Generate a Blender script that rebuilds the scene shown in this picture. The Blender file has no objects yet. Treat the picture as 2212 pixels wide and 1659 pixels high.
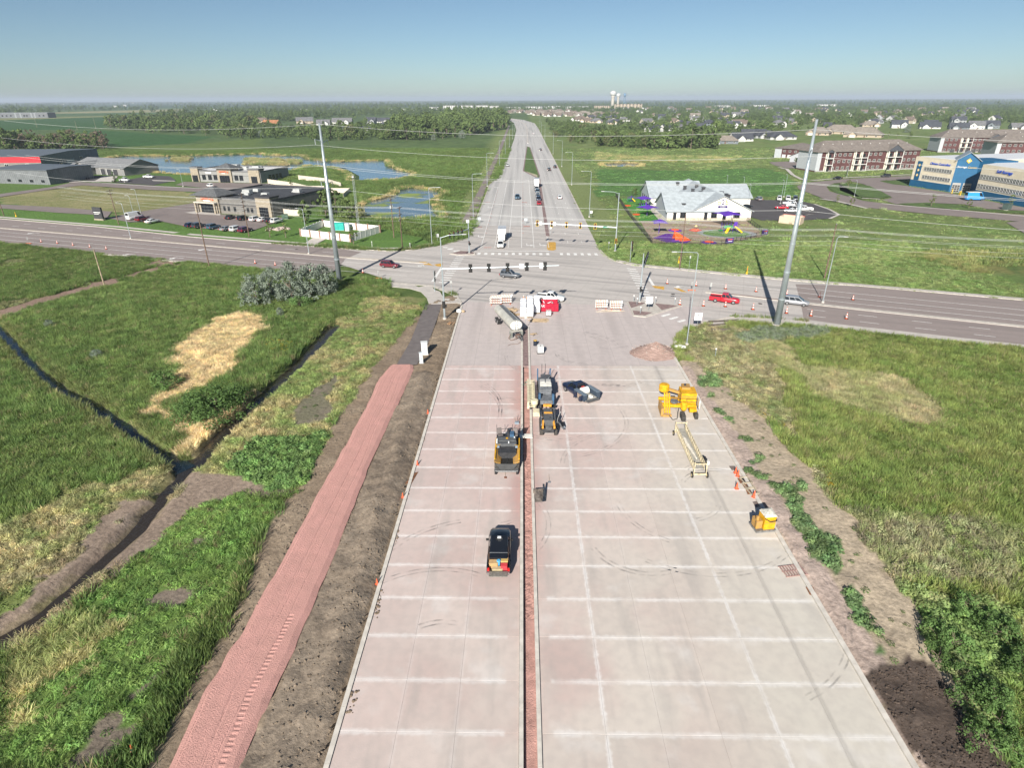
import bpy, math, random
import numpy as np
from mathutils import Matrix, Vector
R = math.radians
random.seed(7); rng = np.random.default_rng(7)
scn = bpy.context.scene
col = scn.collection
# ------------------------------------------------------------------ camera
W, H, F, HZ, CH = 2211., 1659., 1300., 213.5, 38.0
PITCH = math.atan((H/2-HZ)/F); YAW = math.atan((1128-W/2)/F); ROLL = 0.0036
def ray(x, y):
    dx, dy = x-W/2, y-H/2
    c, s = math.cos(ROLL), math.sin(ROLL)
    dx, dy = dx*c-dy*s, dx*s+dy*c
    cx, cz = dx/F, -dy/F
    fy = math.cos(PITCH)+cz*math.sin(PITCH); fz = -math.sin(PITCH)+cz*math.cos(PITCH)
    return (cx*math.cos(YAW)-fy*math.sin(YAW), cx*math.sin(YAW)+fy*math.cos(YAW), fz)
def G(x, y, z=0.0):                      # surveyed photo point -> ground coordinates
    a, b, c = ray(x, y); t = (z-CH)/c
    return (a*t, b*t)
ZM = dict(A=(0,240,700/2212),B=(600,240,700/2212),C=(1200,240,500/2212),D=(1600,220,600/2212),E=(2050,220,700/2212),F=(1100,540,600/2212),H=(1600,500,700/2212),I=(1250,760,600/2212),J=(1250,980,500/2212),K=(1700,980,500/1659),L=(0,640,900/2212),M=(0,1250,1000/2041),N=(1900,1250,850/1735))
def g(n, x, y, z=0.0):
    a, b, s = ZM[n]
    return G((a+x*s)/1.2437, (b+y*s)/1.2437, z)
def gp(n, *pts): return [g(n, *p) for p in pts]
def Gp(*pts): return [G(*p) for p in pts]
cam = bpy.data.objects.new('camera', bpy.data.cameras.new('camera')); col.objects.link(cam)
f0 = Vector(ray(W/2, H/2)); rx = (Vector(ray(W/2+10, H/2))-f0).normalized(); fw = f0.normalized(); up = rx.cross(fw)
m = Matrix((rx, up, -fw)).transposed().to_4x4(); m.translation = (0, 0, CH); cam.matrix_world = m
cam.data.sensor_width = 36; cam.data.lens = F/W*36; cam.data.clip_start = 1; cam.data.clip_end = 60000
scn.camera = cam
# ------------------------------------------------------------------ sky, sun, exposure
SUN_EL, SUN_AZ = 28.5, 15.5              # light travels towards +Y, a little to +X
wd = bpy.data.worlds.new('World'); scn.world = wd; wd.use_nodes = True
nt = wd.node_tree; bgn = nt.nodes['Background']
sky = nt.nodes.new('ShaderNodeTexSky'); sky.sky_type = 'NISHITA'; sky.sun_disc = False
sky.sun_elevation = R(SUN_EL); sky.sun_rotation = R(180+SUN_AZ)
sky.altitude = 300; sky.air_density = 0.68; sky.dust_density = 0.62; sky.ozone_density = 4.0
tint = nt.nodes.new('ShaderNodeVectorMath'); tint.operation = 'MULTIPLY'; tint.inputs[1].default_value = (1.02, .98, .84)
nt.links.new(sky.outputs[0], tint.inputs[0]); nt.links.new(tint.outputs[0], bgn.inputs[0]); bgn.inputs[1].default_value = 0.061
sl = bpy.data.lights.new('sun', 'SUN'); sl.energy = 5.0; sl.angle = R(0.5); sl.color = (1, .95, .87)
so = bpy.data.objects.new('sun', sl); col.objects.link(so)
sd = Vector((math.sin(R(SUN_AZ))*math.cos(R(SUN_EL)), math.cos(R(SUN_AZ))*math.cos(R(SUN_EL)), -math.sin(R(SUN_EL))))
so.rotation_euler = sd.to_track_quat('-Z', 'Y').to_euler(); so.location = (-60, -120, 120)
scn.view_settings.view_transform = 'Standard'; scn.view_settings.look = 'None'
scn.view_settings.gamma = 1; scn.view_settings.exposure = 0.74
scn.render.engine = 'CYCLES'
cy = scn.cycles; cy.max_bounces = 5; cy.diffuse_bounces = 2; cy.glossy_bounces = 2; cy.transmission_bounces = 2
cy.transparent_max_bounces = 4; cy.volume_bounces = 0; cy.use_denoising = True; cy.caustics_reflective = False; cy.caustics_refractive = False
cy.use_adaptive_sampling = True; cy.adaptive_threshold = 0.02
# ------------------------------------------------------------------ materials
MATS = {}
def newmat(name):
    mt = bpy.data.materials.new(name); mt.use_nodes = True
    return mt, mt.node_tree.nodes, mt.node_tree.links, mt.node_tree.nodes['Principled BSDF']
def mat(name, c, rough=.7, metal=0., var=.12, scale=1.5, bump=0., bscale=None, detail=3, spec=.4, rnd=0., c2=None, obj=False, coat=0.):
    """plain surface: base colour, worn by two octaves of noise; rnd = tint difference from object to object"""
    if name in MATS: return MATS[name]
    mt, N, L, b = newmat(name)
    b.inputs['Roughness'].default_value = rough; b.inputs['Metallic'].default_value = metal
    b.inputs['Specular IOR Level'].default_value = spec
    if coat: b.inputs['Coat Weight'].default_value = coat; b.inputs['Coat Roughness'].default_value = .06
    if obj: src = N.new('ShaderNodeTexCoord').outputs['Object']
    else: src = N.new('ShaderNodeNewGeometry').outputs['Position']
    cc = (*c, 1)
    if var > 0:
        nz = N.new('ShaderNodeTexNoise'); nz.inputs['Scale'].default_value = scale; nz.inputs['Detail'].default_value = detail
        L.new(src, nz.inputs['Vector'])
        mx = N.new('ShaderNodeMix'); mx.data_type = 'RGBA'; mx.blend_type = 'MIX'
        d2 = c2 if c2 else tuple(max(0, x*(1-2*var)) for x in c); d1 = c if c2 else tuple(min(1, x*(1+var)) for x in c)
        mx.inputs[6].default_value = (*d1, 1); mx.inputs[7].default_value = (*d2, 1)
        rp = N.new('ShaderNodeMapRange'); rp.inputs[1].default_value = .3; rp.inputs[2].default_value = .7
        L.new(nz.outputs[0], rp.inputs[0]); L.new(rp.outputs[0], mx.inputs[0])
        out = mx.outputs[2]
        if rnd:
            oi = N.new('ShaderNodeObjectInfo'); mr = N.new('ShaderNodeMapRange')
            mr.inputs[3].default_value = 1-rnd; mr.inputs[4].default_value = 1+rnd; L.new(oi.outputs['Random'], mr.inputs[0])
            vm = N.new('ShaderNodeVectorMath'); vm.operation = 'SCALE'; L.new(out, vm.inputs[0]); L.new(mr.outputs[0], vm.inputs['Scale'])
            out = vm.outputs[0]
        L.new(out, b.inputs['Base Color'])
    else: b.inputs['Base Color'].default_value = cc
    if bump:
        nb = N.new('ShaderNodeTexNoise'); nb.inputs['Scale'].default_value = bscale or scale*6; nb.inputs['Detail'].default_value = 4
        L.new(src, nb.inputs['Vector']); bp = N.new('ShaderNodeBump'); bp.inputs['Strength'].default_value = min(1, bump); bp.inputs['Distance'].default_value = .1
        L.new(nb.outputs[0], bp.inputs['Height']); L.new(bp.outputs[0], b.inputs['Normal'])
    MATS[name] = mt; return mt
def paint(name, c, rough=.3): return mat('paint_'+name, c, rough, var=.03, scale=.8, coat=.5, spec=.5)
def glass(name='glass_dark', c=(.012, .016, .02)): return mat(name, c, .06, var=0, spec=.7)
# ------------------------------------------------------------------ mesh helpers
class MB:
    def __init__(s): s.v = []; s.f = []
    def add(s, vs, fs):
        n = len(s.v); s.v += [tuple(p) for p in vs]; s.f += [tuple(i+n for i in f) for f in fs]; return s
    def box(s, x0, x1, y0, y1, z0, z1):
        return s.add([(x0,y0,z0),(x1,y0,z0),(x1,y1,z0),(x0,y1,z0),(x0,y0,z1),(x1,y0,z1),(x1,y1,z1),(x0,y1,z1)],
                     [(3,2,1,0),(4,5,6,7),(0,1,5,4),(1,2,6,5),(2,3,7,6),(3,0,4,7)])
    def obox(s, p0, p1, w, h, zc=0):      # bar from p0 to p1, w wide, h high
        a, b = Vector(p0), Vector(p1); d = (b-a).normalized(); u = Vector((0,0,1))
        if abs(d.z) > .95: u = Vector((1,0,0))
        sx = d.cross(u).normalized()*w/2; sz = sx.cross(d).normalized()*h/2
        return s.add([a-sx-sz,a+sx-sz,b+sx-sz,b-sx-sz,a-sx+sz,a+sx+sz,b+sx+sz,b-sx+sz],
                     [(3,2,1,0),(4,5,6,7),(0,1,5,4),(1,2,6,5),(2,3,7,6),(3,0,4,7)])
    def prism(s, pts, z0, z1):
        n = len(pts)
        if sum(pts[i][0]*pts[(i+1)%n][1]-pts[(i+1)%n][0]*pts[i][1] for i in range(n)) < 0: pts = pts[::-1]
        return s.add([(x,y,z0) for x,y in pts]+[(x,y,z1) for x,y in pts],
                     [tuple(range(n))[::-1], tuple(range(n,2*n))]+[(i,(i+1)%n,n+(i+1)%n,n+i) for i in range(n)])
    def sheet(s, pts, z):
        n = len(pts)
        if sum(pts[i][0]*pts[(i+1)%n][1]-pts[(i+1)%n][0]*pts[i][1] for i in range(n)) < 0: pts = pts[::-1]
        return s.add([(x,y,z) for x,y in pts], [tuple(range(n))])
    def xprism(s, pts, x0, x1):           # profile of (y,z) pairs run along x
        n = len(pts)
        return s.add([(x0,y,z) for y,z in pts]+[(x1,y,z) for y,z in pts],
                     [tuple(range(n))[::-1], tuple(range(n,2*n))]+[(i,(i+1)%n,n+(i+1)%n,n+i) for i in range(n)])
    def cyl(s, p0, p1, r0, r1=None, n=10, caps=True):
        a, b = Vector(p0), Vector(p1); d = (b-a).normalized(); u = Vector((0,0,1)) if abs(d.z) < .95 else Vector((1,0,0))
        e1 = d.cross(u).normalized(); e2 = d.cross(e1); r1 = r0 if r1 is None else r1
        q = [(math.cos(2*math.pi*i/n), math.sin(2*math.pi*i/n)) for i in range(n)]
        fs = [(i,(i+1)%n,n+(i+1)%n,n+i) for i in range(n)]
        if caps: fs += [tuple(range(n))[::-1], tuple(range(n,2*n))]
        return s.add([a+(e1*c+e2*t)*r0 for c,t in q]+[b+(e1*c+e2*t)*r1 for c,t in q], fs)
    def tube(s, path, r, n=5):
        for a, b in zip(path[:-1], path[1:]): s.cyl(a, b, r, n=n)
        return s
    def loft(s, rings, cap=True):
        n = len(rings[0]); vs = [p for r_ in rings for p in r_]
        fs = [(k*n+i, k*n+(i+1)%n, (k+1)*n+(i+1)%n, (k+1)*n+i) for k in range(len(rings)-1) for i in range(n)]
        if cap: fs += [tuple(range(n))[::-1], tuple(range((len(rings)-1)*n, len(rings)*n))]
        return s.add(vs, fs)
    def lathe(s, c, prof, n=12):
        return s.loft([[(c[0]+r_*math.cos(2*math.pi*i/n), c[1]+r_*math.sin(2*math.pi*i/n), c[2]+z) for i in range(n)] for r_, z in prof])
    def mesh(s, name, mt, smooth=False):
        me = bpy.data.meshes.new(name); me.from_pydata(s.v, [], s.f)
        if mt: me.materials.append(mt)
        if smooth: me.polygons.foreach_set('use_smooth', [True]*len(me.polygons))
        me.update(); return me
    def build(s, name, mt, parent=None, loc=None, rz=0, smooth=False):
        return link(name, s.mesh(name, mt, smooth), parent, loc, rz)
def link(name, me, parent=None, loc=None, rz=0, scale=None):
    o = bpy.data.objects.new(name, me); col.objects.link(o)
    if parent: o.parent = parent
    if loc: o.location = loc
    if rz: o.rotation_euler = (0, 0, rz)
    if scale: o.scale = scale
    return o
def tag(o, label, cat, group=None):
    o['label'] = label; o['category'] = cat
    if group: o['group'] = group
    return o
def thing(name, label, cat, loc=(0,0,0), rz=0, group=None):
    o = bpy.data.objects.new(name, None); col.objects.link(o); o.empty_display_size = .3
    o.location = (*loc[:2], loc[2] if len(loc) > 2 else 0); o.rotation_euler = (0,0,rz)
    return tag(o, label, cat, group)
def struct(o, label=None, kind='structure'):
    o['kind'] = kind
    if label: o['label'] = label; o['category'] = o.name.split('.')[0].replace('_', ' ')
    return o
def setmat(o, mt):
    o.material_slots[0].link = 'OBJECT'; o.material_slots[0].material = mt; return o
def dup(root, loc, rz, label=None, group=None):
    r_ = root.copy(); col.objects.link(r_); r_.location = (*loc[:2], loc[2] if len(loc) > 2 else 0); r_.rotation_euler = (0,0,rz)
    if label: r_['label'] = label
    if group: r_['group'] = group
    for ch in list(root.children):
        c = ch.copy(); col.objects.link(c); c.parent = r_
        for gch in ch.children:
            d = gch.copy(); col.objects.link(d); d.parent = c
    return r_
def off(p, d, s): return (p[0]+d[0]*s, p[1]+d[1]*s)
def unit(a, b):
    dx, dy = b[0]-a[0], b[1]-a[1]; l = math.hypot(dx, dy); return (dx/l, dy/l), l
def strip(pts, w):                        # polyline -> polygon w wide
    L_, R_ = [], []
    for i, p in enumerate(pts):
        a = pts[max(0,i-1)]; b = pts[min(len(pts)-1,i+1)]; d, _ = unit(a, b)
        L_.append((p[0]-d[1]*w/2, p[1]+d[0]*w/2)); R_.append((p[0]+d[1]*w/2, p[1]-d[0]*w/2))
    return L_+R_[::-1]
PAVED = []                                # paved polygons that stay free of plants
def ribbon(pts, w, z):                    # quad strip along a polyline
    mb = MB(); poly = strip(pts, w); n = len(pts)
    if w > .8: PAVED.append(poly)
    mb.add([(x,y,z) for x,y in poly], [(2*n-1-i, 2*n-2-i, i+1, i) for i in range(n-1)]); return mb
def kerbline(pts, w, z0, z1):             # raised kerb along a polyline
    mb = MB(); poly = strip(pts, w); n = len(pts); m_ = 2*n
    vs = [(x,y,z0) for x,y in poly]+[(x,y,z1) for x,y in poly]
    fs = [(m_+2*n-1-i, m_+2*n-2-i, m_+i+1, m_+i) for i in range(n-1)]+[(i,(i+1)%m_,m_+(i+1)%m_,m_+i) for i in range(m_)]
    return mb.add(vs, fs)
UNIT_BOX = MB().box(-.5,.5,-.5,.5,-.5,.5)
_ub = {}
def ubox(mt):
    if mt.name not in _ub: _ub[mt.name] = UNIT_BOX.mesh('box', mt)
    return _ub[mt.name]
def block(name, mt, parent, c, size, rz=0):   # small box part that shares one unit mesh per material
    return link(name, ubox(mt), parent, c, rz, size)
HAZE = 1e-4
# ================================================================== terrain
_lat = rng.random((257, 257)).astype(np.float32)
def vnoise(X, Y, s, ox=0):
    x = (X/s+ox+1000) % 256; y = (Y/s+ox*1.7+1000) % 256
    i = x.astype(int); j = y.astype(int); fx = x-i; fy = y-j
    fx = fx*fx*(3-2*fx); fy = fy*fy*(3-2*fy)
    return (_lat[i,j]*(1-fx)+_lat[i+1,j]*fx)*(1-fy)+(_lat[i,j+1]*(1-fx)+_lat[i+1,j+1]*fx)*fy
def fbm(X, Y, s, o=4, ox=0):
    r_ = 0; a = .5; t = 0
    for k in range(o): r_ = r_+a*vnoise(X, Y, s/2**k, ox+13*k); t += a; a *= .5
    return r_/t
def pip(poly, X, Y):
    p = np.array(poly); out = np.zeros(X.shape, bool)
    m_ = (X >= p[:,0].min()) & (X <= p[:,0].max()) & (Y >= p[:,1].min()) & (Y <= p[:,1].max())
    if not m_.any(): return out
    x, y = X[m_], Y[m_]; c = np.zeros(x.shape, bool); n = len(p)
    for i in range(n):
        x0, y0 = p[i]; x1, y1 = p[(i+1) % n]
        if y0 == y1: continue
        c ^= ((y0 > y) != (y1 > y)) & (x < (x1-x0)*(y-y0)/(y1-y0)+x0)
    out[m_] = c; return out
def pdist(path, X, Y):
    d = np.full(X.shape, 1e9)
    for (x0, y0), (x1, y1) in zip(path[:-1], path[1:]):
        dx, dy = x1-x0, y1-y0; t = np.clip(((X-x0)*dx+(Y-y0)*dy)/(dx*dx+dy*dy), 0, 1)
        d = np.minimum(d, np.hypot(X-x0-t*dx, Y-y0-t*dy))
    return d
RX0, RX1, TX0, TX1 = -12.3, 24.9, .22, 1.12           # new pavement, trench between its two halves
# cross street edges
FAR = [(-420,292),(-260,240),(-185.6,215.7),(-142.4,201.4),(-102.2,184.8),(-70.6,174.6),(-50.9,168.8),(-37,165.8),(-31.5,166.6),(-27,170.5),(-23.6,173),(-16.3,182.7)]
NEAR = [(-420,262),(-260,209),(-153.4,175.2),(-109.6,160.9),(-64.6,145.8),(-28.3,133.9),(-19.9,132),(-14.3,124.9),(-12.6,119)]
FARR = [(21.6,167),(22.2,160),(23.8,154.5),(28.3,149.8),(38.3,145.7),(58.1,137.5),(74.7,131.9),(118,116),(190,88)]
NEARR = [(25.2,92),(25.9,95.5),(27.1,98.9),(29.6,103),(34.4,107.6),(41.2,110.9),(48,110),(54,108.2),(61.7,105.4),(110,87),(180,60)]
CROSS = FAR+[(-15.9,203),(21.6,203)]+FARR+NEARR[::-1]+[(25,87),(-12.3,87)]+NEAR[::-1]
HWL = [(-15.9,203),(-15.8,290),(-16.2,306),(-12.1,343),(-11.8,400),(-11.2,434),(-8.6,665),(-8.3,888),(-14.3,1141),(-31.5,1387),(-90,1560),(-160,1700)]
HWR = [(21.6,203),(22,421),(22,664),(22.6,912),(20.8,1138),(2,1327),(-21,1416),(-60,1540),(-120,1680)]
HWY = HWL+HWR[::-1]
# ditches, path, zones (left of the new road)
DIT1 = gp('L',(-300,330),(0,600),(220,840),(430,1010),(640,1110),(800,1220),(950,1330),(1090,1420),(1215,1505))
DIT2 = gp('L',(2212,560),(1950,830),(1780,980),(1600,1150),(1400,1340),(1250,1500),(1150,1590),(1080,1659))+gp('M',(930,90),(850,190),(790,290),(640,430),(440,600),(200,800),(0,930),(-300,1150))
PATH = gp('L',(-400,640),(0,508),(400,380),(700,295),(950,228),(1090,168),(1200,150))
TAN1 = gp('L',(1110,760),(1400,540),(1550,490),(1700,500),(1800,590),(1700,640),(1600,780),(1560,880),(1450,960),(1280,1000),(1050,1090),(980,1060),(1130,980),(1160,880))
TAN2 = gp('L',(1480,1150),(1700,990),(1730,1010),(1450,1270),(1260,1460),(1120,1400),(1200,1300),(900,1130),(1000,1080),(1150,1200))
TAN3 = gp('M',(60,950),(330,840),(560,800),(720,830),(600,930),(560,1050),(440,1130),(300,1160),(250,1350),(0,1480),(0,1010))
WEEDL = gp('L',(2212,540),(1960,860),(1790,1010),(1430,1360),(1310,1530))+gp('M',(1100,95),(1650,130),(1800,0))+Gp((700,960),(770,850),(850,740),(900,680),(930,640),(800,640))
WEED2 = gp('M',(-100,380),(120,260),(330,180),(520,90),(800,20),(940,0),(960,60),(830,190),(640,430),(300,760),(-100,980))
LUSH = gp('L',(1500,1500),(1750,1330),(1990,1330),(2150,1280),(2050,1600),(1850,1659),(1560,1659))
DIRTP = gp('L',(1930,1230),(1990,1080),(2120,980),(2212,870),(2212,1120),(2100,1230))
GREENL = gp('M',(0,1010),(250,900),(480,760),(700,560),(840,420),(1000,230),(1200,170),(1600,170),(1500,300),(1250,700),(1000,1050),(860,1400),(600,1659),(0,1659))
MUD = gp('M',(960,0),(1080,30),(1350,100),(1600,140),(1600,160),(1400,160),(1130,190),(1010,250),(930,350),(780,480),(600,640),(350,840),(60,980),(-60,1010),(-60,860),(120,720),(300,600),(130,640),(420,440),(640,225),(830,170))
DIRTL = Gp((250,1800),(330,1659),(480,1370),(545,1210),(600,1110),(640,1060),(690,980),(745,880),(800,800),(850,740),(895,690),(915,665),(960,640),(1000,640),(1000,1800))
PINK = Gp((290,1820),(365,1659),(440,1500),(520,1370),(560,1300),(620,1190),(680,1080),(730,990),(790,880),(820,815),(845,790),(890,788),(893,800),(870,850),(800,1000),(750,1130),(700,1250),(650,1370),(600,1480),(545,1600),(470,1780))
BERM = Gp((430,1800),(545,1600),(600,1480),(650,1370),(700,1250),(750,1130),(800,1000),(870,850),(893,805),(925,800))+[(-12.5,78),(-12.5,14)]
TRAIL = Gp((855,790),(885,740),(905,690),(918,658),(955,655),(940,700),(918,760),(900,788))
PATCHL = [gp('M',*q) for q in ([(1040,450),(1120,390),(1200,400),(1100,440)],[(800,720),(1000,680),(1120,680),(950,760),(860,770)],[(300,1659),(560,1440),(700,1380),(830,1380),(760,1450),(520,1659)],[(700,1330),(900,1130),(1000,1060),(900,1180),(800,1280)])]
# right of the new road
GRAVR = [(24.9,10),(27.4,10),(27.2,60),(26.8,80),(26.2,87),(24.9,87)]
DIRTR = Gp((1470,775),(1500,780),(1580,850),(1668,920),(1730,990),(1790,1060),(1862,1150),(1922,1240),(1985,1330),(2030,1430),(2115,1560),(2200,1700),(2300,1850),(2000,1850),(1480,900))
PATCHR = [gp('N',*q) for q in ([(390,120),(460,110),(520,250),(640,330),(690,400),(740,450),(760,620),(700,600),(620,560),(520,400)],[(690,380),(740,400),(750,460),(700,440)],[(760,680),(810,650),(890,720),(880,780),(960,860),(1010,930),(960,930),(850,880),(800,800)],[(1000,1060),(1040,1020),(1070,1080),(1020,1110)],[(470,60),(520,60),(520,130),(480,130)],[(260,40),(340,50),(340,100),(280,70)])]+[gp('K',*q) for q in ([(600,130),(720,80),(770,200),(640,180)],[(700,250),(760,270),(760,320),(710,310)],[(770,390),(830,380),(820,440),(780,440)],[(890,620),(960,610),(1030,660),(970,710),(920,670)],[(1010,780),(1070,790),(1130,860),(1060,880)],[(840,470),(940,530),(880,540)])]
SOIL = gp('N',(880,1160),(900,1140),(1060,1110),(1140,1075),(1240,1130),(1400,1330),(1640,1659),(1900,2000),(1400,2000))
TANR = gp('H',(1290,1340),(1500,1300),(1650,1330))+Gp((1740,790),(1850,800),(1960,830),(2050,890),(2040,925),(1960,925),(1850,890),(1760,860),(1720,820))
FLOWR = gp('N',(560,0),(700,60),(720,200),(900,260),(1100,260),(1300,280),(1735,320),(1735,760),(1500,640),(1200,640),(1040,640),(900,480),(800,350),(700,250),(610,140))
DARKR = gp('N',(1040,640),(1250,700),(1500,700),(1735,800),(1735,1900),(1700,1700),(1560,1480),(1400,1290),(1280,1150),(1180,950),(1080,730))
SILVR = gp('H',(1160,1260),(1400,1190),(1900,1190),(2040,1240),(1900,1290),(1500,1300),(1330,1350),(1200,1310))
# beyond the cross street
VAC = gp('A',(0,900),(640,810),(1200,840),(1690,880),(1690,960),(1250,1035),(1060,1055),(500,1005),(0,970))
SHOP = gp('A',(-400,1090),(-400,600),(850,600),(1340,690),(1640,720),(2212,690))+gp('B',(380,770),(640,760),(1000,840),(1070,890),(860,1000),(800,1070),(0,1290))
LAWN1 = gp('A',(0,1085),(0,1012),(820,1062),(900,1090),(1080,1120),(1380,1130),(1600,1170),(2080,1225),(2212,1190),(2212,1300),(1000,1180))
LAWN2 = gp('B',(0,1290),(0,1215),(220,1210),(380,1150),(560,1080),(760,1060),(1150,1140),(1400,1190),(1700,1260),(1770,1310),(1560,1355),(1350,1360),(900,1330))
LAWN3 = gp('A',(460,760),(870,780),(1500,790),(1640,760),(1600,730),(1480,720),(1340,730))
POND1 = gp('A',(860,592),(1050,562),(1500,566),(2212,545))+gp('B',(350,557),(660,562),(700,590),(900,612),(1370,600),(1390,650),(1500,690),(1600,712),(1580,740),(1400,762),(1100,775),(1090,720),(950,660),(700,645),(560,690),(0,690))+gp('A',(1640,720),(1300,700),(1000,640))
ISL = [gp('A',(1440,585),(1600,585),(1610,610),(1450,605)), gp('B',(180,590),(500,590),(540,640),(200,640)), gp('B',(570,600),(640,600),(640,632),(570,630))]
POND2 = gp('B',(1160,1085),(1175,1000),(1230,950),(1440,900),(1500,850),(1580,830),(1700,840),(1850,870),(1760,930),(1770,990),(1830,1050),(1800,1088),(1450,1100))
PONDR = gp('D',(80,806),(300,800),(440,808),(420,832),(250,836),(100,830))
REEDR = gp('D',(0,700),(400,740),(1000,735),(1420,745),(1300,800),(500,790),(0,790))
FIELDR = gp('D',(0,860),(900,880),(1650,850),(1850,900),(2000,1040),(2000,1130),(0,1130))
DARKB = gp('E',(1290,1480),(1500,1430),(2212,1450),(2600,1500),(2600,1680),(1700,1600))
ROADBANK = [(-24,205),(-16,205),(-11,700),(-16,900),(-34,900),(-27,500)]
FIELDS = [(gp('A',(-400,270),(0,262),(920,232),(900,330),(400,345),(-400,345)),(0.043,0.101,0.030)),
          (gp('A',(640,350),(860,345),(1300,375),(1830,400),(1600,455),(940,492),(880,430)),(0.046,0.108,0.032)),
          (gp('A',(920,495),(1640,465),(2212,410),(2212,520),(1000,530)),(0.115,0.162,0.047)),
          (gp('A',(-400,255),(400,235),(1000,222),(920,232),(0,262)),(0.203,0.216,0.095)),
          (gp('A',(420,195),(1560,165),(1560,190),(440,205)),(0.270,0.257,0.135)),
          (gp('A',(760,120),(2212,150),(1560,165),(800,170)),(0.095,0.149,0.061)),
          (gp('A',(420,205),(1500,192),(1000,220),(430,222)),(0.068,0.121,0.041)),
          (gp('E',(480,250),(860,240),(1300,270),(1300,320),(900,320)),(0.162,0.216,0.081)),
          (gp('E',(860,265),(1800,275),(2000,310),(1300,330),(900,320)),(0.189,0.230,0.095))]
def zones(X, Y):
    """real surface colour, vegetation type and height at every ground point"""
    n1 = fbm(X, Y, 9, 4); n2 = fbm(X, Y, 40, 4, 5); n3 = fbm(X, Y, 2.2, 2, 9)
    j = np.where(Y < 130, 1.0, 3.0)
    JX = X+(fbm(X, Y, 3, 3, 21)-.5)*3.2*j; JY = Y+(fbm(X, Y, 3, 3, 33)-.5)*3.2*j
    C = np.zeros(X.shape+(3,)); T = np.zeros(X.shape, np.int8); Z = (n1-.5)*.25
    def put(m_, c, t, v=.35, c2=None):
        k = (1-v*.75+v*1.5*(n1*.4+n2*.6))[m_][..., None]
        cc = np.array(c)
        if c2 is not None:
            w = np.clip((n3*.6+n1*.4-.36)*4, 0, 1)[m_][..., None]; cc = cc*(1-w)+np.array(c2)*w
        C[m_] = cc*k; T[m_] = t
    allm = np.ones(X.shape, bool)
    put(allm, (.105,.145,.042), 1, .6, (.075,.115,.032))
    far = Y > 545; put(far, (.105,.15,.055), 0, .4, (.075,.12,.042))
    right = (X > 18) & ~pip(NEARR+[(180,10),(25,10)], X, Y) & (Y <= 2500) & (Y > 85)
    put(right & (Y > 100), (.125,.185,.055), 6, .35, (.165,.20,.075))
    # left of the road, near
    pl = pdist(PATH, JX, JY)
    upL = pip([(-300,150),*PATH,(-95,157),(-420,270)], X, Y)
    put(upL & (n2 > .45), (.12,.155,.05), 3, .4, (.15,.155,.075))
    put(pip(TAN1, JX, JY) | pip(TAN2, JX, JY), (.42,.345,.20), 2, .3, (.34,.275,.15))
    put(pip(WEEDL, JX, JY), (.155,.20,.065), 3, .4, (.25,.22,.11))
    put(pip(WEED2, JX, JY), (.15,.19,.06), 3, .4, (.25,.22,.115))
    put(pip(LUSH, JX, JY), (.10,.165,.05), 4, .3)
    put(pip(GREENL, JX, JY), (.13,.20,.052), 3, .45, (.10,.165,.042))
    put(pip(TAN3, JX, JY) & (n3 > .35), (.33,.29,.14), 2, .3, (.17,.21,.07))
    put(pip(MUD, JX, JY), (.235,.18,.14), 0, .25, (.30,.235,.185))
    mw = pip(MUD, JX, JY) & (n1*.5+n3*.5 > .54); put(mw, (.14,.175,.06), 3, .4, (.22,.19,.11))
    put(pip(DIRTP, JX, JY), (.2,.165,.13), 5, .2, (.16,.15,.1))
    for q in PATCHL: put(pip(q, JX, JY), (.21,.17,.135), 5, .2, (.17,.14,.11))
    put(pl < 2.0+n3, (.29,.2,.165), 0, .2, (.24,.17,.13))
    put(pip(DIRTL, JX*.5+X*.5, JY*.5+Y*.5), (.225,.172,.122), 0, .25, (.275,.215,.155))
    put(pip(BERM, JX*.4+X*.6, Y), (.195,.155,.118), 0, .3, (.245,.198,.152))
    # right of the road, near
    rr = (X > 24) & (Y < 112) & pip(NEARR+[(180,10),(24,10)], X, Y)
    put(rr, (.12,.165,.042), 1, .5, (.16,.185,.055))
    put(rr & pip(Gp((1460,760),(1500,700),(1700,720),(1690,820),(1740,960),(1640,900)), JX, JY), (.155,.185,.07), 3, .3, (.23,.21,.115))
    put(rr & pip(TANR, JX, JY), (.30,.265,.15), 2, .3, (.20,.205,.09))
    put(rr & pip(FLOWR, JX, JY), (.16,.195,.07), 7, .3, (.22,.22,.115))
    put(rr & pip(DARKR, JX, JY), (.125,.185,.055), 4, .4, (.165,.185,.08))
    put(rr & pip(SILVR, JX, JY), (.14,.175,.09), 8, .2)
    put(rr & pip(DIRTR, JX*.7+X*.3, JY*.7+Y*.3), (.42,.345,.255), 5, .25, (.35,.285,.21))
    put(pip(GRAVR, JX*.25+X*.75, Y), (.44,.35,.30), 0, .2, (.38,.30,.255))
    put(rr & pip(SOIL, JX*.5+X*.5, JY*.5+Y*.5), (.085,.064,.052), 0, .3, (.11,.085,.07))
    for q in PATCHR: put(rr & pip(q, JX, JY), (.105,.16,.065), 10, .3)
    # beyond the cross street
    put(pip(SHOP, X, Y), (.10,.165,.045), 0, .25)
    put(pip(VAC, JX, JY), (.20,.21,.085), 0, .3, (.26,.24,.12))
    for q in (LAWN1, LAWN2, LAWN3): put(pip(q, X, Y), (.105,.19,.045), 0, .2)
    put(pip(ROADBANK, JX, JY), (.20,.23,.09), 6, .25, (.15,.20,.07))
    put((X > 18) & pip(FIELDR, JX, JY), (.09,.17,.05), 6, .25)
    put((X > 18) & pip(REEDR, JX, JY), (.12,.17,.055), 1, .3, (.24,.22,.10))
    put((X > 18) & pip(DARKB, JX, JY), (.10,.145,.045), 1, .3, (.19,.19,.07))
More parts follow.
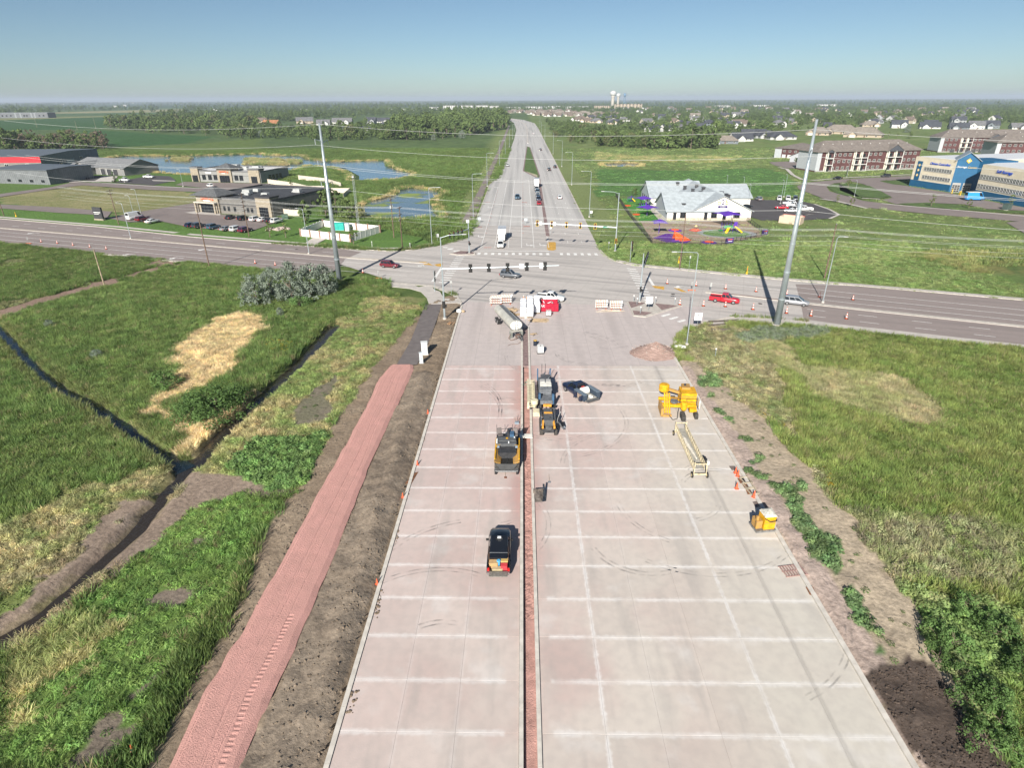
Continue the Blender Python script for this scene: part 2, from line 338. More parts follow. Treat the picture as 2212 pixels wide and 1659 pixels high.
    for q, c in FIELDS: put(pip(q, X, Y) & (Y > 400), c, 0, .15)
    put((pdist([(27,200),(27,900)], X, Y) < 5) & (Y > 190), (.18,.22,.085), 0, .2)
    # water bodies and ditches cut the ground down
    for q in (POND1, POND2, PONDR):
        xs = np.array(q); bb = (X > xs[:,0].min()-12) & (X < xs[:,0].max()+12) & (Y > xs[:,1].min()-12) & (Y < xs[:,1].max()+12)
        if not bb.any(): continue
        d = np.full(X.shape, 99.); PX, PY = JX*.4+X*.6, JY*.4+Y*.6; d[bb] = pdist(q+[q[0]], PX[bb], PY[bb]); ins = pip(q, PX, PY)
        put((d < 3.6) & ~ins & (n3 > .45) & bb, (.36,.29,.14), 9, .3, (.27,.235,.105))
        Z[ins] = -.9; put(ins, (.06,.06,.04), 0)
    for q in ISL:
        ins = pip(q, JX, JY); Z[ins] = .2; put(ins, (.15,.185,.07), 1, .3, (.27,.23,.11))
    d1 = pdist(DIT1, JX*.3+X*.7, JY*.3+Y*.7); d2 = pdist(DIT2, JX*.3+X*.7, JY*.3+Y*.7)
    w2 = np.where(Y < 57, .1, .5)
    wet = (d1 < .85) | (d2 < w2+.45)
    put(wet, (.045,.04,.03), 0, .2)
    bank = ((d1 < 2.2) | (d2 < w2+1.0)) & ~wet & (n3 > .3); C[bank] = C[bank]*.6+np.array((.13,.115,.05))*.4
    nb = ((d1 < 1.0) | (d2 < w2+.6)) & ~wet; T[nb & (T == 1)] = 3; T[nb & (d2 < w2+.5)] = 0
    Z -= np.clip(1.65-d1, 0, 1.3)*.75; Z -= np.clip(w2+1.4-d2, 0, 1.4)*.7
    # paved ground: keep the soil below it and free of plants
    dl = pip(DIRTL, X, Y); Z[dl] += (fbm(X, Y, 1.1, 3, 41)[dl]-.5)*np.where(X[dl] > -19, .42, .26)+.03
    Z[dl] += (.5*np.exp(-((X+14.6-(fbm(X,Y,7,2,51)-.5)*2)/.95)**2)*(Y < 84)*np.clip((Y-14)/4, 0, 1))[dl]
    ds = rr & pip(SOIL, X, Y); Z[ds] += (fbm(X, Y, .9, 3, 43)[ds]-.5)*.25
    dr = rr & pip(DIRTR, X, Y); Z[dr] += (fbm(X, Y, 1.3, 3, 47)[dr]-.5)*.3
    for q in (TRAIL, PINK): 
        pm = pip(q, X, Y); Z[pm] = -.12; T[pm] = 0
    for q in PAVED: T[pip(q, X, Y)] = 0
    pave = pip(CROSS, X, Y) | ((Y > 200) & pip(HWY, X, Y)) | ((X > RX0-.3) & (X < RX1+.4) & (Y < 95))
    Z[pave] = -.35; T[pave] = 0
    return C, T, Z, n1, n3
def colour_mat(name, bumpd=.14, bs=2.2, v=.35):
    mt, N, L, b = newmat(name); b.inputs['Roughness'].default_value = .9; b.inputs['Specular IOR Level'].default_value = .15
    at = N.new('ShaderNodeAttribute'); at.attribute_name = 'Col'
    ge = N.new('ShaderNodeNewGeometry'); nz = N.new('ShaderNodeTexNoise'); nz.inputs['Scale'].default_value = bs; nz.inputs['Detail'].default_value = 6; nz.inputs['Roughness'].default_value = .65
    L.new(ge.outputs['Position'], nz.inputs['Vector'])
    mr = N.new('ShaderNodeMapRange'); mr.inputs[1].default_value = .3; mr.inputs[2].default_value = .7; mr.inputs[3].default_value = 1-v; mr.inputs[4].default_value = 1+v
    L.new(nz.outputs[0], mr.inputs[0]); vm = N.new('ShaderNodeVectorMath'); vm.operation = 'SCALE'
    L.new(at.outputs['Color'], vm.inputs[0]); L.new(mr.outputs[0], vm.inputs['Scale']); L.new(vm.outputs[0], b.inputs['Base Color'])
    bp = N.new('ShaderNodeBump'); bp.inputs['Strength'].default_value = .8; bp.inputs['Distance'].default_value = bumpd
    L.new(nz.outputs[0], bp.inputs['Height']); L.new(bp.outputs[0], b.inputs['Normal']); return mt
def grid_ground(name, x0, x1, y0, y1, st, cut, mt, label):
    xs = np.arange(x0, x1+st/2, st); ys = np.arange(y0, y1+st/2, st); X, Y = np.meshgrid(xs, ys)
    C, T, Z, _, _ = zones(X, Y); nx, ny = len(xs), len(ys)
    ed = np.minimum.reduce([X-x0, x1-X, Y-y0, y1-Y])
    idx = np.arange(nx*ny).reshape(ny, nx)
    q = np.stack([idx[:-1,:-1], idx[:-1,1:], idx[1:,1:], idx[1:,:-1]], -1).reshape(-1, 4)
    cx = (X[:-1,:-1]+st/2).ravel(); cy_ = (Y[:-1,:-1]+st/2).ravel()
    k = np.ones(len(q), bool)
    if cut: k &= ~((cx > cut[0]+2*st) & (cx < cut[1]-2*st) & (cy_ > cut[2]+2*st) & (cy_ < cut[3]-2*st))
    if cut: Z = Z-np.where((X > cut[0]) & (X < cut[1]) & (Y > cut[2]) & (Y < cut[3]), .3, 0)
    k &= ~((cx > -11) & (cx < 23.5) & (cy_ < 85))
    q = q[k]; me = bpy.data.meshes.new(name); n = len(q)
    me.vertices.add(nx*ny); me.vertices.foreach_set('co', np.stack([X, Y, Z], -1).astype(np.float32).ravel())
    me.loops.add(4*n); me.loops.foreach_set('vertex_index', q.astype(np.int32).ravel())
    me.polygons.add(n); me.polygons.foreach_set('loop_start', np.arange(0, 4*n, 4, dtype=np.int32)); me.polygons.foreach_set('loop_total', np.full(n, 4, np.int32))
    at = me.attributes.new('Col', 'FLOAT_COLOR', 'POINT'); at.data.foreach_set('color', np.concatenate([C, np.ones(C.shape[:2]+(1,))], -1).astype(np.float32).ravel())
    me.materials.append(mt); me.update(); me.validate()
    return struct(link(name, me), label)
NB = (-172, 112, 12, 178); MDB = (-460, 460, 60, 560); FB = (-2600, 2600, 480, 3600)
grid_ground('ground', *NB, .42, None, colour_mat('ground_near'), 'soil, mud and grassland beside the new road')
grid_ground('marsh_ground', *MDB, 1.25, NB, colour_mat('ground_mid', .5, 1.1, .3), 'marsh, lawns and open grass beyond the cross street')
grid_ground('farmland', *FB, 9, MDB, colour_mat('ground_far', 1.5, .12, .3), 'farm fields and suburb ground towards the horizon')
b = MB(); S = 22000
for q in ([(-S,3582),(S,3582),(S,S),(-S,S)], [(-S,-60),(-2582,-60),(-2582,3582),(-S,3582)], [(2582,-60),(S,-60),(S,3582),(2582,3582)], [(-2582,-60),(2582,-60),(2582,498),(-2582,498)]): b.sheet(q, -.75)
struct(b.build('plain', mat('plain', (.07,.11,.045), .95, var=.35, scale=.002, c2=(.035,.07,.03), spec=.1)), 'wide green farm plain reaching the horizon')
# ------------------------------------------------------------------ water
def water_mat(name, c, algae=0, rough=.08, c2=(.14,.19,.03)):
    mt, N, L, b = newmat(name); b.inputs['Roughness'].default_value = rough; b.inputs['Specular IOR Level'].default_value = .9; b.inputs['IOR'].default_value = 1.33
    ge = N.new('ShaderNodeNewGeometry'); nz = N.new('ShaderNodeTexNoise'); nz.inputs['Scale'].default_value = .06; nz.inputs['Detail'].default_value = 5
    L.new(ge.outputs['Position'], nz.inputs['Vector'])
    mx = N.new('ShaderNodeMix'); mx.data_type = 'RGBA'; mx.inputs[6].default_value = (*c, 1); mx.inputs[7].default_value = (*c2, 1)
    mr = N.new('ShaderNodeMapRange'); mr.inputs[1].default_value = .62-algae; mr.inputs[2].default_value = .70-algae; L.new(nz.outputs[0], mr.inputs[0])
    L.new(mr.outputs[0], mx.inputs[0]); L.new(mx.outputs[2], b.inputs['Base Color'])
    ro = N.new('ShaderNodeMapRange'); ro.inputs[3].default_value = rough; ro.inputs[4].default_value = .8; L.new(mr.outputs[0], ro.inputs[0]); L.new(ro.outputs[0], b.inputs['Roughness'])
    n2 = N.new('ShaderNodeTexNoise'); n2.inputs['Scale'].default_value = 1.6; n2.inputs['Detail'].default_value = 3; L.new(ge.outputs['Position'], n2.inputs['Vector'])
    bp = N.new('ShaderNodeBump'); bp.inputs['Strength'].default_value = .35; bp.inputs['Distance'].default_value = .12; L.new(n2.outputs[0], bp.inputs['Height']); L.new(bp.outputs[0], b.inputs['Normal'])
    return mt
def grow(q, d):
    cx = sum(p[0] for p in q)/len(q); cy_ = sum(p[1] for p in q)/len(q)
    return [(cx+(x-cx)*(1+d/max(5, math.hypot(x-cx, y-cy_))), cy_+(y-cy_)*(1+d/max(5, math.hypot(x-cx, y-cy_)))) for x, y in q]
struct(MB().sheet(grow(POND1, 7), -.4).build('pond', water_mat('pond_water', (.07,.135,.21), -.1)), 'large blue pond behind the shop buildings')
struct(MB().sheet(grow(POND2, 5), -.4).build('pond', water_mat('algae_water', (.085,.125,.15), .10, c2=(.22,.28,.07))), 'small pond with green algae beside the cross street')
struct(MB().sheet(grow(PONDR, 5), -.4).build('pond', water_mat('marsh_water', (.05,.10,.16), -.1)), 'narrow blue pool in the meadow')
struct(ribbon(DIT1, 2.4, -.62).build('ditch_water', water_mat('ditch_blue', (.012,.022,.03), -.05, .06, (.06,.09,.02))), 'dark blue water in the straight marsh ditch')
struct(ribbon(DIT2[7:], 2.0, -.675).build('stream_water', water_mat('stream_dark', (.035,.028,.022), -.2, .15)), 'narrow dark stream winding through the mud flat')
struct(ribbon(DIT2[:8], 3.0, -.66).build('ditch_water', water_mat('ditch_dark', (.03,.026,.022), -.2, .12)), 'dark muddy water in the ditch beside the new road')
# ================================================================== roads
def concrete_new():
    """new pavement: pale joint residue along the saw cuts, pink dust, wheel tracks"""
    mt, N, L, b = newmat('new_concrete'); b.inputs['Roughness'].default_value = .85; b.inputs['Specular IOR Level'].default_value = .2
    ge = N.new('ShaderNodeNewGeometry'); sp = N.new('ShaderNodeSeparateXYZ'); L.new(ge.outputs['Position'], sp.inputs[0])
    def math_(op, a, bb=None, c=None):
        m_ = N.new('ShaderNodeMath'); m_.operation = op
        for i, v in enumerate((a, bb, c)):
            if v is None: continue
            if isinstance(v, (int, float)): m_.inputs[i].default_value = v
            else: L.new(v, m_.inputs[i])
        return m_.outputs[0]
    def noise(scale, det=4, vec=None, sc=None):
        nz = N.new('ShaderNodeTexNoise'); nz.inputs['Scale'].default_value = scale; nz.inputs['Detail'].default_value = det
        src = ge.outputs['Position']
        if sc:
            mp = N.new('ShaderNodeMapping'); mp.inputs['Scale'].default_value = sc; L.new(src, mp.inputs[0]); src = mp.outputs[0]
        L.new(src, nz.inputs['Vector']); return nz.outputs[0]
    def rng_(v, a, b_, c=0., d=1.):
        mr = N.new('ShaderNodeMapRange'); mr.interpolation_type = 'SMOOTHSTEP'
        for i, q in enumerate((a, b_, c, d)): mr.inputs[i+1].default_value = q
        L.new(v, mr.inputs[0]); return mr.outputs[0]
    def mix(f, a, bb):
        mx = N.new('ShaderNodeMix'); mx.data_type = 'RGBA'
        if isinstance(f, float): mx.inputs[0].default_value = f
        else: L.new(f, mx.inputs[0])
        for i, v in ((6, a), (7, bb)):
            if isinstance(v, tuple): mx.inputs[i].default_value = (*v, 1)
            else: L.new(v, mx.inputs[i])
        return mx.outputs[2]
    nA, nB, nC = noise(.09, 5), noise(1.3, 5), noise(.35, 5, sc=(1.6,.22,1))
    x, y = sp.outputs[0], sp.outputs[1]
    warm = rng_(math_('ADD', x, math_('MULTIPLY', math_('SUBTRACT', 50, y), .12)), -14, 22)
    base = mix(warm, (.575,.485,.445), (.575,.54,.475))
    pinkf = math_('MULTIPLY', rng_(nA, .42, .6), rng_(math_('ABSOLUTE', math_('SUBTRACT', x, 1.5)), 1, 18, 1, .12))
    base = mix(math_('MULTIPLY', pinkf, .7), base, (.49,.36,.33))
    base = mix(math_('MULTIPLY', rng_(y, 26, 80, .1, .62), rng_(x, 4, 22, 1, .25)), base, (.56,.43,.405))
    nearT = math_('MULTIPLY', rng_(math_('ABSOLUTE', math_('SUBTRACT', x, .4)), .4, 2.6, .75, 0), rng_(y, 34, 52))
    base = mix(nearT, base, (.44,.26,.235))
    base = mix(rng_(nC, .5, .72, 0, .5), base, (.38,.35,.325)); base = mix(rng_(noise(.22, 6), .56, .7, 0, .4), base, (.66,.635,.61))
    oi = N.new('ShaderNodeObjectInfo')
    base = mix(math_('MULTIPLY', rng_(nB, .35, .7), .22), base, (.36,.33,.31))
    ty = math_('ABSOLUTE', math_('SUBTRACT', math_('FRACT', math_('DIVIDE', math_('ADD', y, 397-26.1), 3.97)), .5))
    dy = math_('MULTIPLY', math_('SUBTRACT', .5, ty), 3.97)
    wob = math_('MULTIPLY', math_('SUBTRACT', noise(2.6, 6), .5), .42)
    w = math_('MULTIPLY', rng_(math_('ADD', dy, wob), .02, .36, .5, 0), rng_(math_('ABSOLUTE', math_('SUBTRACT', x, .6)), 1.5, 1.75))
    far_ = rng_(noise(.5, 5), .36, .56)
    for xj, k in ((5.7, .75), (17.1, .7), (9.4, .08), (20.9, .06), (-4.3, .2), (-8.2, .16), (13.3, .0)):
        dx = math_('ABSOLUTE', math_('SUBTRACT', x, xj)); w = math_('MAXIMUM', w, rng_(math_('ADD', dx, wob), .03, .26, k*.85, 0))
    w = math_('MULTIPLY', w, math_('ADD', .4, math_('MULTIPLY', far_, .6)))
    base = mix(w, base, (.74,.725,.71))
    tr = rng_(math_('ADD', math_('ABSOLUTE', math_('SUBTRACT', x, 21.0)), wob), .05, .3, .34, 0); base = mix(tr, base, (.26,.24,.22))
    vm = N.new('ShaderNodeVectorMath'); vm.operation = 'SCALE'; L.new(base, vm.inputs[0]); L.new(rng_(oi.outputs['Random'], 0, 1, .965, 1.035), vm.inputs['Scale'])
    L.new(vm.outputs[0], b.inputs['Base Color'])
    bp = N.new('ShaderNodeBump'); bp.inputs['Strength'].default_value = .25; bp.inputs['Distance'].default_value = .02; L.new(noise(9, 3), bp.inputs['Height']); L.new(bp.outputs[0], b.inputs['Normal'])
    return mt
def pave_mat(name, c, c2, joint=None, stretch=(.35,.02,1), dark=.3, cd=None, rot=0.):
    """used pavement: stretched wheel wear plus hairline joints (spacing x, y)"""
    mt, N, L, b = newmat(name); b.inputs['Roughness'].default_value = .85; b.inputs['Specular IOR Level'].default_value = .25
    ge = N.new('ShaderNodeNewGeometry'); mp = N.new('ShaderNodeMapping'); mp.inputs['Rotation'].default_value = (0,0,rot); mp.inputs['Scale'].default_value = stretch
    rt = N.new('ShaderNodeMapping'); rt.inputs['Rotation'].default_value = (0,0,rot); L.new(ge.outputs['Position'], rt.inputs[0])
    mp.vector_type = 'POINT'; L.new(ge.outputs['Position'], mp.inputs[0])
    sc = N.new('ShaderNodeVectorMath'); sc.operation = 'MULTIPLY'; L.new(rt.outputs[0], sc.inputs[0]); sc.inputs[1].default_value = stretch
    nz = N.new('ShaderNodeTexNoise'); nz.inputs['Scale'].default_value = 1; nz.inputs['Detail'].default_value = 5; L.new(sc.outputs[0], nz.inputs['Vector'])
    n2 = N.new('ShaderNodeTexNoise'); n2.inputs['Scale'].default_value = .9; n2.inputs['Detail'].default_value = 6; L.new(ge.outputs['Position'], n2.inputs['Vector'])
    def mx(f, a, bb, lo, hi, k):
        mr = N.new('ShaderNodeMapRange'); mr.inputs[1].default_value = lo; mr.inputs[2].default_value = hi; mr.inputs[4].default_value = k; L.new(f, mr.inputs[0])
        m_ = N.new('ShaderNodeMix'); m_.data_type = 'RGBA'; L.new(mr.outputs[0], m_.inputs[0])
        for i, v in ((6, a), (7, bb)):
            if isinstance(v, tuple): m_.inputs[i].default_value = (*v, 1)
            else: L.new(v, m_.inputs[i])
        return m_.outputs[2]
    o = mx(n2.outputs[0], c, c2, .3, .7, .8); o = mx(nz.outputs[0], o, cd or tuple(q*.62 for q in c), .48, .68, dark)
    if joint:
        br = N.new('ShaderNodeTexBrick'); br.offset = 0; br.inputs['Scale'].default_value = 1; br.inputs['Brick Width'].default_value = joint[0]; br.inputs['Row Height'].default_value = joint[1]; br.inputs['Mortar Size'].default_value = joint[2]
        br.inputs['Mortar Smooth'].default_value = .3; L.new(rt.outputs[0], br.inputs['Vector'])
        o = mx(br.outputs['Fac'], o, tuple(q*.5 for q in c), .2, .9, .45)
    L.new(o, b.inputs['Base Color'])
    bp = N.new('ShaderNodeBump'); bp.inputs['Strength'].default_value = .3; bp.inputs['Distance'].default_value = .03; L.new(n2.outputs[0], bp.inputs['Height']); L.new(bp.outputs[0], b.inputs['Normal'])
    return mt
M_NEW = concrete_new()
M_OLD = pave_mat('old_concrete', (.51,.45,.43), (.44,.39,.375), (3.75,4.6,.035), (.5,.03,1), .35)
M_CON = pave_mat('crossing_concrete', (.50,.465,.435), (.44,.405,.38), (4.2,6,.04), (.035,.55,1), .7, (.27,.255,.245), rot=.33)
M_HWY = pave_mat('highway_concrete', (.50,.48,.46), (.45,.435,.415), (3.9,6,.05), (.42,.006,1), .6, (.25,.245,.24))
M_ASP = pave_mat('street_asphalt', (.285,.24,.225), (.255,.215,.20), None, (.03,.6,1), .45, (.185,.16,.152), rot=.33)
M_LOT = pave_mat('lot_asphalt', (.245,.205,.19), (.21,.178,.168), None, (.2,.2,1), .3)
M_BLK = pave_mat('fresh_asphalt', (.095,.088,.09), (.08,.075,.078), None, (.2,.2,1), .3)
M_WALK = mat('walk_concrete', (.52,.48,.44), .85, var=.08, scale=.6, rnd=.05)
M_KERB = mat('kerb_concrete', (.50,.46,.41), .85, var=.1, scale=1.2)
M_WHITE = mat('road_white', (.78,.77,.74), .7, var=.12, scale=2.5)
M_YEL = mat('road_yellow', (.62,.36,.07), .7, var=.2, scale=1.5)
M_PAVER = mat('red_paver', (.25,.175,.165), .85, var=.15, scale=2)
road = struct(MB().sheet([(RX0-.2,8),(RX1+.2,8),(RX1+.2,87.3),(RX0-.2,87.3)], -.3).build('road', mat('road_base', (.2,.15,.13), .9)), 'new pale concrete road of square slabs under construction')
slab_mesh = {}
xsR = [1.42,5.7,9.4,13.3,17.1,20.9,24.55]; xsL = [-12.0,-8.2,-4.3,-.08]
ys = [26.1+3.97*k for k in range(-5, 16)]; ys[-1] = 87.0
def slab(x0, x1, y0, y1):
    k = (round(x1-x0, 2), round(y1-y0, 2))
    if k not in slab_mesh:
        w, l = k[0]/2-.004, k[1]/2-.006
        slab_mesh[k] = MB().loft([[(-w,-l,-.2),(w,-l,-.2),(w,l,-.2),(-w,l,-.2)],[(-w,-l,-.008),(w,-l,-.008),(w,l,-.008),(-w,l,-.008)],[(-w+.01,-l+.01,0),(w-.01,-l+.01,0),(w-.01,l-.01,0),(-w+.01,l-.01,0)]]).mesh('concrete_slab', M_NEW)
    link('concrete_slab', slab_mesh[k], road, ((x0+x1)/2, (y0+y1)/2, random.uniform(-.003,.003)))
for xs_ in (xsR, xsL):
    for a, b_ in zip(xs_[:-1], xs_[1:]):
        for c, d in zip(ys[:-1], ys[1:]): slab(a, b_, c, d)
for x0, x1, y1, h in ((24.56,24.95,92,.12),(-12.35,-12.01,119,.10),(-.07,.22,104.5,.14),(1.12,1.41,104.5,.14)):
    m_ = MB(); y = 8.
    while y < y1:
        e = min(y+3.97, y1); m_.box(x0, x1, y, e-.02, -.25, h); y += 3.97
    m_.build('kerb', mat('kerb_new', (.60,.56,.50), .85, var=.1, scale=1.5), road)
# trench of crushed red quartzite between the two halves
mb = MB(); n = 400; prev = None
rowsv = []
for i in range(n+1):
    y = 8+(86.6-8)*i/n; rowsv.append([(TX0+(TX1-TX0)*k/6, y, -.26+random.uniform(-.05,.05)*(.8 if 36 < y < 62 else .15)-(.06 if k == 0 else 0)) for k in range(7)])
mb.add([p for r_ in rowsv for p in r_], [(i*7+k, i*7+k+1, (i+1)*7+k+1, (i+1)*7+k) for i in range(n) for k in range(6)])
M_PINK = mat('crushed_quartzite', (.50,.29,.25), .95, var=.14, scale=1.2, bump=.6, bscale=14, spec=.1)
mb.build('trench_bed', M_PINK, road)
MB().box(TX0,TX1,86.6,104.4,-.2,.1).build('median_strip', M_PAVER, road)
# tyre marks and scuffs on the pavement
def tyre_mat():
    mt, N, L, b = newmat('tyre_mark'); b.inputs['Base Color'].default_value = (.17,.165,.16,1); b.inputs['Roughness'].default_value = .9
    ge = N.new('ShaderNodeNewGeometry'); nz = N.new('ShaderNodeTexNoise'); nz.inputs['Scale'].default_value = 1.1; nz.inputs['Detail'].default_value = 6; L.new(ge.outputs['Position'], nz.inputs['Vector'])
    mr = N.new('ShaderNodeMapRange'); mr.inputs[1].default_value = .42; mr.inputs[2].default_value = .75; mr.inputs[4].default_value = .42; L.new(nz.outputs[0], mr.inputs[0]); L.new(mr.outputs[0], b.inputs['Alpha']); return mt
M_TYRE = tyre_mat()
def arc(cx, cy_, r_, a0, a1, w, z=.004):
    pts = [(cx+r_*math.cos(R(a0+(a1-a0)*i/14)), cy_+r_*math.sin(R(a0+(a1-a0)*i/14))) for i in range(15)]
    ribbon(pts, w, z).build('tyre_mark', M_TYRE, road)
for k in range(28):
    x, y = random.choice([(random.uniform(6,20),random.uniform(84,104)),(random.uniform(4,18),random.uniform(28,84)),(random.uniform(15,24),random.uniform(50,58)),(random.uniform(-11,-2),random.uniform(26,84))])
    r_ = random.uniform(2.5,11); a = random.uniform(0,360); e = a+random.uniform(30,100); wd_ = random.uniform(.12,.2)
    for q in range(2): arc(x, y, r_+q*.42, a, e, wd_, .004+.0004*(2*k+q))
for k in range(4): arc(-15.5, 71+k//2*1.6, 12.5+k%2*.4, -8, 42, .14, .035+.001*k)
# older pavement, junction, cross street, highway
old = struct(MB().sheet([(RX0,87),(RX1,87),(25.2,92),(25.9,95.5),(27.1,98.9),(29.6,103),(34.4,107.6),(36,117),(-12.6,120),(RX0,112)], .0).build('road_apron', M_OLD), 'worn concrete apron between new slabs and junction')
cross = struct(MB().sheet(FAR[5:]+[(-15.9,203),(21.6,203)]+FARR[:7]+NEARR[::-1][2:5]+[(34.4,107.6),(34,114),(20,116.5),(-12.6,117.5)]+NEAR[::-1][:4], -.01).build('junction', M_CON), 'grey concrete junction of the two streets')
LC, LN = g('B',1170,1382), g('B',930,1545)
asl = struct(MB().sheet(FAR[:6]+[(-50.9,168.8),LC,g('B',1030,1440),g('B',1020,1462),LN,(-50,141)]+NEAR[:5][::-1], .012).build('street', M_ASP), 'red grey asphalt street crossing on the shop side')
RC, RN = g('H',1695,832), g('H',1765,1130)
asr = struct(MB().sheet([RC,(74.7,131.9),(118,116),(190,88),(180,60),(110,87),(61.7,105.4),RN,g('H',1740,1000),g('H',1725,940)], .012).build('street', M_ASP), 'red grey asphalt street leading past the daycare')
hwy = struct(MB().sheet(HWL+HWR[::-1], .0).build('highway', M_HWY), 'pale concrete divided highway running to the horizon')
# asphalt trail and crushed red stone trail with roller tracks
struct(MB().sheet(TRAIL, .03).build('asphalt_trail', mat('trail_asphalt', (.16,.14,.135), .9, var=.1, scale=1, bump=.2)), 'short piece of grey asphalt trail')
struct(MB().sheet([(-20.3,190),(-16.6,188),(-16.3,197),(-17.2,306),(-17,505),(-19.5,1032),(-22.5,1032),(-19.8,505),(-20,288),(-20.6,205)], .14).build('side_trail', M_LOT), 'dark asphalt trail beside the highway')
def trail_mesh():
    L_ = Gp((290,1820),(365,1659),(440,1500),(520,1370),(560,1300),(620,1190),(680,1080),(730,990),(790,880),(820,815),(845,790)); R_ = Gp((470,1780),(545,1600),(600,1480),(650,1370),(700,1250),(750,1130),(800,1000),(870,850),(893,800),(892,790))
    y0, y1, st = 16.5, 87, .1
    ly = np.array([p[1] for p in L_]); lx = np.array([p[0] for p in L_]); ry = np.array([p[1] for p in R_]); rx_ = np.array([p[0] for p in R_])
    yy = np.arange(y0, y1, st); nk = 56; u = np.linspace(0, 1, nk)
    a = np.interp(yy, ly, lx)+(vnoise(yy, yy*0, 1.7)-.5)*.22; b_ = np.interp(yy, ry, rx_)+(vnoise(yy, yy*0, 1.3, 7)-.5)*.14
    X = a[:,None]+(b_-a)[:,None]*u[None]; Y = np.repeat(yy[:,None], nk, 1)
    d = np.minimum(u, 1-u)[None]*(b_-a)[:,None]
    Z = .02+.16*np.clip(d/.5, 0, 1)+(fbm(X, Y, .8, 3)-.5)*.03
    s_ = X-np.interp(yy, (ly), (lx))[:,None]
    for c, w, ph in ((.6,.45,0),(1.35,.45,.13),(2.6,.5,.2)):          # tread prints in bands along the trail
        m_ = (np.abs(s_-c) < w/2); Z -= np.where(m_ & (np.sin((Y+np.abs(s_-c)*1.2+ph)*2*math.pi/.26) > .2), .016, 0)
    m_ = np.abs(s_-3.35) < .22; Z -= np.where(m_ & (np.sin(Y*2*math.pi/.36) > 0) & (Y < 36), .035, 0)
    for c in (.25, 1.9, 2.2, 2.95): Z -= np.where(np.abs(s_-c-(vnoise(Y, Y*0, 9, c*9)-.5)*.6) < .05, .02, 0)
    me = bpy.data.meshes.new('gravel_trail'); ny = len(yy)
    idx = np.arange(ny*nk).reshape(ny, nk); q = np.stack([idx[:-1,:-1],idx[:-1,1:],idx[1:,1:],idx[1:,:-1]],-1).reshape(-1,4)
    me.from_pydata(np.stack([X,Y,Z],-1).reshape(-1,3).tolist(), [], q.tolist())
    me.materials.append(mat('trail_stone', (.54,.295,.26), .95, var=.14, scale=.7, bump=.5, bscale=12, c2=(.48,.27,.235), spec=.1)); return me
struct(link('gravel_trail', trail_mesh()), 'freshly rolled trail of crushed red stone')
# sidewalks, kerbs, medians and islands
fw_ = [(-420,296),(-260,244),(-188.4,219.4),(-134.5,201.2),(-102,188),(-70.6,177.6),(-51.6,171.8),(-40,169),(-33,169.5),(-28,173.5),(-22,180)]
struct(ribbon(fw_, 1.7, .06).build('sidewalk', M_WALK), 'pale sidewalk in front of the shops')
struct(kerbline([(x-.1,y+.25) for x,y in FAR], .45, -.1, .13).build('kerb', M_KERB), 'tan kerb on the shop side of the cross street')
struct(kerbline([(x,y-.4) for x,y in NEAR], 1.0, -.2, .10).build('kerb', M_KERB), 'wide pale kerb between cross street and marsh')
struct(kerbline([(x+.1,y+.25) for x,y in FARR], .4, -.1, .13).build('kerb', M_KERB), 'tan kerb on the daycare side of the cross street')
struct(ribbon([(x+.5,y+1.15) for x,y in FARR[2:]], 1.5, .07).build('sidewalk', M_WALK), 'pale sidewalk below the daycare meadow')
struct(kerbline(NEARR[:6], .4, -.1, .13).build('kerb', M_KERB), 'curved kerb at the light pole corner')
struct(ribbon([(35,106.2),(41.2,109.2),(48,108.3),(54,106.6),(61.7,103.8),(110,85.4),(180,58)], 3.0, .05).build('sidewalk', M_WALK), 'wide sidewalk beside the steel transmission pole')
PAVED += [gp('F',(-200,760),(0,800),(220,825),(350,860),(500,990),(480,1150),(330,1030),(190,1050),(0,1000),(-200,900))]
SW = gp('F',(0,815),(90,855),(215,835),(245,880),(300,900),(340,970),(470,965),(480,1010),(330,1022),(190,1022),(170,960),(110,900),(0,870))
struct(MB().prism([(-40,136.5),*SW[:3],*SW[3:],(-40,134.2)], -.1, .08).build('sidewalk', M_WALK), 'forked sidewalk at the marsh corner of the junction')
struct(kerbline(HWL[:6], .4, -.1, .12).build('kerb', M_KERB), 'kerb along the marsh side of the highway')
struct(kerbline(HWR[:5], .4, -.1, .12).build('kerb', M_KERB), 'kerb along the meadow side of the highway')
struct(kerbline([(-420,276),(-172.2,198.8),(-123.3,183.2),(-72.7,166.5),(-47.9,158.5),(-24,152)], .75, -.05, .1).build('median', M_KERB), 'narrow pale median on the shop side')
struct(kerbline([(39.9,127.3),(48.2,124),(58.4,119.2),(66.5,115.7),(118,95),(180,70)], 1.3, -.05, .1).build('median', M_KERB), 'narrow median on the daycare side')
struct(ribbon([(41,126.8),(48.2,124),(58.4,119.2)], .6, .106).build('median_paving', M_PAVER), 'brown paving set in the daycare side median')
struct(kerbline([(7.9,186),(8.3,260),(8.9,333)], 1.1, -.05, .06).build('median', M_PAVER), 'red brown paved median strip of the highway')
GM = [(.7,371),(4.2,570),(6.6,560),(9.3,349),(8.6,334)]
struct(kerbline(GM+[GM[0]], .7, -.05, .12).build('kerb', M_PAVER), 'kerb round the grass wedge of the highway')
struct(MB().prism(grow(GM, -.2), -.05, .1).build('grass_wedge', mat('wedge_grass', (.09,.15,.035), .95, var=.2, scale=.4, bump=.5)), 'wedge of mown grass between highway lanes')
struct(MB().sheet([(2.2,368),(8.3,350),(8.2,338),(4.5,352)], .115).build('gravel_patch', mat('median_gravel', (.42,.38,.26), .9, var=.2, scale=.5)), 'pale gravel at the tip of the grass wedge')
struct(kerbline([(5.2,613),(6.4,800),(6.5,940),(4.5,1080),(-3,1230),(-24,1390)], 1.2, -.05, .5).build('barrier', M_WALK), 'low concrete barrier between far highway lanes')
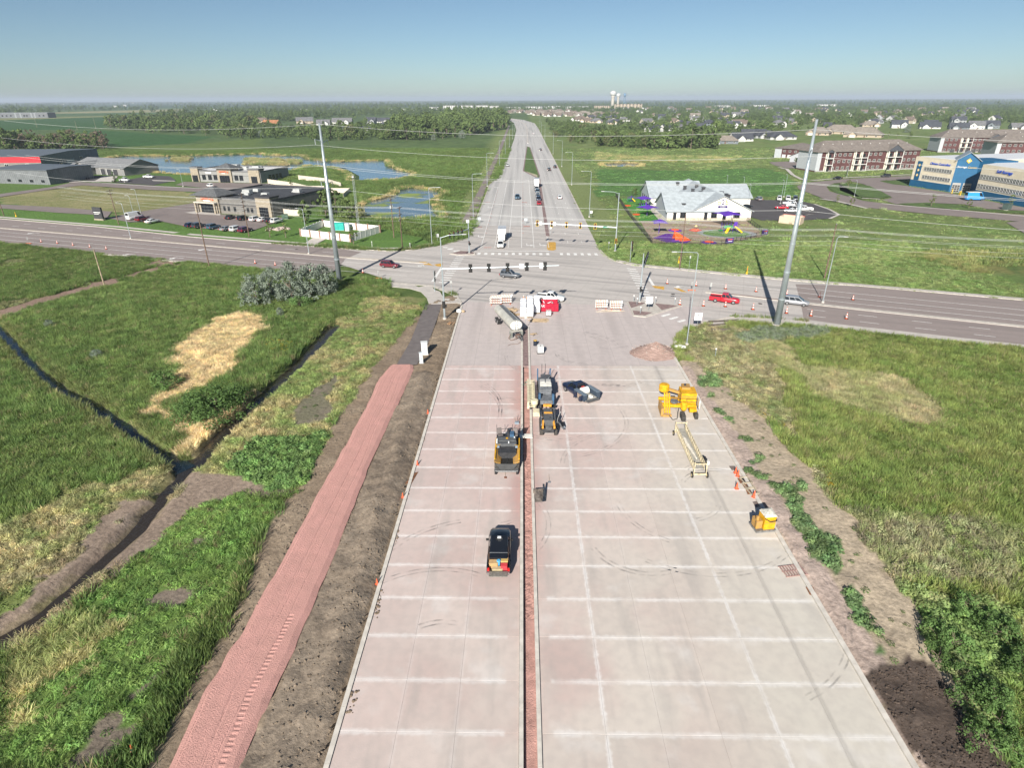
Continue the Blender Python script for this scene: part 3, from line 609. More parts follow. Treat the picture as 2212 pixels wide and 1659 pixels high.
isl = struct(MB().prism(gp('F',(395,525),(500,492),(590,498),(655,512),(650,532),(480,536)), -.05, .13).build('traffic_island', M_KERB), 'small triangular island with red paving under the pole')
MB().prism(gp('F',(420,524),(505,498),(585,503),(640,514),(630,528),(485,531)), .1, .14).build('paving', M_PAVER, isl)
isl = struct(MB().prism(gp('H',(262,985),(285,978),(480,990),(735,1018),(425,1115),(318,1105)), -.05, .13).build('traffic_island', M_KERB), 'large triangular island with red paving beside the barricades')
for q in ([(275,985),(300,985),(420,995),(395,1010),(300,1040)],[(500,1000),(700,1020),(560,1058)],[(312,1060),(480,1078),(420,1102),(325,1098)]): MB().prism(gp('H',*q), .1, .142).build('paving', M_PAVER, isl)
# lots and side streets on the far side of the junction
def sheet(name, mt, pts, z, label):
    PAVED.append(pts)
    return struct(MB().sheet(pts, z).build(name, mt), label)
sheet('parking_lot', M_LOT, gp('A',(900,1095),(1250,1030),(1690,960),(1700,1045),(1870,1062))+gp('B',(430,1092),(565,1085),(390,1152),(230,1208),(150,1218))+gp('A',(1570,1165),(1380,1125),(1100,1130)), .16, 'red grey parking lot before the nearer shop building')
sheet('driveway', M_LOT, gp('A',(-300,960),(0,978),(500,1003),(950,1040),(905,1098),(800,1066),(500,1050),(0,1012),(-300,1000)), .15, 'brown drive along the vacant lot')
sheet('side_street', M_LOT, gp('A',(-300,930),(0,890),(430,832),(620,790),(1000,800),(1500,830),(1745,842),(2212,842),(2212,870),(1740,876),(1300,856),(700,816),(560,832),(0,916),(-300,960)), .17, 'side street between vacant lot and warehouses')
sheet('parking_lot', M_BLK, gp('A',(430,752),(540,730),(880,736),(800,780),(560,765)), .18, 'dark lot in front of the grey gabled building')
sheet('parking_lot', M_BLK, gp('A',(960,790),(1290,732),(1440,738),(1495,775),(1300,815)), .18, 'dark lot beside the grey gabled building')
sheet('parking_lot', M_LOT, gp('A',(1490,815),(1560,787),(2212,800))+gp('B',(400,800),(340,850),(0,870))+gp('A',(1745,840)), .19, 'lot before the farther shop building')
sheet('driveway', M_WALK, gp('A',(800,782),(880,738),(1000,740),(960,790)), .2, 'pale concrete drive of the grey gabled building')
sheet('driveway', M_WALK, gp('B',(690,1310),(770,1255),(880,1268),(800,1310),(810,1335),(650,1318)), .15, 'short concrete drive to the white walled compound')
for q, lb in (([(1570,1050),(1700,1030),(1870,1060),(1870,1075),(1640,1060)],'walk before the nearer shop entrance'),([(430,740),(660,700),(680,712),(440,752)],'walk beside the ribbed warehouse'),([(1290,772),(1480,778),(1490,784),(1300,780)],'kerb strip of the dark lot'),([(580,785),(870,778),(860,785),(590,792)],'kerb strip along the side street')):
    sheet('sidewalk', M_WALK, gp('A',*q), .21, 'pale '+lb)
sheet('side_street', M_LOT, gp('E',(2700,1250),(2212,1192),(1500,1132),(800,1062),(530,1000),(300,912),(285,885),(390,853),(700,825),(1250,798),(1250,830),(760,850),(600,862),(535,890),(560,930),(850,1012),(1050,1037),(1500,1082),(2212,1132),(2700,1185)), .16, 'curved side street round the storage building')
sheet('forecourt', M_LOT, gp('E',(770,851),(970,838),(1150,868),(1240,890),(1600,948),(1900,1012),(2300,1085),(2300,1100),(1900,1082),(1700,1042),(1450,1030),(1130,1040),(1000,1005),(1095,985),(1000,930),(850,870)), .17, 'forecourt of the blue and beige storage building')
sheet('parking_lot', M_BLK, gp('D',(1385,1165),(2012,1178))+gp('E',(300,1012),(440,1040),(560,1090),(640,1125),(540,1165),(300,1180))+gp('D',(1850,1375),(1640,1375),(1500,1330)), .16, 'dark parking lot of the daycare')
sheet('driveway', M_LOT, gp('E',(50,682),(250,675),(330,690),(310,735),(200,735),(80,705)), .18, 'drive of the apartment garages')
sheet('side_street', M_LOT, gp('E',(2060,1195),(2300,1180),(2300,1340)), .15, 'side street joining near the green box')
for q, w, lb in (([(130,727),(200,742),(250,792),(330,832),(420,838),(700,815),(1250,788)],2,'walk curving to the apartment block'),([(480,995),(640,1018),(880,1077)],1.6,'walk beside the daycare lot exit'),([(700,862),(600,885),(620,930),(770,985),(990,997)],1.8,'walk round the grass island'),([(1000,1035),(1280,1062),(1700,1097),(2300,1150)],1.5,'walk along the storage lawn'),([(430,1040),(560,1085),(640,1130),(560,1165)],1.0,'kerb round the daycare lot end'),([(300,1140),(430,1120),(330,1135)],.9,'kerb of the daycare lot island')):
    struct(ribbon(gp('E',*q), w, .2).build('sidewalk', M_WALK), 'pale '+lb)
M_LAWN = mat('mown_lawn', (.085,.14,.035), .95, var=.2, scale=.3, bump=.5, bscale=4)
for q, lb in (([(540,892),(600,868),(640,862),(770,945),(850,1000),(620,950)],'mown verge inside the street curve'),([(640,872),(700,862),(900,885),(1080,975),(1000,990),(780,975),(650,925)],'mown grass island of the forecourt'),([(985,845),(1130,838),(1235,870),(1235,886),(1100,872)],'mown grass beside the storage wall'),([(1150,1036),(1400,1028),(1640,1045),(1850,1085),(2212,1105),(2212,1122),(1300,1062)],'mown lawn before the storage building')):
    sheet('lawn', M_LAWN, gp('E',*q), .215, lb)
# ------------------------------------------------------------------ painted markings
def mark(pts, z, mt=M_WHITE, parent=cross, name='lane_line'): return MB().sheet(pts, z).build(name, mt, parent)
def line(parent, pts, w, z, name='lane_line', mt=M_WHITE): return ribbon(pts, w, z).build(name, mt, parent)
for x, y0, y1 in ((-11.6,170,297),(-7.7,170,326),(-3.9,170,326),(-.1,170,374),(3.4,170,326),(7.6,170,333)): line(hwy if y0 > 203 else cross, [(x,y0),(x,y1)], .16, .018)
for x in (13.4,17.5):
    for k in range(26): line(hwy, [(x,176+k*12.2),(x,179+k*12.2)], .14, .018, 'lane_dash')
for k in range(22): line(hwy, [(-4.6-.000*k,345+k*12.2),(-4.6,348+k*12.2)], .14, .018, 'lane_dash')
M_RED = mat('survey_red', (.6,.12,.07), .8, var=.2, scale=3)
for k in range(24):
    line(hwy, [(.15,190+k*7),(.45,191.2+k*7)], .16, .02, 'survey_mark', M_RED)
    if k < 15: line(hwy, [(-11.4,190+k*7),(-11.1,191.2+k*7)], .16, .02, 'survey_mark', M_RED)
for (x, y) in gp('F',(685,258),(770,460),(1160,250),(1135,15))+gp('C',(480,1340),(925,1340),(380,1635),(940,1628)):
    for k in range(4): line(hwy, [(x+k*.55-.9,y-.8),(x+k*.55-.6,y+.8)], .13, .021, 'survey_mark', M_RED)
for k in range(18):                                               # squares of the far crosswalk
    if k == 11: continue
    x = g('F',690+k*67.5,510)[0]; mark([(x-.42,161.6-k*.03),(x+.42,161.6-k*.03),(x+.42,164-k*.03),(x-.42,164-k*.03)], .004, name='crosswalk_bar')
line(cross, [(-11.6,166.4),(7.4,166.0)], .5, .004, 'stop_line')
def bars(a0, a1, b0, b1, n, wd_):
    for k in range(n):
        t = k/(n-1); p = (a0[0]+(a1[0]-a0[0])*t, a0[1]+(a1[1]-a0[1])*t); q = (b0[0]+(b1[0]-b0[0])*t, b0[1]+(b1[1]-b0[1])*t)
        line(cross, [p, q], wd_, .005, 'crosswalk_bar')
bars(g('F',460,550), g('F',290,805), g('F',542,552), g('F',385,808), 13, .62)
bars(g('H',265,698), g('H',405,965), g('H',345,708), g('H',490,972), 13, .62)
for q in ([(550,1100),(620,1082),(640,1090),(570,1110)],[(615,1125),(685,1106),(705,1114),(640,1134)],[(685,1148),(750,1130),(770,1140),(710,1158)]): mark(gp('H',*q), .006, name='crosswalk_bar', parent=old)
for q in ([(330,455),(385,458),(370,466),(330,463)],[(380,468),(440,466),(420,480),(370,480)],[(430,492),(495,486),(500,494),(440,502)]): mark(gp('F',*q), .006, name='crosswalk_bar')
line(cross, [g('F',320,655), g('F',225,800)], .6, .006, 'stop_line'); line(cross, [g('H',440,765), g('H',490,845)], .6, .006, 'stop_line')
for q in ([(1365,405),(1440,405),(1448,415),(1448,480),(1420,490),(1370,485),(1360,470)],[(90,600),(160,602),(240,640),(150,630)],[(240,628),(330,615),(325,650),(270,645)]): mark(gp('F',*q), .007, M_YEL, name='nose_paint')
for q in ([(475,845),(580,852),(580,880),(500,865)],[(660,865),(700,865),(775,900),(730,897)]): mark(gp('H',*q), .007, M_YEL, name='nose_paint')
MED = [(-172.2,198.8),(-123.3,183.2),(-72.7,166.5),(-47.9,158.5),(-24,152)]
def offs(pts, d):
    out = []
    for i, p in enumerate(pts):
        u_, _ = unit(pts[max(0,i-1)], pts[min(len(pts)-1,i+1)]); out.append((p[0]+u_[1]*d, p[1]-u_[0]*d))
    return out
def along(pts, s):
    for a, b_ in zip(pts[:-1], pts[1:]):
        u_, l = unit(a, b_)
        if s <= l: return off(a, u_, s), u_
        s -= l
    return pts[-1], u_
def dashes(parent, pts, step, ln, w, z):
    tot = sum(unit(a, b_)[1] for a, b_ in zip(pts[:-1], pts[1:])); s = 0
    while s+ln < tot:
        p, u_ = along(pts, s); line(parent, [p, off(p, u_, ln)], w, z, 'lane_dash'); s += step
for d in (4.2, 8.3, 12.4): line(asl, offs(MED, d), .16, .02)
for d in (-3.9, -7.8): dashes(asl, offs(MED, d), 12.2, 3.2, .15, .02)
line(asl, offs(MED, -.75), .12, .021, 'edge_line', mat('edge_yellow', (.55,.42,.2), .8, var=.1))
MER = [(39.9,127.3),(48.2,124),(58.4,119.2),(66.5,115.7),(118,95),(180,70)]
for d in (-7.6, -11.6): line(cross, [off(p, (0,0), 0) for p in offs(MER, d)], .16, .02)
line(asr, offs(MER[2:], -3.8), .16, .021); dashes(asr, offs(MER[2:], 4.0), 9, 3.2, .15, .02); dashes(asr, offs(MER[2:], 8.2), 9, 3.2, .15, .02)
ARW = MB().add([(-.09,-1.6,0),(.09,-1.6,0),(.09,.5,0),(-.09,.5,0),(-.09,.9,0),(-.8,.9,0),(-.8,1.35,0),(-1.7,.62,0),(-.8,-.1,0),(-.8,.35,0),(-.09,.35,0)],[(0,1,2,3),(10,2,4,5),(5,9,10),(6,7,8)]).mesh('turn_arrow', M_WHITE)
for nm, x, y, rz in (('F',1160,433,180),('F',1290,433,180),('F',680,350,180),('C',490,1400,180),('C',570,1162,180),('C',940,1078,180),('C',940,1365,180),('A',300,1218,70),('A',1510,1430,70),('A',1750,1358,70),('A',1110,1400,70),('B',1640,1505,-110),('H',730,850,68),('F',60,648,-110)):
    p = g(nm,x,y); link('turn_arrow', ARW, hwy, (*p, .024), R(rz), (1.25,1.25,1))
# ================================================================== vegetation
def leaf_mat(name, c=None, tr=.35, rnd=.25, nv=.35, ns=.6):
    mt, N, L, b = newmat(name); out = N['Material Output']
    if c is None:
        at = N.new('ShaderNodeAttribute'); at.attribute_type = 'INSTANCER'; at.attribute_name = 'col'; src = at.outputs['Color']
    else:
        rg = N.new('ShaderNodeRGB'); rg.outputs[0].default_value = (*c, 1); src = rg.outputs[0]
        oi = N.new('ShaderNodeObjectInfo'); mr = N.new('ShaderNodeMapRange'); mr.inputs[3].default_value = 1-rnd; mr.inputs[4].default_value = 1+rnd
        L.new(oi.outputs['Random'], mr.inputs[0]); vm = N.new('ShaderNodeVectorMath'); vm.operation = 'SCALE'; L.new(src, vm.inputs[0]); L.new(mr.outputs[0], vm.inputs['Scale']); src = vm.outputs[0]
    ge = N.new('ShaderNodeNewGeometry'); nz = N.new('ShaderNodeTexNoise'); nz.inputs['Scale'].default_value = ns; nz.inputs['Detail'].default_value = 3; L.new(ge.outputs['Position'], nz.inputs['Vector'])
    m2 = N.new('ShaderNodeMapRange'); m2.inputs[1].default_value = .3; m2.inputs[2].default_value = .7; m2.inputs[3].default_value = 1-nv; m2.inputs[4].default_value = 1+nv; L.new(nz.outputs[0], m2.inputs[0])
    v2 = N.new('ShaderNodeVectorMath'); v2.operation = 'SCALE'; L.new(src, v2.inputs[0]); L.new(m2.outputs[0], v2.inputs['Scale'])
    d = N.new('ShaderNodeBsdfDiffuse'); t = N.new('ShaderNodeBsdfTranslucent'); mx = N.new('ShaderNodeMixShader'); mx.inputs[0].default_value = tr
    L.new(v2.outputs[0], d.inputs[0]); L.new(v2.outputs[0], t.inputs[0]); L.new(d.outputs[0], mx.inputs[1]); L.new(t.outputs[0], mx.inputs[2]); L.new(mx.outputs[0], out.inputs[0])
    N.remove(b); return mt
def tuft(n, spread, w, droop, seed, h=1.):
    r_ = random.Random(seed); mb = MB()
    for k in range(n):
        a = r_.uniform(0, 6.283); rad = spread*math.sqrt(r_.random()); x, y = rad*math.cos(a), rad*math.sin(a); t = r_.uniform(0, 6.283)
        hh = h*r_.uniform(.55, 1.05); dx, dy = droop*r_.uniform(.3,1)*math.cos(a)+.18*hh, droop*r_.uniform(.3,1)*math.sin(a)+.05*hh; ww = w*r_.uniform(.7,1.3)
        ux, uy = math.cos(t)*ww/2, math.sin(t)*ww/2; z0 = -.15
        mb.add([(x-ux,y-uy,z0),(x+ux,y+uy,z0),(x+ux*.8+dx*.4,y+uy*.8+dy*.4,hh*.6),(x-ux*.8+dx*.4,y-uy*.8+dy*.4,hh*.6),(x+dx,y+dy,hh)],[(0,1,2,3),(3,2,4)])
    return mb
def leafball(n, rx_, rz_, s, seed, fl=0, z0=.0):
    r_ = random.Random(seed); mb = MB()
    for k in range(n):
        while True:
            p = Vector((r_.uniform(-1,1), r_.uniform(-1,1), r_.uniform(0,1)))
            if .25 < p.length < 1: break
        c = Vector((p.x*rx_, p.y*rx_, z0+p.z*rz_)); nrm = (p+Vector((r_.uniform(-.7,.7),r_.uniform(-.7,.7),r_.uniform(.0,1)))).normalized()
        u = nrm.orthogonal().normalized(); u.rotate(Matrix.Rotation(r_.uniform(0,6.28), 3, nrm)); v = nrm.cross(u); q = s*r_.uniform(.6,1.3)
        mb.add([c-u*q*.5,c+v*q*.35,c+u*q*.5,c-v*q*.35],[(0,1,2,3)])
    return mb
M_CLOD = leaf_mat('clod', None, 0, nv=.2, ns=3)
M_INST = leaf_mat('plant_leaf', None, .45, nv=.3, ns=.8)
def proto(name, mb, mt=None): return bpy.data.objects.new(name, mb.mesh(name, mt or M_INST))
GRASS = [proto('grass_tuft', tuft(34, .6, .05, .4, s)) for s in range(3)]
DRY = [proto('dry_tuft', tuft(34, .5, .045, .6, 10+s, .8)) for s in range(2)]
REED = [proto('reed_tuft', tuft(20, .6, .07, .15, 20+s, 1.2)) for s in range(2)]
WEED = [proto('weed_clump', leafball(46, .5, .75, .20, 30+s)) for s in range(3)]
LEAFY = [proto('leafy_clump', leafball(60, .6, .9, .26, 40+s)) for s in range(2)]
def gn_scatter(name, protos, P, S, C, label, rz=None, tilt=.12):
    n = len(P); me = bpy.data.meshes.new(name); me.vertices.add(n); me.vertices.foreach_set('co', np.asarray(P, np.float32).ravel())
    rz = rng.uniform(0, 6.283, n) if rz is None else rz
    def att(nm, ty, dt, key): at = me.attributes.new(nm, ty, 'POINT'); at.data.foreach_set(key, np.asarray(dt).ravel())
    att('rot', 'FLOAT_VECTOR', np.stack([rng.normal(0, tilt, n), rng.normal(0, tilt, n), rz], -1).astype(np.float32), 'vector')
    att('scl', 'FLOAT_VECTOR', np.asarray(S, np.float32), 'vector')
    att('col', 'FLOAT_COLOR', np.concatenate([np.asarray(C), np.ones((n,1))], -1).astype(np.float32), 'color')
    att('pick', 'INT', rng.integers(0, len(protos), n).astype(np.int32), 'value')
    o = link(name, me); ng = bpy.data.node_groups.new(name, 'GeometryNodeTree')
    ng.interface.new_socket('Geometry', in_out='INPUT', socket_type='NodeSocketGeometry'); ng.interface.new_socket('Geometry', in_out='OUTPUT', socket_type='NodeSocketGeometry')
    N, L = ng.nodes, ng.links; gi = N.new('NodeGroupInput'); go = N.new('NodeGroupOutput'); ip = N.new('GeometryNodeInstanceOnPoints'); jn = N.new('GeometryNodeJoinGeometry')
    for p in protos:
        oi = N.new('GeometryNodeObjectInfo'); oi.inputs['Object'].default_value = p; oi.inputs['As Instance'].default_value = True; L.new(oi.outputs['Geometry'], jn.inputs[0])
    def at(nm, ty):
        a = N.new('GeometryNodeInputNamedAttribute'); a.data_type = ty; a.inputs['Name'].default_value = nm; return a.outputs['Attribute']
    L.new(gi.outputs[0], ip.inputs['Points']); L.new(jn.outputs[0], ip.inputs['Instance']); ip.inputs['Pick Instance'].default_value = True
    L.new(at('pick', 'INT'), ip.inputs['Instance Index']); L.new(at('rot', 'FLOAT_VECTOR'), ip.inputs['Rotation']); L.new(at('scl', 'FLOAT_VECTOR'), ip.inputs['Scale'])
    L.new(ip.outputs[0], go.inputs[0]); md = o.modifiers.new('scatter', 'NODES'); md.node_group = ng
    o['kind'] = 'stuff'; o['label'] = label; o['category'] = name.replace('_', ' '); return o
def cand(x0, x1, y0, y1, n):
    X = rng.uniform(x0, x1, n); Y = rng.uniform(y0, y1, n)
    # keep what the camera can see, with a margin
    cx = X*math.cos(YAW)+Y*math.sin(YAW); cyv = -X*math.sin(YAW)+Y*math.cos(YAW)
    zc = cyv*math.cos(PITCH)+CH*math.sin(PITCH); k = (np.abs(cx)/zc < .93) & ((CH*math.cos(PITCH)-cyv*math.sin(PITCH))/zc < .74)
    X, Y = X[k], Y[k]; C, T, Z, n1, n3 = zones(X, Y); return X, Y, C, T, Z, n1, n3
def field(name, protos, m_, D, hs, ws, label, cj=.25, tint=None, tilt=.12):
    X, Y, C, T, Z, n1, n3 = D; X, Y, C, Z, n1 = X[m_], Y[m_], C[m_], Z[m_], n1[m_]; n = len(X)
    if n == 0: return
    C = (C*.9+C.mean(1, keepdims=True)*.1)*2.25*rng.uniform(1-cj, 1+cj, (n,1))*rng.uniform(.92, 1.08, (n,3))
    if tint is not None:
        f, tc = tint; q = rng.random(n) < f; C[q] = np.array(tc)*rng.uniform(.8,1.2,(q.sum(),1))
    h = rng.uniform(*hs, n)*(.35+1.3*n1); w = rng.uniform(*ws, n)
    gn_scatter(name, protos, np.stack([X,Y,Z-.02],-1), np.stack([w,w,h],-1), C, label, tilt=tilt)
DN = cand(-172, 112, 12, 178, 300000)
Xn, Yn, T = DN[0], DN[1], DN[3]; u_ = rng.random(len(T))
lf = Xn < 0
field('marsh_grass', GRASS, (T == 1) & lf & (u_ < .8), DN, (.5,.95), (.8,1.3), 'tall dark green marsh grass filling the ditch field', .35, (.05,(.42,.37,.2)))
field('marsh_grass', GRASS, (T == 1) & ~lf & (u_ < .95), DN, (.5,.95), (.8,1.3), 'tall green marsh grass beside the steel pole', .35, (.07,(.42,.38,.2)))
field('dry_grass', DRY, (T == 2) & (u_ < .9), DN, (.4,.75), (.8,1.3), 'straw coloured dry grass in patches', .22)
field('weeds', WEED+DRY, (T == 3) & (u_ < .75), DN, (.22,.6), (.6,1.1), 'mixed green and brown weeds on the banks', .4, (.05,(.3,.26,.14)))
field('leafy_weeds', LEAFY, ((T == 4) & (u_ < .8)) | ((T == 10) & (u_ < .5)) , DN, (.4,.95), (.6,1.2), 'dense dark leafy weeds on bare soil', .35)
field('sparse_weeds', WEED, (T == 5) & (u_ < .04), DN, (.2,.5), (.4,.9), 'scattered small green weeds on the bare bank', .3, (1.,(.15,.22,.085)))
field('flowering_weeds', WEED+DRY, (T == 7) & (u_ < .95), DN, (.5,1.0), (.6,1.1), 'weeds with pale seed heads below the marsh', .3, (.2,(.34,.30,.21)))
field('silver_weeds', WEED, (T == 8), DN, (.6,1.1), (.7,1.1), 'grey green silvery brush by the steel pole foot', .25, (.5,(.34,.39,.29)))
field('meadow_grass', GRASS, (T == 6) & (u_ < .35), DN, (.2,.45), (.7,1.3), 'short meadow grass above the cross street kerb', .35)
fl = [(gp('L',(1760,680),(1940,700),(1900,770),(1760,760)), 16), (gp('N',(620,20),(690,40),(680,160),(640,140)), 8), (gp('K',(870,170),(960,190),(940,300),(1000,330),(1300,560),(1450,600),(1450,650),(1280,600),(960,330)), 10)]
fp = []
for q, n in fl:
    a = np.array(q); x = rng.uniform(a[:,0].min(), a[:,0].max(), n*4); y = rng.uniform(a[:,1].min(), a[:,1].max(), n*4); k = pip(q, x, y); fp += list(zip(x[k], y[k], np.full(k.sum(), .75)))
gn_scatter('yellow_flowers', [proto('flower_head', leafball(12, .3, .2, .11, 77))], fp, rng.uniform(.6,1,(len(fp),1))*np.ones(3), np.tile((.55,.36,.03), (len(fp),1)), 'yellow wild flowers among the weeds')
DM = cand(-420, 330, 150, 545, 260000); T = DM[3]; u_ = rng.random(len(T)); lf = DM[0] < 0
out = ~((DM[0] > NB[0]) & (DM[0] < NB[1]) & (DM[1] < NB[3]))
field('cattails', GRASS, (T == 1) & out & (u_ < .62), DM, (.8,1.4), (1.6,2.8), 'green cattail marsh around the ponds', .3)
field('dry_reeds', REED, (T == 9) & out & (u_ < .9), DM, (.6,1.1), (1.2,2.0), 'tan reeds fringing the pond shores', .25)
field('rough_grass', GRASS, (T == 6) & out & (u_ < .10), DM, (.25,.5), (1.5,2.6), 'rough grass on highway banks and meadow', .35)
# clods of turned soil
def clods(name, n, poly, smax, c, label):
    P = []; a = np.array(poly)
    x = rng.uniform(a[:,0].min(), a[:,0].max(), n*6); y = rng.uniform(max(14, a[:,1].min()), a[:,1].max(), n*6); k = pip(poly, x, y) & ~pip(PINK, x, y) & ~pip(TRAIL, x, y) & (x < RX0-.1 if x.mean() < 0 else x > 25.2); x, y = x[k][:n], y[k][:n]
    C, T_, Z, n1, n3 = zones(x, y); q = rng.random(len(x)) < np.clip((n3-.3)*3, .05, 1); x, y, Z = x[q], y[q], Z[q]
    s = smax*rng.uniform(.15, 1, (len(x),1))**2.2*np.array([[1,1,.6]]); pb = MB(); pts = [(math.cos(t)*math.cos(p_), math.sin(t)*math.cos(p_), math.sin(p_)) for p_ in (-.9,0,.8) for t in np.linspace(0, 5.2, 6)]
    rr_ = random.Random(5); pts = [tuple(v*rr_.uniform(.75,1.15) for v in p) for p in pts]
    pb.add(pts, [(r_*6+i, r_*6+(i+1)%6, (r_+1)*6+(i+1)%6, (r_+1)*6+i) for r_ in range(2) for i in range(6)]+[tuple(range(12,18))])
    gn_scatter(name, [proto('clod', pb, M_CLOD)], np.stack([x,y,Z],-1), s, np.tile(c, (len(x),1))*rng.uniform(.75,1.15,(len(x),1)), label, tilt=.5)
clods('soil_clods', 8000, DIRTL, .13, (.205,.162,.122), 'brown clods of turned soil beside the red trail')
clods('soil_clods', 3500, SOIL, .12, (.085,.065,.053), 'dark clods of fresh topsoil')
MUDE = [(-12.4,16),(-11.2,16),(-11.5,30),(-11.9,50),(-12.1,80),(-12.4,80)]; x = rng.uniform(-12.35,-11.2,1500); y = 16+64*rng.random(1500)**1.3; k = pip(MUDE, x, y) & (fbm(x, y, 3, 2, 61) > .5); x, y = x[k], y[k]
gn_scatter('mud_crumbs', [proto('clod', MB().lathe((0,0,0),[(1,-.3),(.9,.4),(.3,.7)],6), M_CLOD)], np.stack([x,y,np.full(len(x),.01)],-1), .16*rng.uniform(.2,1,(len(x),1))**1.5*np.array([[1,1,.6]]), np.tile((.2,.155,.115),(len(x),1)), 'brown mud crumbs spilled on the pavement edge')
clods('gravel', 900, [p for p in DIRTR if p[1] > 34], .06, (.36,.29,.21), 'small stones on the bare bank')
# ------------------------------------------------------------------ trees
BARK = mat('bark', (.16,.125,.095), .9, var=.2, scale=3)
LEAF = dict(dark=leaf_mat('leaf_dark', (.125,.175,.068)), mid=leaf_mat('leaf_mid', (.165,.225,.082)), light=leaf_mat('leaf_light', (.15,.20,.06)), olive=leaf_mat('leaf_olive', (.19,.205,.095)),
            silver=leaf_mat('leaf_silver', (.25,.295,.235), .3, .1, .3, 1.2), brown=leaf_mat('leaf_brown', (.24,.19,.14)), bush=leaf_mat('leaf_bush', (.135,.225,.075), nv=.4, ns=1.5), conifer=leaf_mat('leaf_conifer', (.09,.135,.07)))
def crown(seed, w, z0, z1, shape, n, s, clumps):
    r_ = random.Random(seed); mb = MB(); cs = []
    for k in range(clumps):
        t = r_.random(); z = z0+(z1-z0)*t
        prof = {'round': math.sin(math.pi*(.12+.86*t))**.7, 'tall': (math.sin(math.pi*(.1+.85*t))**.6)*.62, 'cone': (1-t)*.9+.06, 'bush': math.sqrt(max(0, 1-t*t*.9)), 'vase': .35+.65*math.sin(math.pi*min(1, t*.62+.25))}[shape]
        a = r_.uniform(0, 6.283); rad = w/2*prof*r_.uniform(.45, 1.0); cs.append((rad*math.cos(a), rad*math.sin(a), z, (w*.5)*r_.uniform(.14,.30)))
    for k in range(n):
        cx, cy_, cz, cr = r_.choice(cs); p = Vector((r_.gauss(0,1), r_.gauss(0,1), r_.gauss(0,.8))).normalized()*cr*r_.uniform(.6,1.05)
        nrm = (p.normalized()+Vector((r_.uniform(-.6,.6), r_.uniform(-.6,.6), r_.uniform(-.2,.8)))).normalized(); u = nrm.orthogonal().normalized(); u.rotate(Matrix.Rotation(r_.uniform(0,6.28),3,nrm)); v = nrm.cross(u); q = s*r_.uniform(.55,1.3); c = Vector((cx,cy_,max(cz, .1)))+p
        mb.add([c-u*q*.5,c+v*q*.4,c+u*q*.5,c-v*q*.4],[(0,1,2,3)])
    tr = MB(); h = z0+(z1-z0)*.7; tr.cyl((0,0,-.3),(0,0,max(z0,.4)),.022*z1+.05,.017*z1+.03,7); tr.cyl((0,0,max(z0,.4)),(0,0,h),.017*z1+.03,.02,6)
    for k in range(6):
        cx, cy_, cz, cr = cs[k*len(cs)//6]; zz = z0+(cz-z0)*.45; tr.cyl((0,0,max(.3,zz)),(cx*.8,cy_*.8,cz),.011*z1+.02,.015,5)
    return mb, tr
KIND = {}
def defkind(k, leaf, vars_):
    KIND[k] = []
    for i, a in enumerate(vars_):
        mb, tr = crown(100+i*7+len(k), *a); KIND[k].append((mb.mesh('crown', LEAF[leaf]), tr.mesh('trunk', BARK), a[2]))
defkind('oak', 'mid', [(7.5,1.8,9,'round',620,.95,26),(8.5,1.4,8.5,'round',640,1.0,30),(6.5,1.6,10,'round',600,.9,24)])
defkind('dark', 'dark', [(7,1.2,10,'round',620,.95,26),(8,1.0,9,'round',620,1.0,28)])
defkind('poplar', 'mid', [(6.5,.9,13,'tall',560,.95,30),(6,.8,12,'tall',540,.95,26)])
defkind('shrub', 'dark', [(6,.2,3.6,'bush',420,.7,22),(7,.2,4.2,'bush',460,.75,24)])
defkind('olivebush', 'olive', [(5.5,.2,4.6,'bush',420,.65,22),(5,.3,5.2,'round',420,.65,22)])
defkind('brown', 'brown', [(7,1.2,10,'round',380,.7,26),(6,1.2,9,'vase',340,.65,22)])
defkind('conifer', 'conifer', [(4.2,.4,9,'cone',480,.7,30)])
defkind('young', 'light', [(1.9,.9,3.6,'round',220,.30,14),(1.6,.9,3.2,'round',180,.28,12)])
defkind('silver', 'silver', [(5.2,.3,5.2,'round',3600,.22,90),(4.4,.2,4.4,'bush',2600,.22,60)])
defkind('lush', 'bush', [(5.6,.1,2.6,'bush',4200,.17,60)])
defkind('dogwood', 'bush', [(3,.1,1.5,'bush',1100,.16,26)])
def tree(kind, p, h, label, cat='tree', name='tree', group=None, wide=1., i=None):
    cr, tr, H_ = random.choice(KIND[kind]) if i is None else KIND[kind][i]
    s = h/H_; t = thing(name, label, cat, (*p, -.05), random.uniform(0, 6.28), group); t.scale = (s*wide, s*wide, s)
    link('crown' if cat == 'tree' else 'foliage', cr, t); link('trunk' if cat == 'tree' else 'stem', tr, t); return t
placed = []
def wood(poly, n, kinds, hs, label, group, mind=4.5, wide=(.9,1.25)):
    a = np.array(poly); k = 0; tries = 0
    while k < n and tries < n*40:
        tries += 1; x = random.uniform(a[:,0].min(), a[:,0].max()); y = random.uniform(a[:,1].min(), a[:,1].max())
        if not pip(poly, np.array([x]), np.array([y]))[0]: continue
        md = mind*(1+y/1500)
        if any(abs(x-q[0]) < md and abs(y-q[1]) < md*1.6 for q in placed[-400:]): continue
        placed.append((x, y)); kd = random.choice(kinds); k += 1; hh = random.uniform(*hs); wd_ = random.uniform(*wide); q = (hh-hs[0])/(hs[1]-hs[0]); r_ = (wd_-wide[0])/(wide[1]-wide[0])
        lb = (label[kd] if isinstance(label, dict) else label).replace('tall ', ''); adj = ('low','mid height','tall')[min(2, int(q*3))]+(', slim' if r_ < .4 else ', spreading' if r_ > .7 else '')
        tree(kd, (x, y), hh, adj+' '+lb, group=group, wide=wd_)
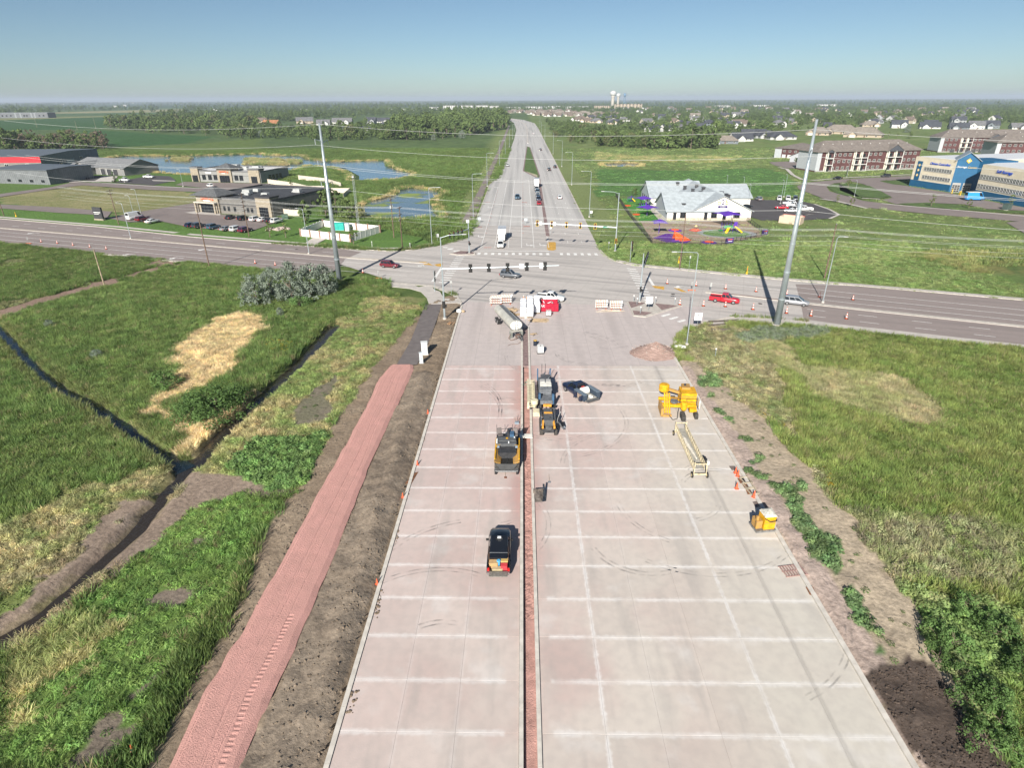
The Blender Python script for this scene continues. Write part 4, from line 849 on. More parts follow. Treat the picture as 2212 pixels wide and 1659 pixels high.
# ================================================================== buildings
GL = glass(); M_FRAME = mat('window_frame', (.62,.62,.6), .5, var=0); M_DFRAME = mat('dark_frame', (.05,.05,.055), .5, var=0)
_wf = {}
def wframe(mt):
    if mt.name not in _wf:
        b_ = MB(); t = .055
        for a in ((-.5,.5,.5-t,.5),(-.5,.5,-.5,-.5+t),(-.5,-.5+t,-.5+t,.5-t),(.5-t,.5,-.5+t,.5-t),(-.03,.03,-.5+t,.5-t)): b_.box(a[0],a[1],-.09,.05,a[2],a[3])
        _wf[mt.name] = b_.mesh('window', mt)
    return _wf[mt.name]
PANE = MB().box(-.42,.42,-.03,.03,-.42,.42).mesh('pane', GL)
def win(parent, x, y, z, w, h, rz=0, fr=None, name='window'):
    o = link(name, wframe(fr or M_FRAME), parent, (x,y,z), rz, (w,1,h)); link('pane', PANE, o); return o
def wall_wins(parent, p0, p1, us, zs, w, h, fr=None):      # windows along a local wall p0->p1 (outside on the right hand)
    d, l = unit(p0, p1); rz = math.atan2(d[1], d[0])
    for z in zs:
        for u in us: p = off(p0, d, u); win(parent, p[0]+d[1]*.04, p[1]-d[0]*.04, z, w, h, rz, fr)
def frame2(p0, p1):
    d, l = unit(p0, p1); return math.atan2(d[1], d[0]), l
def text(s, size, mt, parent, loc, rz, name='sign_lettering', ext=.06, spacing=1.0, shear=0):
    cu = bpy.data.curves.new(name, 'FONT'); cu.body = s; cu.size = size; cu.extrude = ext; cu.align_x = 'CENTER'; cu.align_y = 'CENTER'; cu.space_character = spacing; cu.shear = shear; cu.resolution_u = 3
    tmp = bpy.data.objects.new(name, cu); col.objects.link(tmp); bpy.context.view_layer.update(); me = bpy.data.meshes.new_from_object(tmp.evaluated_get(bpy.context.evaluated_depsgraph_get())); me.materials.clear(); me.materials.append(mt); bpy.data.objects.remove(tmp)
    o = bpy.data.objects.new(name, me); col.objects.link(o); o.parent = parent; o.location = loc; o.rotation_euler = (R(90), 0, rz); return o
def gable(w, d, h, rh, o=.4, axis='x', t=.18):
    """walls (with gable ends) and roof slabs of a w x d block centred at 0; ridge along axis"""
    wl, rf = MB(), MB(); A, B = (w, d) if axis == 'x' else (d, w)
    prof = [(-B/2,-.3),(B/2,-.3),(B/2,h),(0,h+rh),(-B/2,h)]; k = rh/(B/2)
    tmp = MB().xprism(prof, -A/2, A/2); r2 = MB()
    for s in (-1, 1):
        p = [(0,h+rh),(s*(B/2+o),h-k*o),(s*(B/2+o),h-k*o+t),(0,h+rh+t)]; r2.xprism(p if s > 0 else p[::-1], -A/2-o, A/2+o)
    for src, dst in ((tmp, wl), (r2, rf)):
        vs = src.v if axis == 'x' else [(-y, x, z) for x, y, z in src.v]; dst.add(vs, src.f)
    return wl, rf
def hip(w, d, h, rh, o=.5, ridge=None, t=.15):
    A, B = w/2+o, d/2+o; r_ = max(0.05, (w-d)/2 if ridge is None else ridge/2); b_ = MB()
    b_.add([(-A,-B,h),(A,-B,h),(A,B,h),(-A,B,h),(-A,-B,h+t),(A,-B,h+t),(A,B,h+t),(-A,B,h+t),(-r_,0,h+rh),(r_,0,h+rh)],[(3,2,1,0),(0,1,5,4),(1,2,6,5),(2,3,7,6),(3,0,4,7),(4,5,9,8),(5,6,9),(6,7,8,9),(7,4,8)]); return b_
def shift(mb, dx, dy, dz=0): mb.v = [(x+dx,y+dy,z+dz) for x,y,z in mb.v]; return mb
STONE = mat('stone_veneer', (.38,.33,.25), .9, var=.35, scale=2.2, bump=.5, bscale=3, detail=5, c2=(.22,.185,.14))
M_ORANGE = mat('sign_orange', (.75,.11,.02), .5, var=0); M_SIGNW = mat('sign_white', (.8,.8,.8), .5, var=0)
M_ROOFD = mat('roof_dark', (.055,.058,.066), .9, var=.15, scale=.5); M_SHIN = mat('shingle_grey', (.115,.12,.125), .9, var=.2, scale=1.5, bump=.3)
M_HVAC = mat('hvac', (.42,.43,.42), .6, var=.1, scale=1); M_METAL = mat('galvanised', (.40,.44,.47), .38, .75, var=.08, scale=1.5)
def hvac(parent, x, y, z, s=1.):
    o = MB().box(-1.5*s,1.5*s,-.9*s,.9*s,.15,1.5*s).build('roof_unit', M_HVAC, parent, (x,y,z)); MB().add([(-1.5*s,-.9*s,1.0*s),(-1.5*s,.9*s,1.0*s),(-2.4*s,.9*s,.3),(-2.4*s,-.9*s,.3),(-1.5*s,-.9*s,.3),(-1.5*s,.9*s,.3)],[(0,1,2,3),(0,3,4),(1,5,2)]).build('hood', M_HVAC, o); return o
def shop(p0, p1, depth, label, cfg):
    rz, Lx = frame2(p0, p1); t = thing('shop_building', label, 'building', p0, rz); h = cfg['h']; wm = cfg['wall']
    MB().box(0,Lx,0,depth,-.4,h-.55).build('wall', wm, t)
    par = MB()
    for a in ((-.1,Lx+.1,-.1,.35),(-.1,Lx+.1,depth-.35,depth+.1)): par.box(a[0],a[1],a[2],a[3],h-.55,h)
    for a in ((-.1,.35),(Lx-.35,Lx+.1)): par.box(a[0],a[1],.35,depth-.35,h-.55,h)
    par.build('parapet', cfg['par'], t); MB().box(.35,Lx-.35,.35,depth-.35,h-.6,h-.5).build('roof', cfg['roof'], t)
    MB().box(.2,Lx-.2,-.06,.02,h*.56,h*.60).build('wall_band', cfg['par'], t); MB().box(.2,Lx-.2,-.1,.02,-.3,1.0).build('plinth', cfg.get('plinth', wm), t)
    for (u0, u1, hh, dd, hp, ow, oh) in cfg['towers']:
        tw = MB(); tw.box(u0,u1,-.8,dd,-.4,hh).build('stone_tower', STONE, t)
        if hp: shift(hip(u1-u0, dd+.8, hh, hp, 1.4, .4), (u0+u1)/2, (dd-.8)/2).build('tower_roof', M_SHIN, t)
        else: MB().box(u0-.2,u1+.2,-1.0,dd+.2,hh,hh+.55).build('tower_cap', cfg['par'], t)
        c = (u0+u1)/2; e = MB().box(c-ow/2,c+ow/2,-.88,-.8,0,oh).build('entrance', GL, t)
        for k in range(5): MB().box(c-ow/2+k*ow/4-.05,c-ow/2+k*ow/4+.05,-.95,-.86,0,oh).build('mullion', M_DFRAME, e)
        MB().box(c-ow/2-.1,c+ow/2+.1,-.96,-.84,oh,oh+.18).build('lintel', M_DFRAME, e)
    for u, z, w, hh in cfg['wins']: win(t, u, -.06, z, w, hh, 0, M_DFRAME)
    for u, z, w, hh in cfg.get('sidewins', []): win(t, Lx+.05, u, z, w, hh, R(90), M_DFRAME)
    for x, y, s in cfg['units']: hvac(t, x, y, h-.5, s)
    return t, Lx
DK = mat('shop_grey', (.165,.158,.148), .85, var=.08, scale=.8); DK2 = mat('shop_trim', (.05,.05,.055), .8, var=.1)
s1, L1 = shop((-120.9,230.2), (-88.7,218.9), 35, 'dark flat roofed shop with stone towers beside the parking lot', dict(h=6.0, wall=DK, par=DK2, roof=M_ROOFD, plinth=mat('shop_base', (.2,.185,.165), .9),
    towers=[(.2,10.4,6.2,7,3.0,6.6,3.4),(27.6,34,6.5,4,0,3.8,3.2)], wins=[(u,1.9,1.0,1.7) for u in (12.2,14.2,17,23,24.8)], sidewins=[(5+k*2.6,1.7,2.2,2.4) for k in range(5)]+[(22+k*3,1.9,1.8,1.8) for k in range(3)], units=[(13,12,1.1),(15.5,9,.6),(24,9,.9),(29,21,1.0),(12,18,.8)]))
text('DAWGS', 1.35, M_ORANGE, s1, (5.1,-.92,5.2), 0); text('&', 1.2, M_ORANGE, s1, (8.2,-.92,5.0), 0); MB().box(3.6,6.8,-.9,-.82,4.35,4.6).build('sign_panel', M_SIGNW, s1)
MB().box(.5,10.1,-2.6,-.85,3.75,4.15).build('canopy', mat('canopy_trim', (.55,.5,.42), .8), s1)
for x in (.8,9.8): MB().box(x-.3,x+.3,-2.5,-1.9,-.2,3.75).build('canopy_post', STONE, s1)
DK3 = mat('shop2_grey', (.26,.26,.25), .85, var=.08, scale=.8)
s2, L2 = shop((-170.2,323.8), (-131.5,316.2), 26, 'grey shop building with three stone towers by the pond', dict(h=5.6, wall=DK3, par=mat('shop2_trim', (.13,.13,.135), .8), roof=mat('roof_white', (.62,.62,.62), .8, var=.1, scale=.4),
    towers=[(.2,4.6,6.6,3,0,3,3),(15.5,23.5,6.6,6,2.4,5.6,3.2),(33.2,39.2,6.2,4,0,3.2,3)], wins=[(u,2.2,2.1,2.6) for u in (7,10.4,13.6,25.6,28.4)], sidewins=[(8+k*3.2,1.9,2.2,2.4) for k in range(4)], units=[(16,14,1.5),(25,9,1.2),(30,12,1.2),(28,18,.9)]))
text('DAWGS', 1.2, M_ORANGE, s2, (19,-.95,5.1), 0); text('&', 1.1, M_ORANGE, s2, (21.9,-.95,4.9), 0); MB().box(18.2,20.2,-.9,-.82,4.15,4.4).build('sign_panel', M_SIGNW, s2); MB().box(8.2,11.6,-.1,.0,4.25,4.7).build('sign_panel', M_SIGNW, s2)
# low tan fences behind the shops
def fence(pts, h, label, mt, post, step=2.6, name='fence', cap=None):
    t = thing(name, label, 'fence', pts[0]); o0 = pts[0]
    for a, b_ in zip(pts[:-1], pts[1:]):
        d, l = unit(a, b_); n = max(1, round(l/step)); rz = math.atan2(d[1], d[0])
        for k in range(n):
            p = off(a, d, (k+.5)*l/n); block('panel', mt, t, (p[0]-o0[0], p[1]-o0[1], h/2), (l/n-.16, .08, h-.1), rz)
            q = off(a, d, k*l/n); block('post', post, t, (q[0]-o0[0], q[1]-o0[1], h/2+.03), (.2, .2, h+.08), rz)
    return t
TANF = mat('vinyl_tan', (.60,.53,.45), .6, var=.06); WHF = mat('vinyl_white', (.78,.76,.72), .6, var=.05); BRK = mat('brick_pier', (.33,.21,.16), .9, var=.3, scale=4)
fence(gp('B',(640,765),(860,790),(960,820),(1000,830)), 2.2, 'tan fence round the dog yard by the pond', TANF, TANF)
fence(gp('B',(380,800),(600,830),(720,860),(860,860)), 2.2, 'tan fence between the two shop buildings', TANF, TANF)
fence(gp('B',(880,880),(1075,880),(1020,930)), 2.2, 'tan fence of the yard behind the nearer shop', TANF, TANF)
fence(gp('B',(515,1065),(600,1075),(650,1075)), 2.2, 'short tan fence at the corner of the nearer shop', TANF, TANF)
# white walled utility compound
CP = gp('B',(660,1245),(1080,1295),(1330,1215),(850,1165)); cw = thing('compound_wall', 'white walled utility compound with brick piers', 'wall', CP[0])
for (a, b_), n in zip(zip(CP, CP[1:]+CP[:1]), (5,6,5,7)):
    d, l = unit(a, b_); rz = math.atan2(d[1], d[0])
    for k in range(n):
        p = off(a, d, (k+.5)*l/n); block('panel', WHF, cw, (p[0]-CP[0][0], p[1]-CP[0][1], 1.05), (l/n-.3, .12, 2.1), rz)
        q = off(a, d, k*l/n); block('pier' if k == 0 or n == 5 else 'post', BRK if (k == 0 or n == 5) else WHF, cw, (q[0]-CP[0][0], q[1]-CP[0][1], 1.15), (.5, .5, 2.4) if (k == 0 or n == 5) else (.2,.2,2.2), rz)
def cabinet(p, size, c, label, name='utility_cabinet', rz=0, cat='cabinet'):
    t = thing(name, label, cat, p, rz); w, d, h = size; mt = mat('cab_%02d%02d%02d' % tuple(int(q*99) for q in c), c, .5, var=.06)
    MB().box(-w/2,w/2,-d/2,d/2,.1,h).build('cabinet_body', mt, t); MB().box(-w/2-.05,w/2+.05,-d/2-.05,d/2+.05,h,h+.06).build('cap', mt, t); MB().box(-w/2-.1,w/2+.1,-d/2-.1,d/2+.1,-.1,.1).build('base_pad', M_WALK, t)
    for s in (-1, 1): block('door', mt, t, (s*w/4, -d/2-.02, h/2+.05), (w/2-.06, .04, h-.25)); block('handle', M_DFRAME, t, (s*.08, -d/2-.06, h/2), (.04,.05,.18))
    return t
cabinet(g('B',985,1195), (3.4,1.6,2.3), (.03,.42,.36), 'teal equipment cabinet inside the white walled compound', 'teal_cabinet')
cabinet(g('B',1055,1200), (1.3,1.3,2.4), (.5,.58,.62), 'pale cabinet beside the teal cabinet', 'pale_cabinet')
cabinet(g('B',525,1100), (2.0,1.4,1.6), (.07,.12,.085), 'green transformer box beside the nearer shop', 'transformer_box', .3)
cabinet(g('E',2060,1085), (2.6,1.8,2.2), (.07,.10,.09), 'dark green transformer box on the storage lawn', 'transformer_box', .4)
cabinet(g('F',150,1515), (1.0,.8,2.1), (.62,.64,.63), 'tall pale grey signal cabinet beside the new road', 'signal_cabinet', .2)
cabinet(g('F',118,1608), (.55,.4,1.8), (.55,.6,.62), 'slim pale service pedestal beside the signal cabinet', 'service_pedestal', .2)
# lattice mast in the compound
mt_ = thing('lattice_mast', 'slim lattice radio mast behind the white compound', 'mast', g('B',1150,1215)); hgt = 17.5
for k in range(3): a = k*2.094; MB().cyl((.45*math.cos(a),.45*math.sin(a),-.2),(.3*math.cos(a),.3*math.sin(a),hgt),.035,n=5).build('leg', M_METAL, mt_)
br = MB()
for i in range(26):
    z = i*hgt/26
    for k in range(3): a, c = k*2.094, (k+1)*2.094; br.cyl((.4*math.cos(a),.4*math.sin(a),z),(.4*math.cos(c),.4*math.sin(c),z+hgt/26),.018,n=4)
br.build('bracing', M_METAL, mt_); MB().lathe((0,0,hgt-1),[(.02,0),(.35,.1),(.35,.35),(.02,.4)],8).build('dish', M_SIGNW, mt_)
# grey gabled office and warehouses at the side street
GRW = mat('grey_siding', (.21,.205,.2), .8, var=.06); GRR = mat('grey_shingle', (.20,.205,.21), .9, var=.15, scale=1)
rz, _ = frame2(g('A',650,715), g('A',1090,740)); t = thing('gabled_office', 'long grey office with shallow gabled roof by the pond', 'building', (-236,366), rz)
wl, rf = gable(42, 22, 4, 3.8, .6); wl.build('wall', GRW, t); rf.build('roof', GRR, t)
wl, rf = gable(14, 10, 3.8, 3, .5, 'y'); shift(wl, -9, -9).build('porch_wall', GRW, t); shift(rf, -9, -9.5).build('porch_roof', GRR, t)
wl, rf = gable(9, 12, 3.4, 1.8, .6, 'x'); shift(wl, -19, -7).build('wing_wall', mat('tan_siding', (.45,.42,.37), .8), t); shift(rf, -19, -7).build('wing_roof', GRR, t)
for u in (4,9,14): MB().box(u-1.6,u+1.6,-11.12,-11,-.1,3.2).build('garage_door', M_DFRAME, t); MB().box(u-1.9,u-1.65,-11.16,-11,-.1,3.5).build('door_trim', M_FRAME, t)
MB().box(1,18.5,-11.1,-11,3.3,3.9).build('fascia', mat('pale_siding', (.5,.49,.46), .8), t)
wall_wins(t, (-21,-13.2), (-9,-13.2), (2,), (1.7,), 1.6, 1.4)
RIB = mat('ribbed_steel', (.19,.2,.21), .6, .2, var=.08, scale=.5)
def warehouse(c, rz, w, d, h, label, stripe=None, slope=.9, sidewins=0):
    t = thing('warehouse', label, 'building', c, rz)
    MB().xprism([(-d/2,-.3),(d/2,-.3),(d/2,h),(0,h+slope),(-d/2,h)], -w/2, w/2).build('wall', RIB, t)
    rb = MB(); n = int(w/1.2)
    for k in range(n+1): x = -w/2+k*w/n; rb.box(x-.06,x+.06,-d/2-.07,-d/2,-.2,h)
    n = int(d/1.2)
    for k in range(n+1): y = -d/2+k*d/n; rb.box(w/2,w/2+.07,y-.06,y+.06,-.2,h); rb.box(-w/2-.07,-w/2,y-.06,y+.06,-.2,h)
    rb.build('wall_rib', RIB, t)
    r_ = MB()
    for s in (-1, 1): p = [(0,h+slope+.02),(s*(d/2+.5),h-.05),(s*(d/2+.5),h+.2),(0,h+slope+.3)]; r_.xprism(p if s > 0 else p[::-1], -w/2-.4, w/2+.4)
    r_.build('roof', mat('steel_roof', (.16,.18,.2), .5, .3, var=.1), t)
    if stripe: MB().box(-w/2-.1,w/2+.1,-d/2-.12,-d/2-.02,h*.58,h-.15).build('colour_band', stripe, t); MB().box(-w/2-.06,w/2+.06,-d/2-.1,-d/2-.02,-.2,h*.58).build('front_siding', mat('brown_siding', (.2,.185,.17), .8), t)
    return t
rz, _ = frame2((-336.5,405.6), (-287,376.6))
def wh_at(p_corner, rz, w, d): # p_corner: front right corner
    return (p_corner[0]-w/2*math.cos(rz)-d/2*math.sin(rz), p_corner[1]-w/2*math.sin(rz)+d/2*math.cos(rz))
rzw = R(4); t = warehouse(wh_at((-287,376.6), rzw, 80, 60), rzw, 80, 60, 8.0, 'large ribbed grey warehouse with red band and brown front', mat('red_band', (.62,.02,.035), .5, var=.03))
for u in (12, 24, 36): win(t, u-4, -30.2, 2.6, 2.2, 3.0, 0, M_FRAME)
for u in (-12, 10): win(t, 40.15, u, 3.4, 3.2, 3.4, R(90), M_FRAME)
MB().box(40.0,40.2,-6,2,-.2,4.2).build('loading_door', mat('pale_door', (.4,.41,.42), .6), t)
rzw = R(-12); t = warehouse(wh_at((-235.2,310.4), rzw, 34, 26), rzw, 34, 26, 6.8, 'dark ribbed shed with pale gable next to vacant lot', None, .5)
for u in (-8,-1,6,13): win(t, u, -13.1, 1.6, 2.0, 1.2, 0, M_DFRAME)
MB().box(-17.1,-13,-13.2,-13.05,3,6.7).build('upper_siding', mat('tan_siding', (.45,.42,.37), .8), t)
t = thing('distant_school', 'long low grey brick building far off in the fields', 'building', (-1215,1600), .05)
MB().box(-62,58,-15,15,-.5,11).build('wall', mat('far_brick', (.15,.155,.165), .9), t); MB().box(-63,59,-15.5,15.5,11,11.8).build('parapet', mat('far_trim', (.27,.29,.31), .8), t)
for x in (-20,-8,18,26): MB().box(x,x+3,-15.4,-15,-.4,11).build('pale_pier', mat('far_trim', (.27,.29,.31), .8), t)
for x in (-50,-40,-30,2,8,38,48): win(t, x, -15.1, 5, 4, 3, 0, M_DFRAME)
# ------------------------------------------------------------------ daycare
WHT = mat('white_stucco', (.76,.74,.69), .85, var=.04, scale=.5); DCR = mat('pale_shingle', (.36,.40,.425), .9, var=.1, scale=.8, bump=.3); GYW = mat('pale_grey_siding', (.42,.45,.48), .8, var=.05)
dc = thing('daycare_building', 'white daycare with pale grey gabled roofs behind playground', 'building', (49.8,212.5))
for cx, cy_, w, d, rh, ax, nm, wm in ((10.1,9.5,20.2,19,4.8,'x','side_wing',WHT),(18.6,24,20,48,4.8,'y','front_wing',WHT),(10.4,41.5,20,20,4.8,'x','rear_wing',WHT),(28.4,40,21,18,3.8,'x','lot_wing',WHT)):
    wl, rf = gable(w, d, 3.2, rh, .7, ax); z = .0 if nm != 'front_wing' else -.012
    shift(wl, cx, cy_+z).build(nm+'_wall', wm, dc); shift(rf, cx, cy_, .0 if nm != 'front_wing' else .03).build(nm+'_roof', DCR, dc)
for y0, y1, nm in ((0,19,'gable_siding'),(31.5,51.5,'gable_siding')):
    c = (y0+y1)/2; x = -.03 if y0 == 0 else .37
    MB().add([(x,y0,.6),(x,y1,.6),(x,y1,3.1),(x,c,7.85),(x,y0,3.1)],[(4,3,2,1,0)]).build(nm, GYW, dc)
MB().box(-.05,28.7,-.08,.0,-.3,.9).build('stone_base', mat('tan_base', (.55,.47,.37), .9, var=.2, scale=3), dc)
for u, w, h in ((2.6,1.1,2.4),(5.4,2.0,1.9),(13.2,1.1,2.5),(16,2.1,1.9),(19.6,1.1,2.0),(23.8,2.1,2.0)): win(dc, u, -.1, .2+h/2 if w < 1.5 else 1.75, w, h, 0, M_DFRAME)
for y in (36,40,44,48): win(dc, .3, y, 1.8, 1.6, 1.6, R(-90), M_DFRAME)
for x, y, z in ((21,4,7.4),(23,9,6.6),(22,14,7.1),(25,18,5.8),(15,16,6.9),(17,20,7.8),(14,23,6.8),(16.6,28,7.7),(6,3,4.6),(13.5,33,6.6),(12,39,7.3)):
    o = MB().box(-.5,.5,-.45,.45,-.6,.5).build('roof_vent', M_DFRAME, dc, (x,y,z)); MB().box(-.7,.7,-.6,.6,.5,.62).build('vent_cap', M_DFRAME, o)
text('o', 2.3, mat('sign_amber', (.62,.33,.04), .5, var=0), dc, (17.2,-.12,5.9), 0); text('2', 2.3, mat('sign_navy', (.03,.015,.12), .5, var=0), dc, (18.5,-.12,6.0), 0); text('b', 2.3, mat('sign_amber', (.62,.33,.04), .5, var=0), dc, (19.8,-.12,6.0), 0)
MB().box(17,20.2,-.14,-.04,4.15,4.85).build('sign_panel', mat('sign_navy', (.03,.015,.12), .5, var=0), dc); text('KIDS', .62, M_SIGNW, dc, (18.6,-.16,4.5), 0, spacing=1.35)
# ------------------------------------------------------------------ storage building
BLU = mat('storage_blue', (.014,.105,.22), .55, .1, var=.06, scale=.6); BEI = mat('storage_beige', (.60,.545,.43), .6, var=.05, scale=.6); GOLD = mat('sign_gold', (.62,.40,.05), .5, var=0); SIB = mat('sign_blue', (.02,.09,.55), .5, var=0)
P0, T0, T1, T2, Q0, Q1 = (184.4,303), (189.5,281.5), (196.5,277.5), (198.5,272), (190.3,266.5), (192.2,228)
st = thing('storage_building', 'beige and blue self storage building with gabled blue tower', 'building', (190,280)); C0 = (190,280)
def lc(p): return (p[0]-C0[0], p[1]-C0[1])
def face(a, b_, z0, z1, mt, name, out_=.1): # thin cladding sheet on a wall a->b, outside on the right hand
    d, l = unit(a, b_); n = (d[1], -d[0]); q = [lc(off(a, n, out_)), lc(off(b_, n, out_)), lc(off(b_, n, -.05)), lc(off(a, n, -.05))]; return MB().prism(q, z0, z1).build(name, mt, st)
MB().prism([lc(p) for p in (P0,T0,(205,281),(255,296),(250,322))], -.3, 13.2).build('rear_block', BEI, st)
MB().prism([lc(p) for p in (Q0,Q1,(255,226),(262,285),T2)], -.3, 12.9).build('street_block', BEI, st)
MB().prism([lc(p) for p in (T0,T1,T2,(210,274),(210,290),(196,288))], -.3, 13.6).build('tower', BLU, st)
face(P0, T0, -.3, 2.9, BLU, 'blue_base'); face(Q0, Q1, -.3, 3.0, BLU, 'blue_base', .12)
WR = mat('storage_roof', (.66,.68,.70), .6, .1, var=.06)
MB().prism([lc(p) for p in ((185.5,301.5),(190.3,282.5),(204,282),(254,297),(249,320))], 13.2, 13.35).build('roof', WR, st); MB().prism([lc(p) for p in ((191.5,266),(193.4,229),(254,227),(261,284),(199.5,272))], 12.9, 13.05).build('roof', WR, st)
MB().prism([lc(p) for p in ((225,262),(224,240),(258,240),(258,262))], 13.05, 15).build('roof_penthouse', WR, st)
ribm = MB()
for a, b_, n in ((P0,T0,44),(Q0,Q1,76)):
    d, l = unit(a, b_)
    for k in range(n): p = lc(off(off(a, d, (k+.5)*l/n), (d[1],-d[0]), .03)); ribm.obox((*p,3.0),(*p,12.8),.12,.08)
ribm.build('wall_rib', BEI, st)
def band(a, b_, u0, u1, n, z, h):
    d, l = unit(a, b_); rz = math.atan2(d[1], d[0]); w = (u1-u0)/n
    for k in range(n): p = lc(off(off(a, d, u0+(k+.5)*w), (d[1],-d[0]), .12)); win(st, *p, z, w*.96, h, rz)
band(P0, T0, 6.2, 21, 11, 8.3, 1.7); band(P0, T0, 6.2, 21.3, 11, 4.8, 1.7); band(Q0, Q1, .6, 38, 24, 8.3, 1.9); band(Q0, Q1, .6, 38, 24, 4.6, 1.9)
d, l = unit(P0, T0); rzp = math.atan2(d[1], d[0]); pan = lc(off(off(P0, d, 3.2), (d[1],-d[0]), .14)); block('blue_panel', BLU, st, (*pan, 7.2), (2.6,.14,8.2), rzp)
for z in (9.6,7.4,5.2): o = block('diamond', GOLD, st, (*lc(off(off(P0, d, 3.2), (d[1],-d[0]), .24)), z), (1.0,.08,1.0), rzp); o.rotation_euler = (0, R(45), rzp); i2 = block('diamond_centre', M_SIGNW, st, (*lc(off(off(P0, d, 3.2), (d[1],-d[0]), .3)), z), (.45,.06,.45), rzp); i2.rotation_euler = (0, R(45), rzp)
text('Climate Controlled', 1.35, SIB, st, (*lc(off(off(P0, d, 14), (d[1],-d[0]), .2)), 10.9), rzp, shear=.15)
dq, lq = unit(Q0, Q1); rzq = math.atan2(dq[1], dq[0]); text('Self Storage', 1.7, SIB, st, (*lc(off(off(Q0, dq, 12.5), (dq[1],-dq[0]), .2)), 11.1), rzq, shear=.15)
dt, lt = unit(T0, T1); rzt = math.atan2(dt[1], dt[0]); mid = off(T0, dt, lt/2); nt_ = (dt[1],-dt[0])
text('Storage', 1.15, M_SIGNW, st, (*lc(off(off(mid, dt, -1.75), nt_, .15)), 10.6), rzt); text('Center', 1.15, GOLD, st, (*lc(off(off(mid, dt, 2.0), nt_, .15)), 10.5), rzt)
o = block('diamond', GOLD, st, (*lc(off(off(mid, dt, .1), nt_, .15)), 13.2), (1.5,.12,1.5), rzt); o.rotation_euler = (0, R(45), rzt); o = block('diamond_centre', M_SIGNW, st, (*lc(off(off(mid, dt, .1), nt_, .24)), 13.2), (.55,.08,.55), rzt); o.rotation_euler = (0, R(45), rzt)
wl, rf = gable(lt+.1, 12, 13.55, 3.0, .7, 'y'); cm = lc(off(mid, nt_, -5.9))
wl.v = [p for p in wl.v]; o1 = MB(); o1.add([(x,y,max(z,13.5)) for x,y,z in wl.v], wl.f); o1.build('tower_gable', BLU, st, (*cm,0), rzt); rf.build('tower_roof', mat('steel_grey', (.40,.44,.46), .5, .4, var=.05), st, (*cm,0), rzt)
for u in (-1.9,1.9): p = lc(off(off(mid, dt, u), nt_, .1)); o = block('overhead_door', mat('door_grey', (.34,.33,.32), .6), st, (*p,2.0), (3.0,.12,4.0), rzt); [block('pane', GL, st, (*lc(off(off(mid, dt, u+(i-1)*.95), nt_, .18)), .5+k*.75), (.78,.06,.5), rzt) for i in range(3) for k in range(4)]
YLW = mat('bollard_yellow', (.72,.46,.02), .5, var=.06)
for k, (x, y) in enumerate(gp('E',(1597,950),(1658,965),(1668,968))):
    b_ = MB().lathe((0,0,0),[(.16,-.1),(.16,1.7),(.12,1.82),(.02,1.86)],10).build('bollard', YLW, None, (x,y,.15)); tag(b_, 'yellow steel bollard standing alone by the overhead doors' if k == 0 else 'yellow steel bollard of the close pair beside the blue van', 'bollard', 'bollards at the storage doors')
# ------------------------------------------------------------------ apartment blocks
RED = mat('red_siding', (.10,.043,.042), .8, var=.1, scale=.4); BRF = mat('brown_shingle', (.185,.16,.142), .95, var=.12, scale=.6); LGT = mat('pale_panel', (.42,.44,.46), .8, var=.05); BALW = mat('balcony_white', (.72,.71,.68), .7, var=.04)
def apartment(p0, p1, depth, label, stacks, floors=3, fh=3.5, gables=(), end=LGT, garage=False):
    rz, Lx = frame2(p0, p1); t = thing('apartment_block', label, 'apartment block', p0, rz); h = floors*fh
    MB().box(0,Lx,0,depth,-.4,h).build('wall', RED, t); shift(hip(Lx, depth, h, 5.5, 1.0), Lx/2, depth/2).build('roof', BRF, t)
    MB().box(-.06,Lx+.06,-.07,0,-.4,.75).build('stone_base', mat('stone_grey', (.36,.35,.34), .9, var=.2, scale=2), t); MB().box(-.09,2.6,-.09,depth+.05,.75,h-.02).build('end_panel', end, t)
    for g0, g1 in gables:
        wl, rf = gable(g1-g0, 6, .01, (g1-g0)*.30, .6, 'y'); shift(wl, (g0+g1)/2, 2.0, h).build('gable_front', mat('slate_gable', (.07,.075,.09), .8), t); shift(rf, (g0+g1)/2, 2.2, h).build('gable_roof', BRF, t)
    for f in range(floors):
        z = f*fh
        for s0, s1, nb in stacks:
            w = (s1-s0)/nb
            for k in range(nb):
                a = s0+k*w; b_ = block('balcony', BALW, t, (a+w/2,-.85,z+.12 if f else .0), (w-.05,1.7,.24))
                rl = MB(); rl.box(a+.05,a+w-.05,-1.68,-1.62,z+1.1,z+1.17)
                for q in range(9): x = a+.1+q*(w-.2)/8; rl.box(x-.02,x+.02,-1.67,-1.63,z+.2,z+1.1)
                rl.build('railing', M_DFRAME, t); block('patio_door', GL, t, (a+w*.62,-.03,z+1.3), (w*.4,.1,2.1)); block('recess_wall', mat('cream_wall', (.66,.62,.52), .8, var=.04), t, (a+w*.22,-.04,z+1.7), (w*.42,.12,3.0))
                block('balcony_post', BALW, t, (a+.1,-1.6,z+fh/2), (.22,.22,fh)); 
            block('balcony_post', BALW, t, (s1-.1,-1.6,z+fh/2), (.22,.22,fh))
        x = 4.2
        while x < Lx-1.5:
            if not any(s0-1.1 < x < s1+1.1 for s0, s1, _ in stacks): win(t, x, -.06, z+1.9, 1.7, 1.5)
            x += 3.3
    if garage:
        for k in range(5): block('garage_door', M_DFRAME, t, (10+k*5,-.1,1.3), (3,.1,2.4))
    for k in range(10): block('vent_pipe', M_FRAME, t, (6+k*(Lx-12)/9, depth/2-3.4, h+3.6), (.25,.25,.8))
    return t
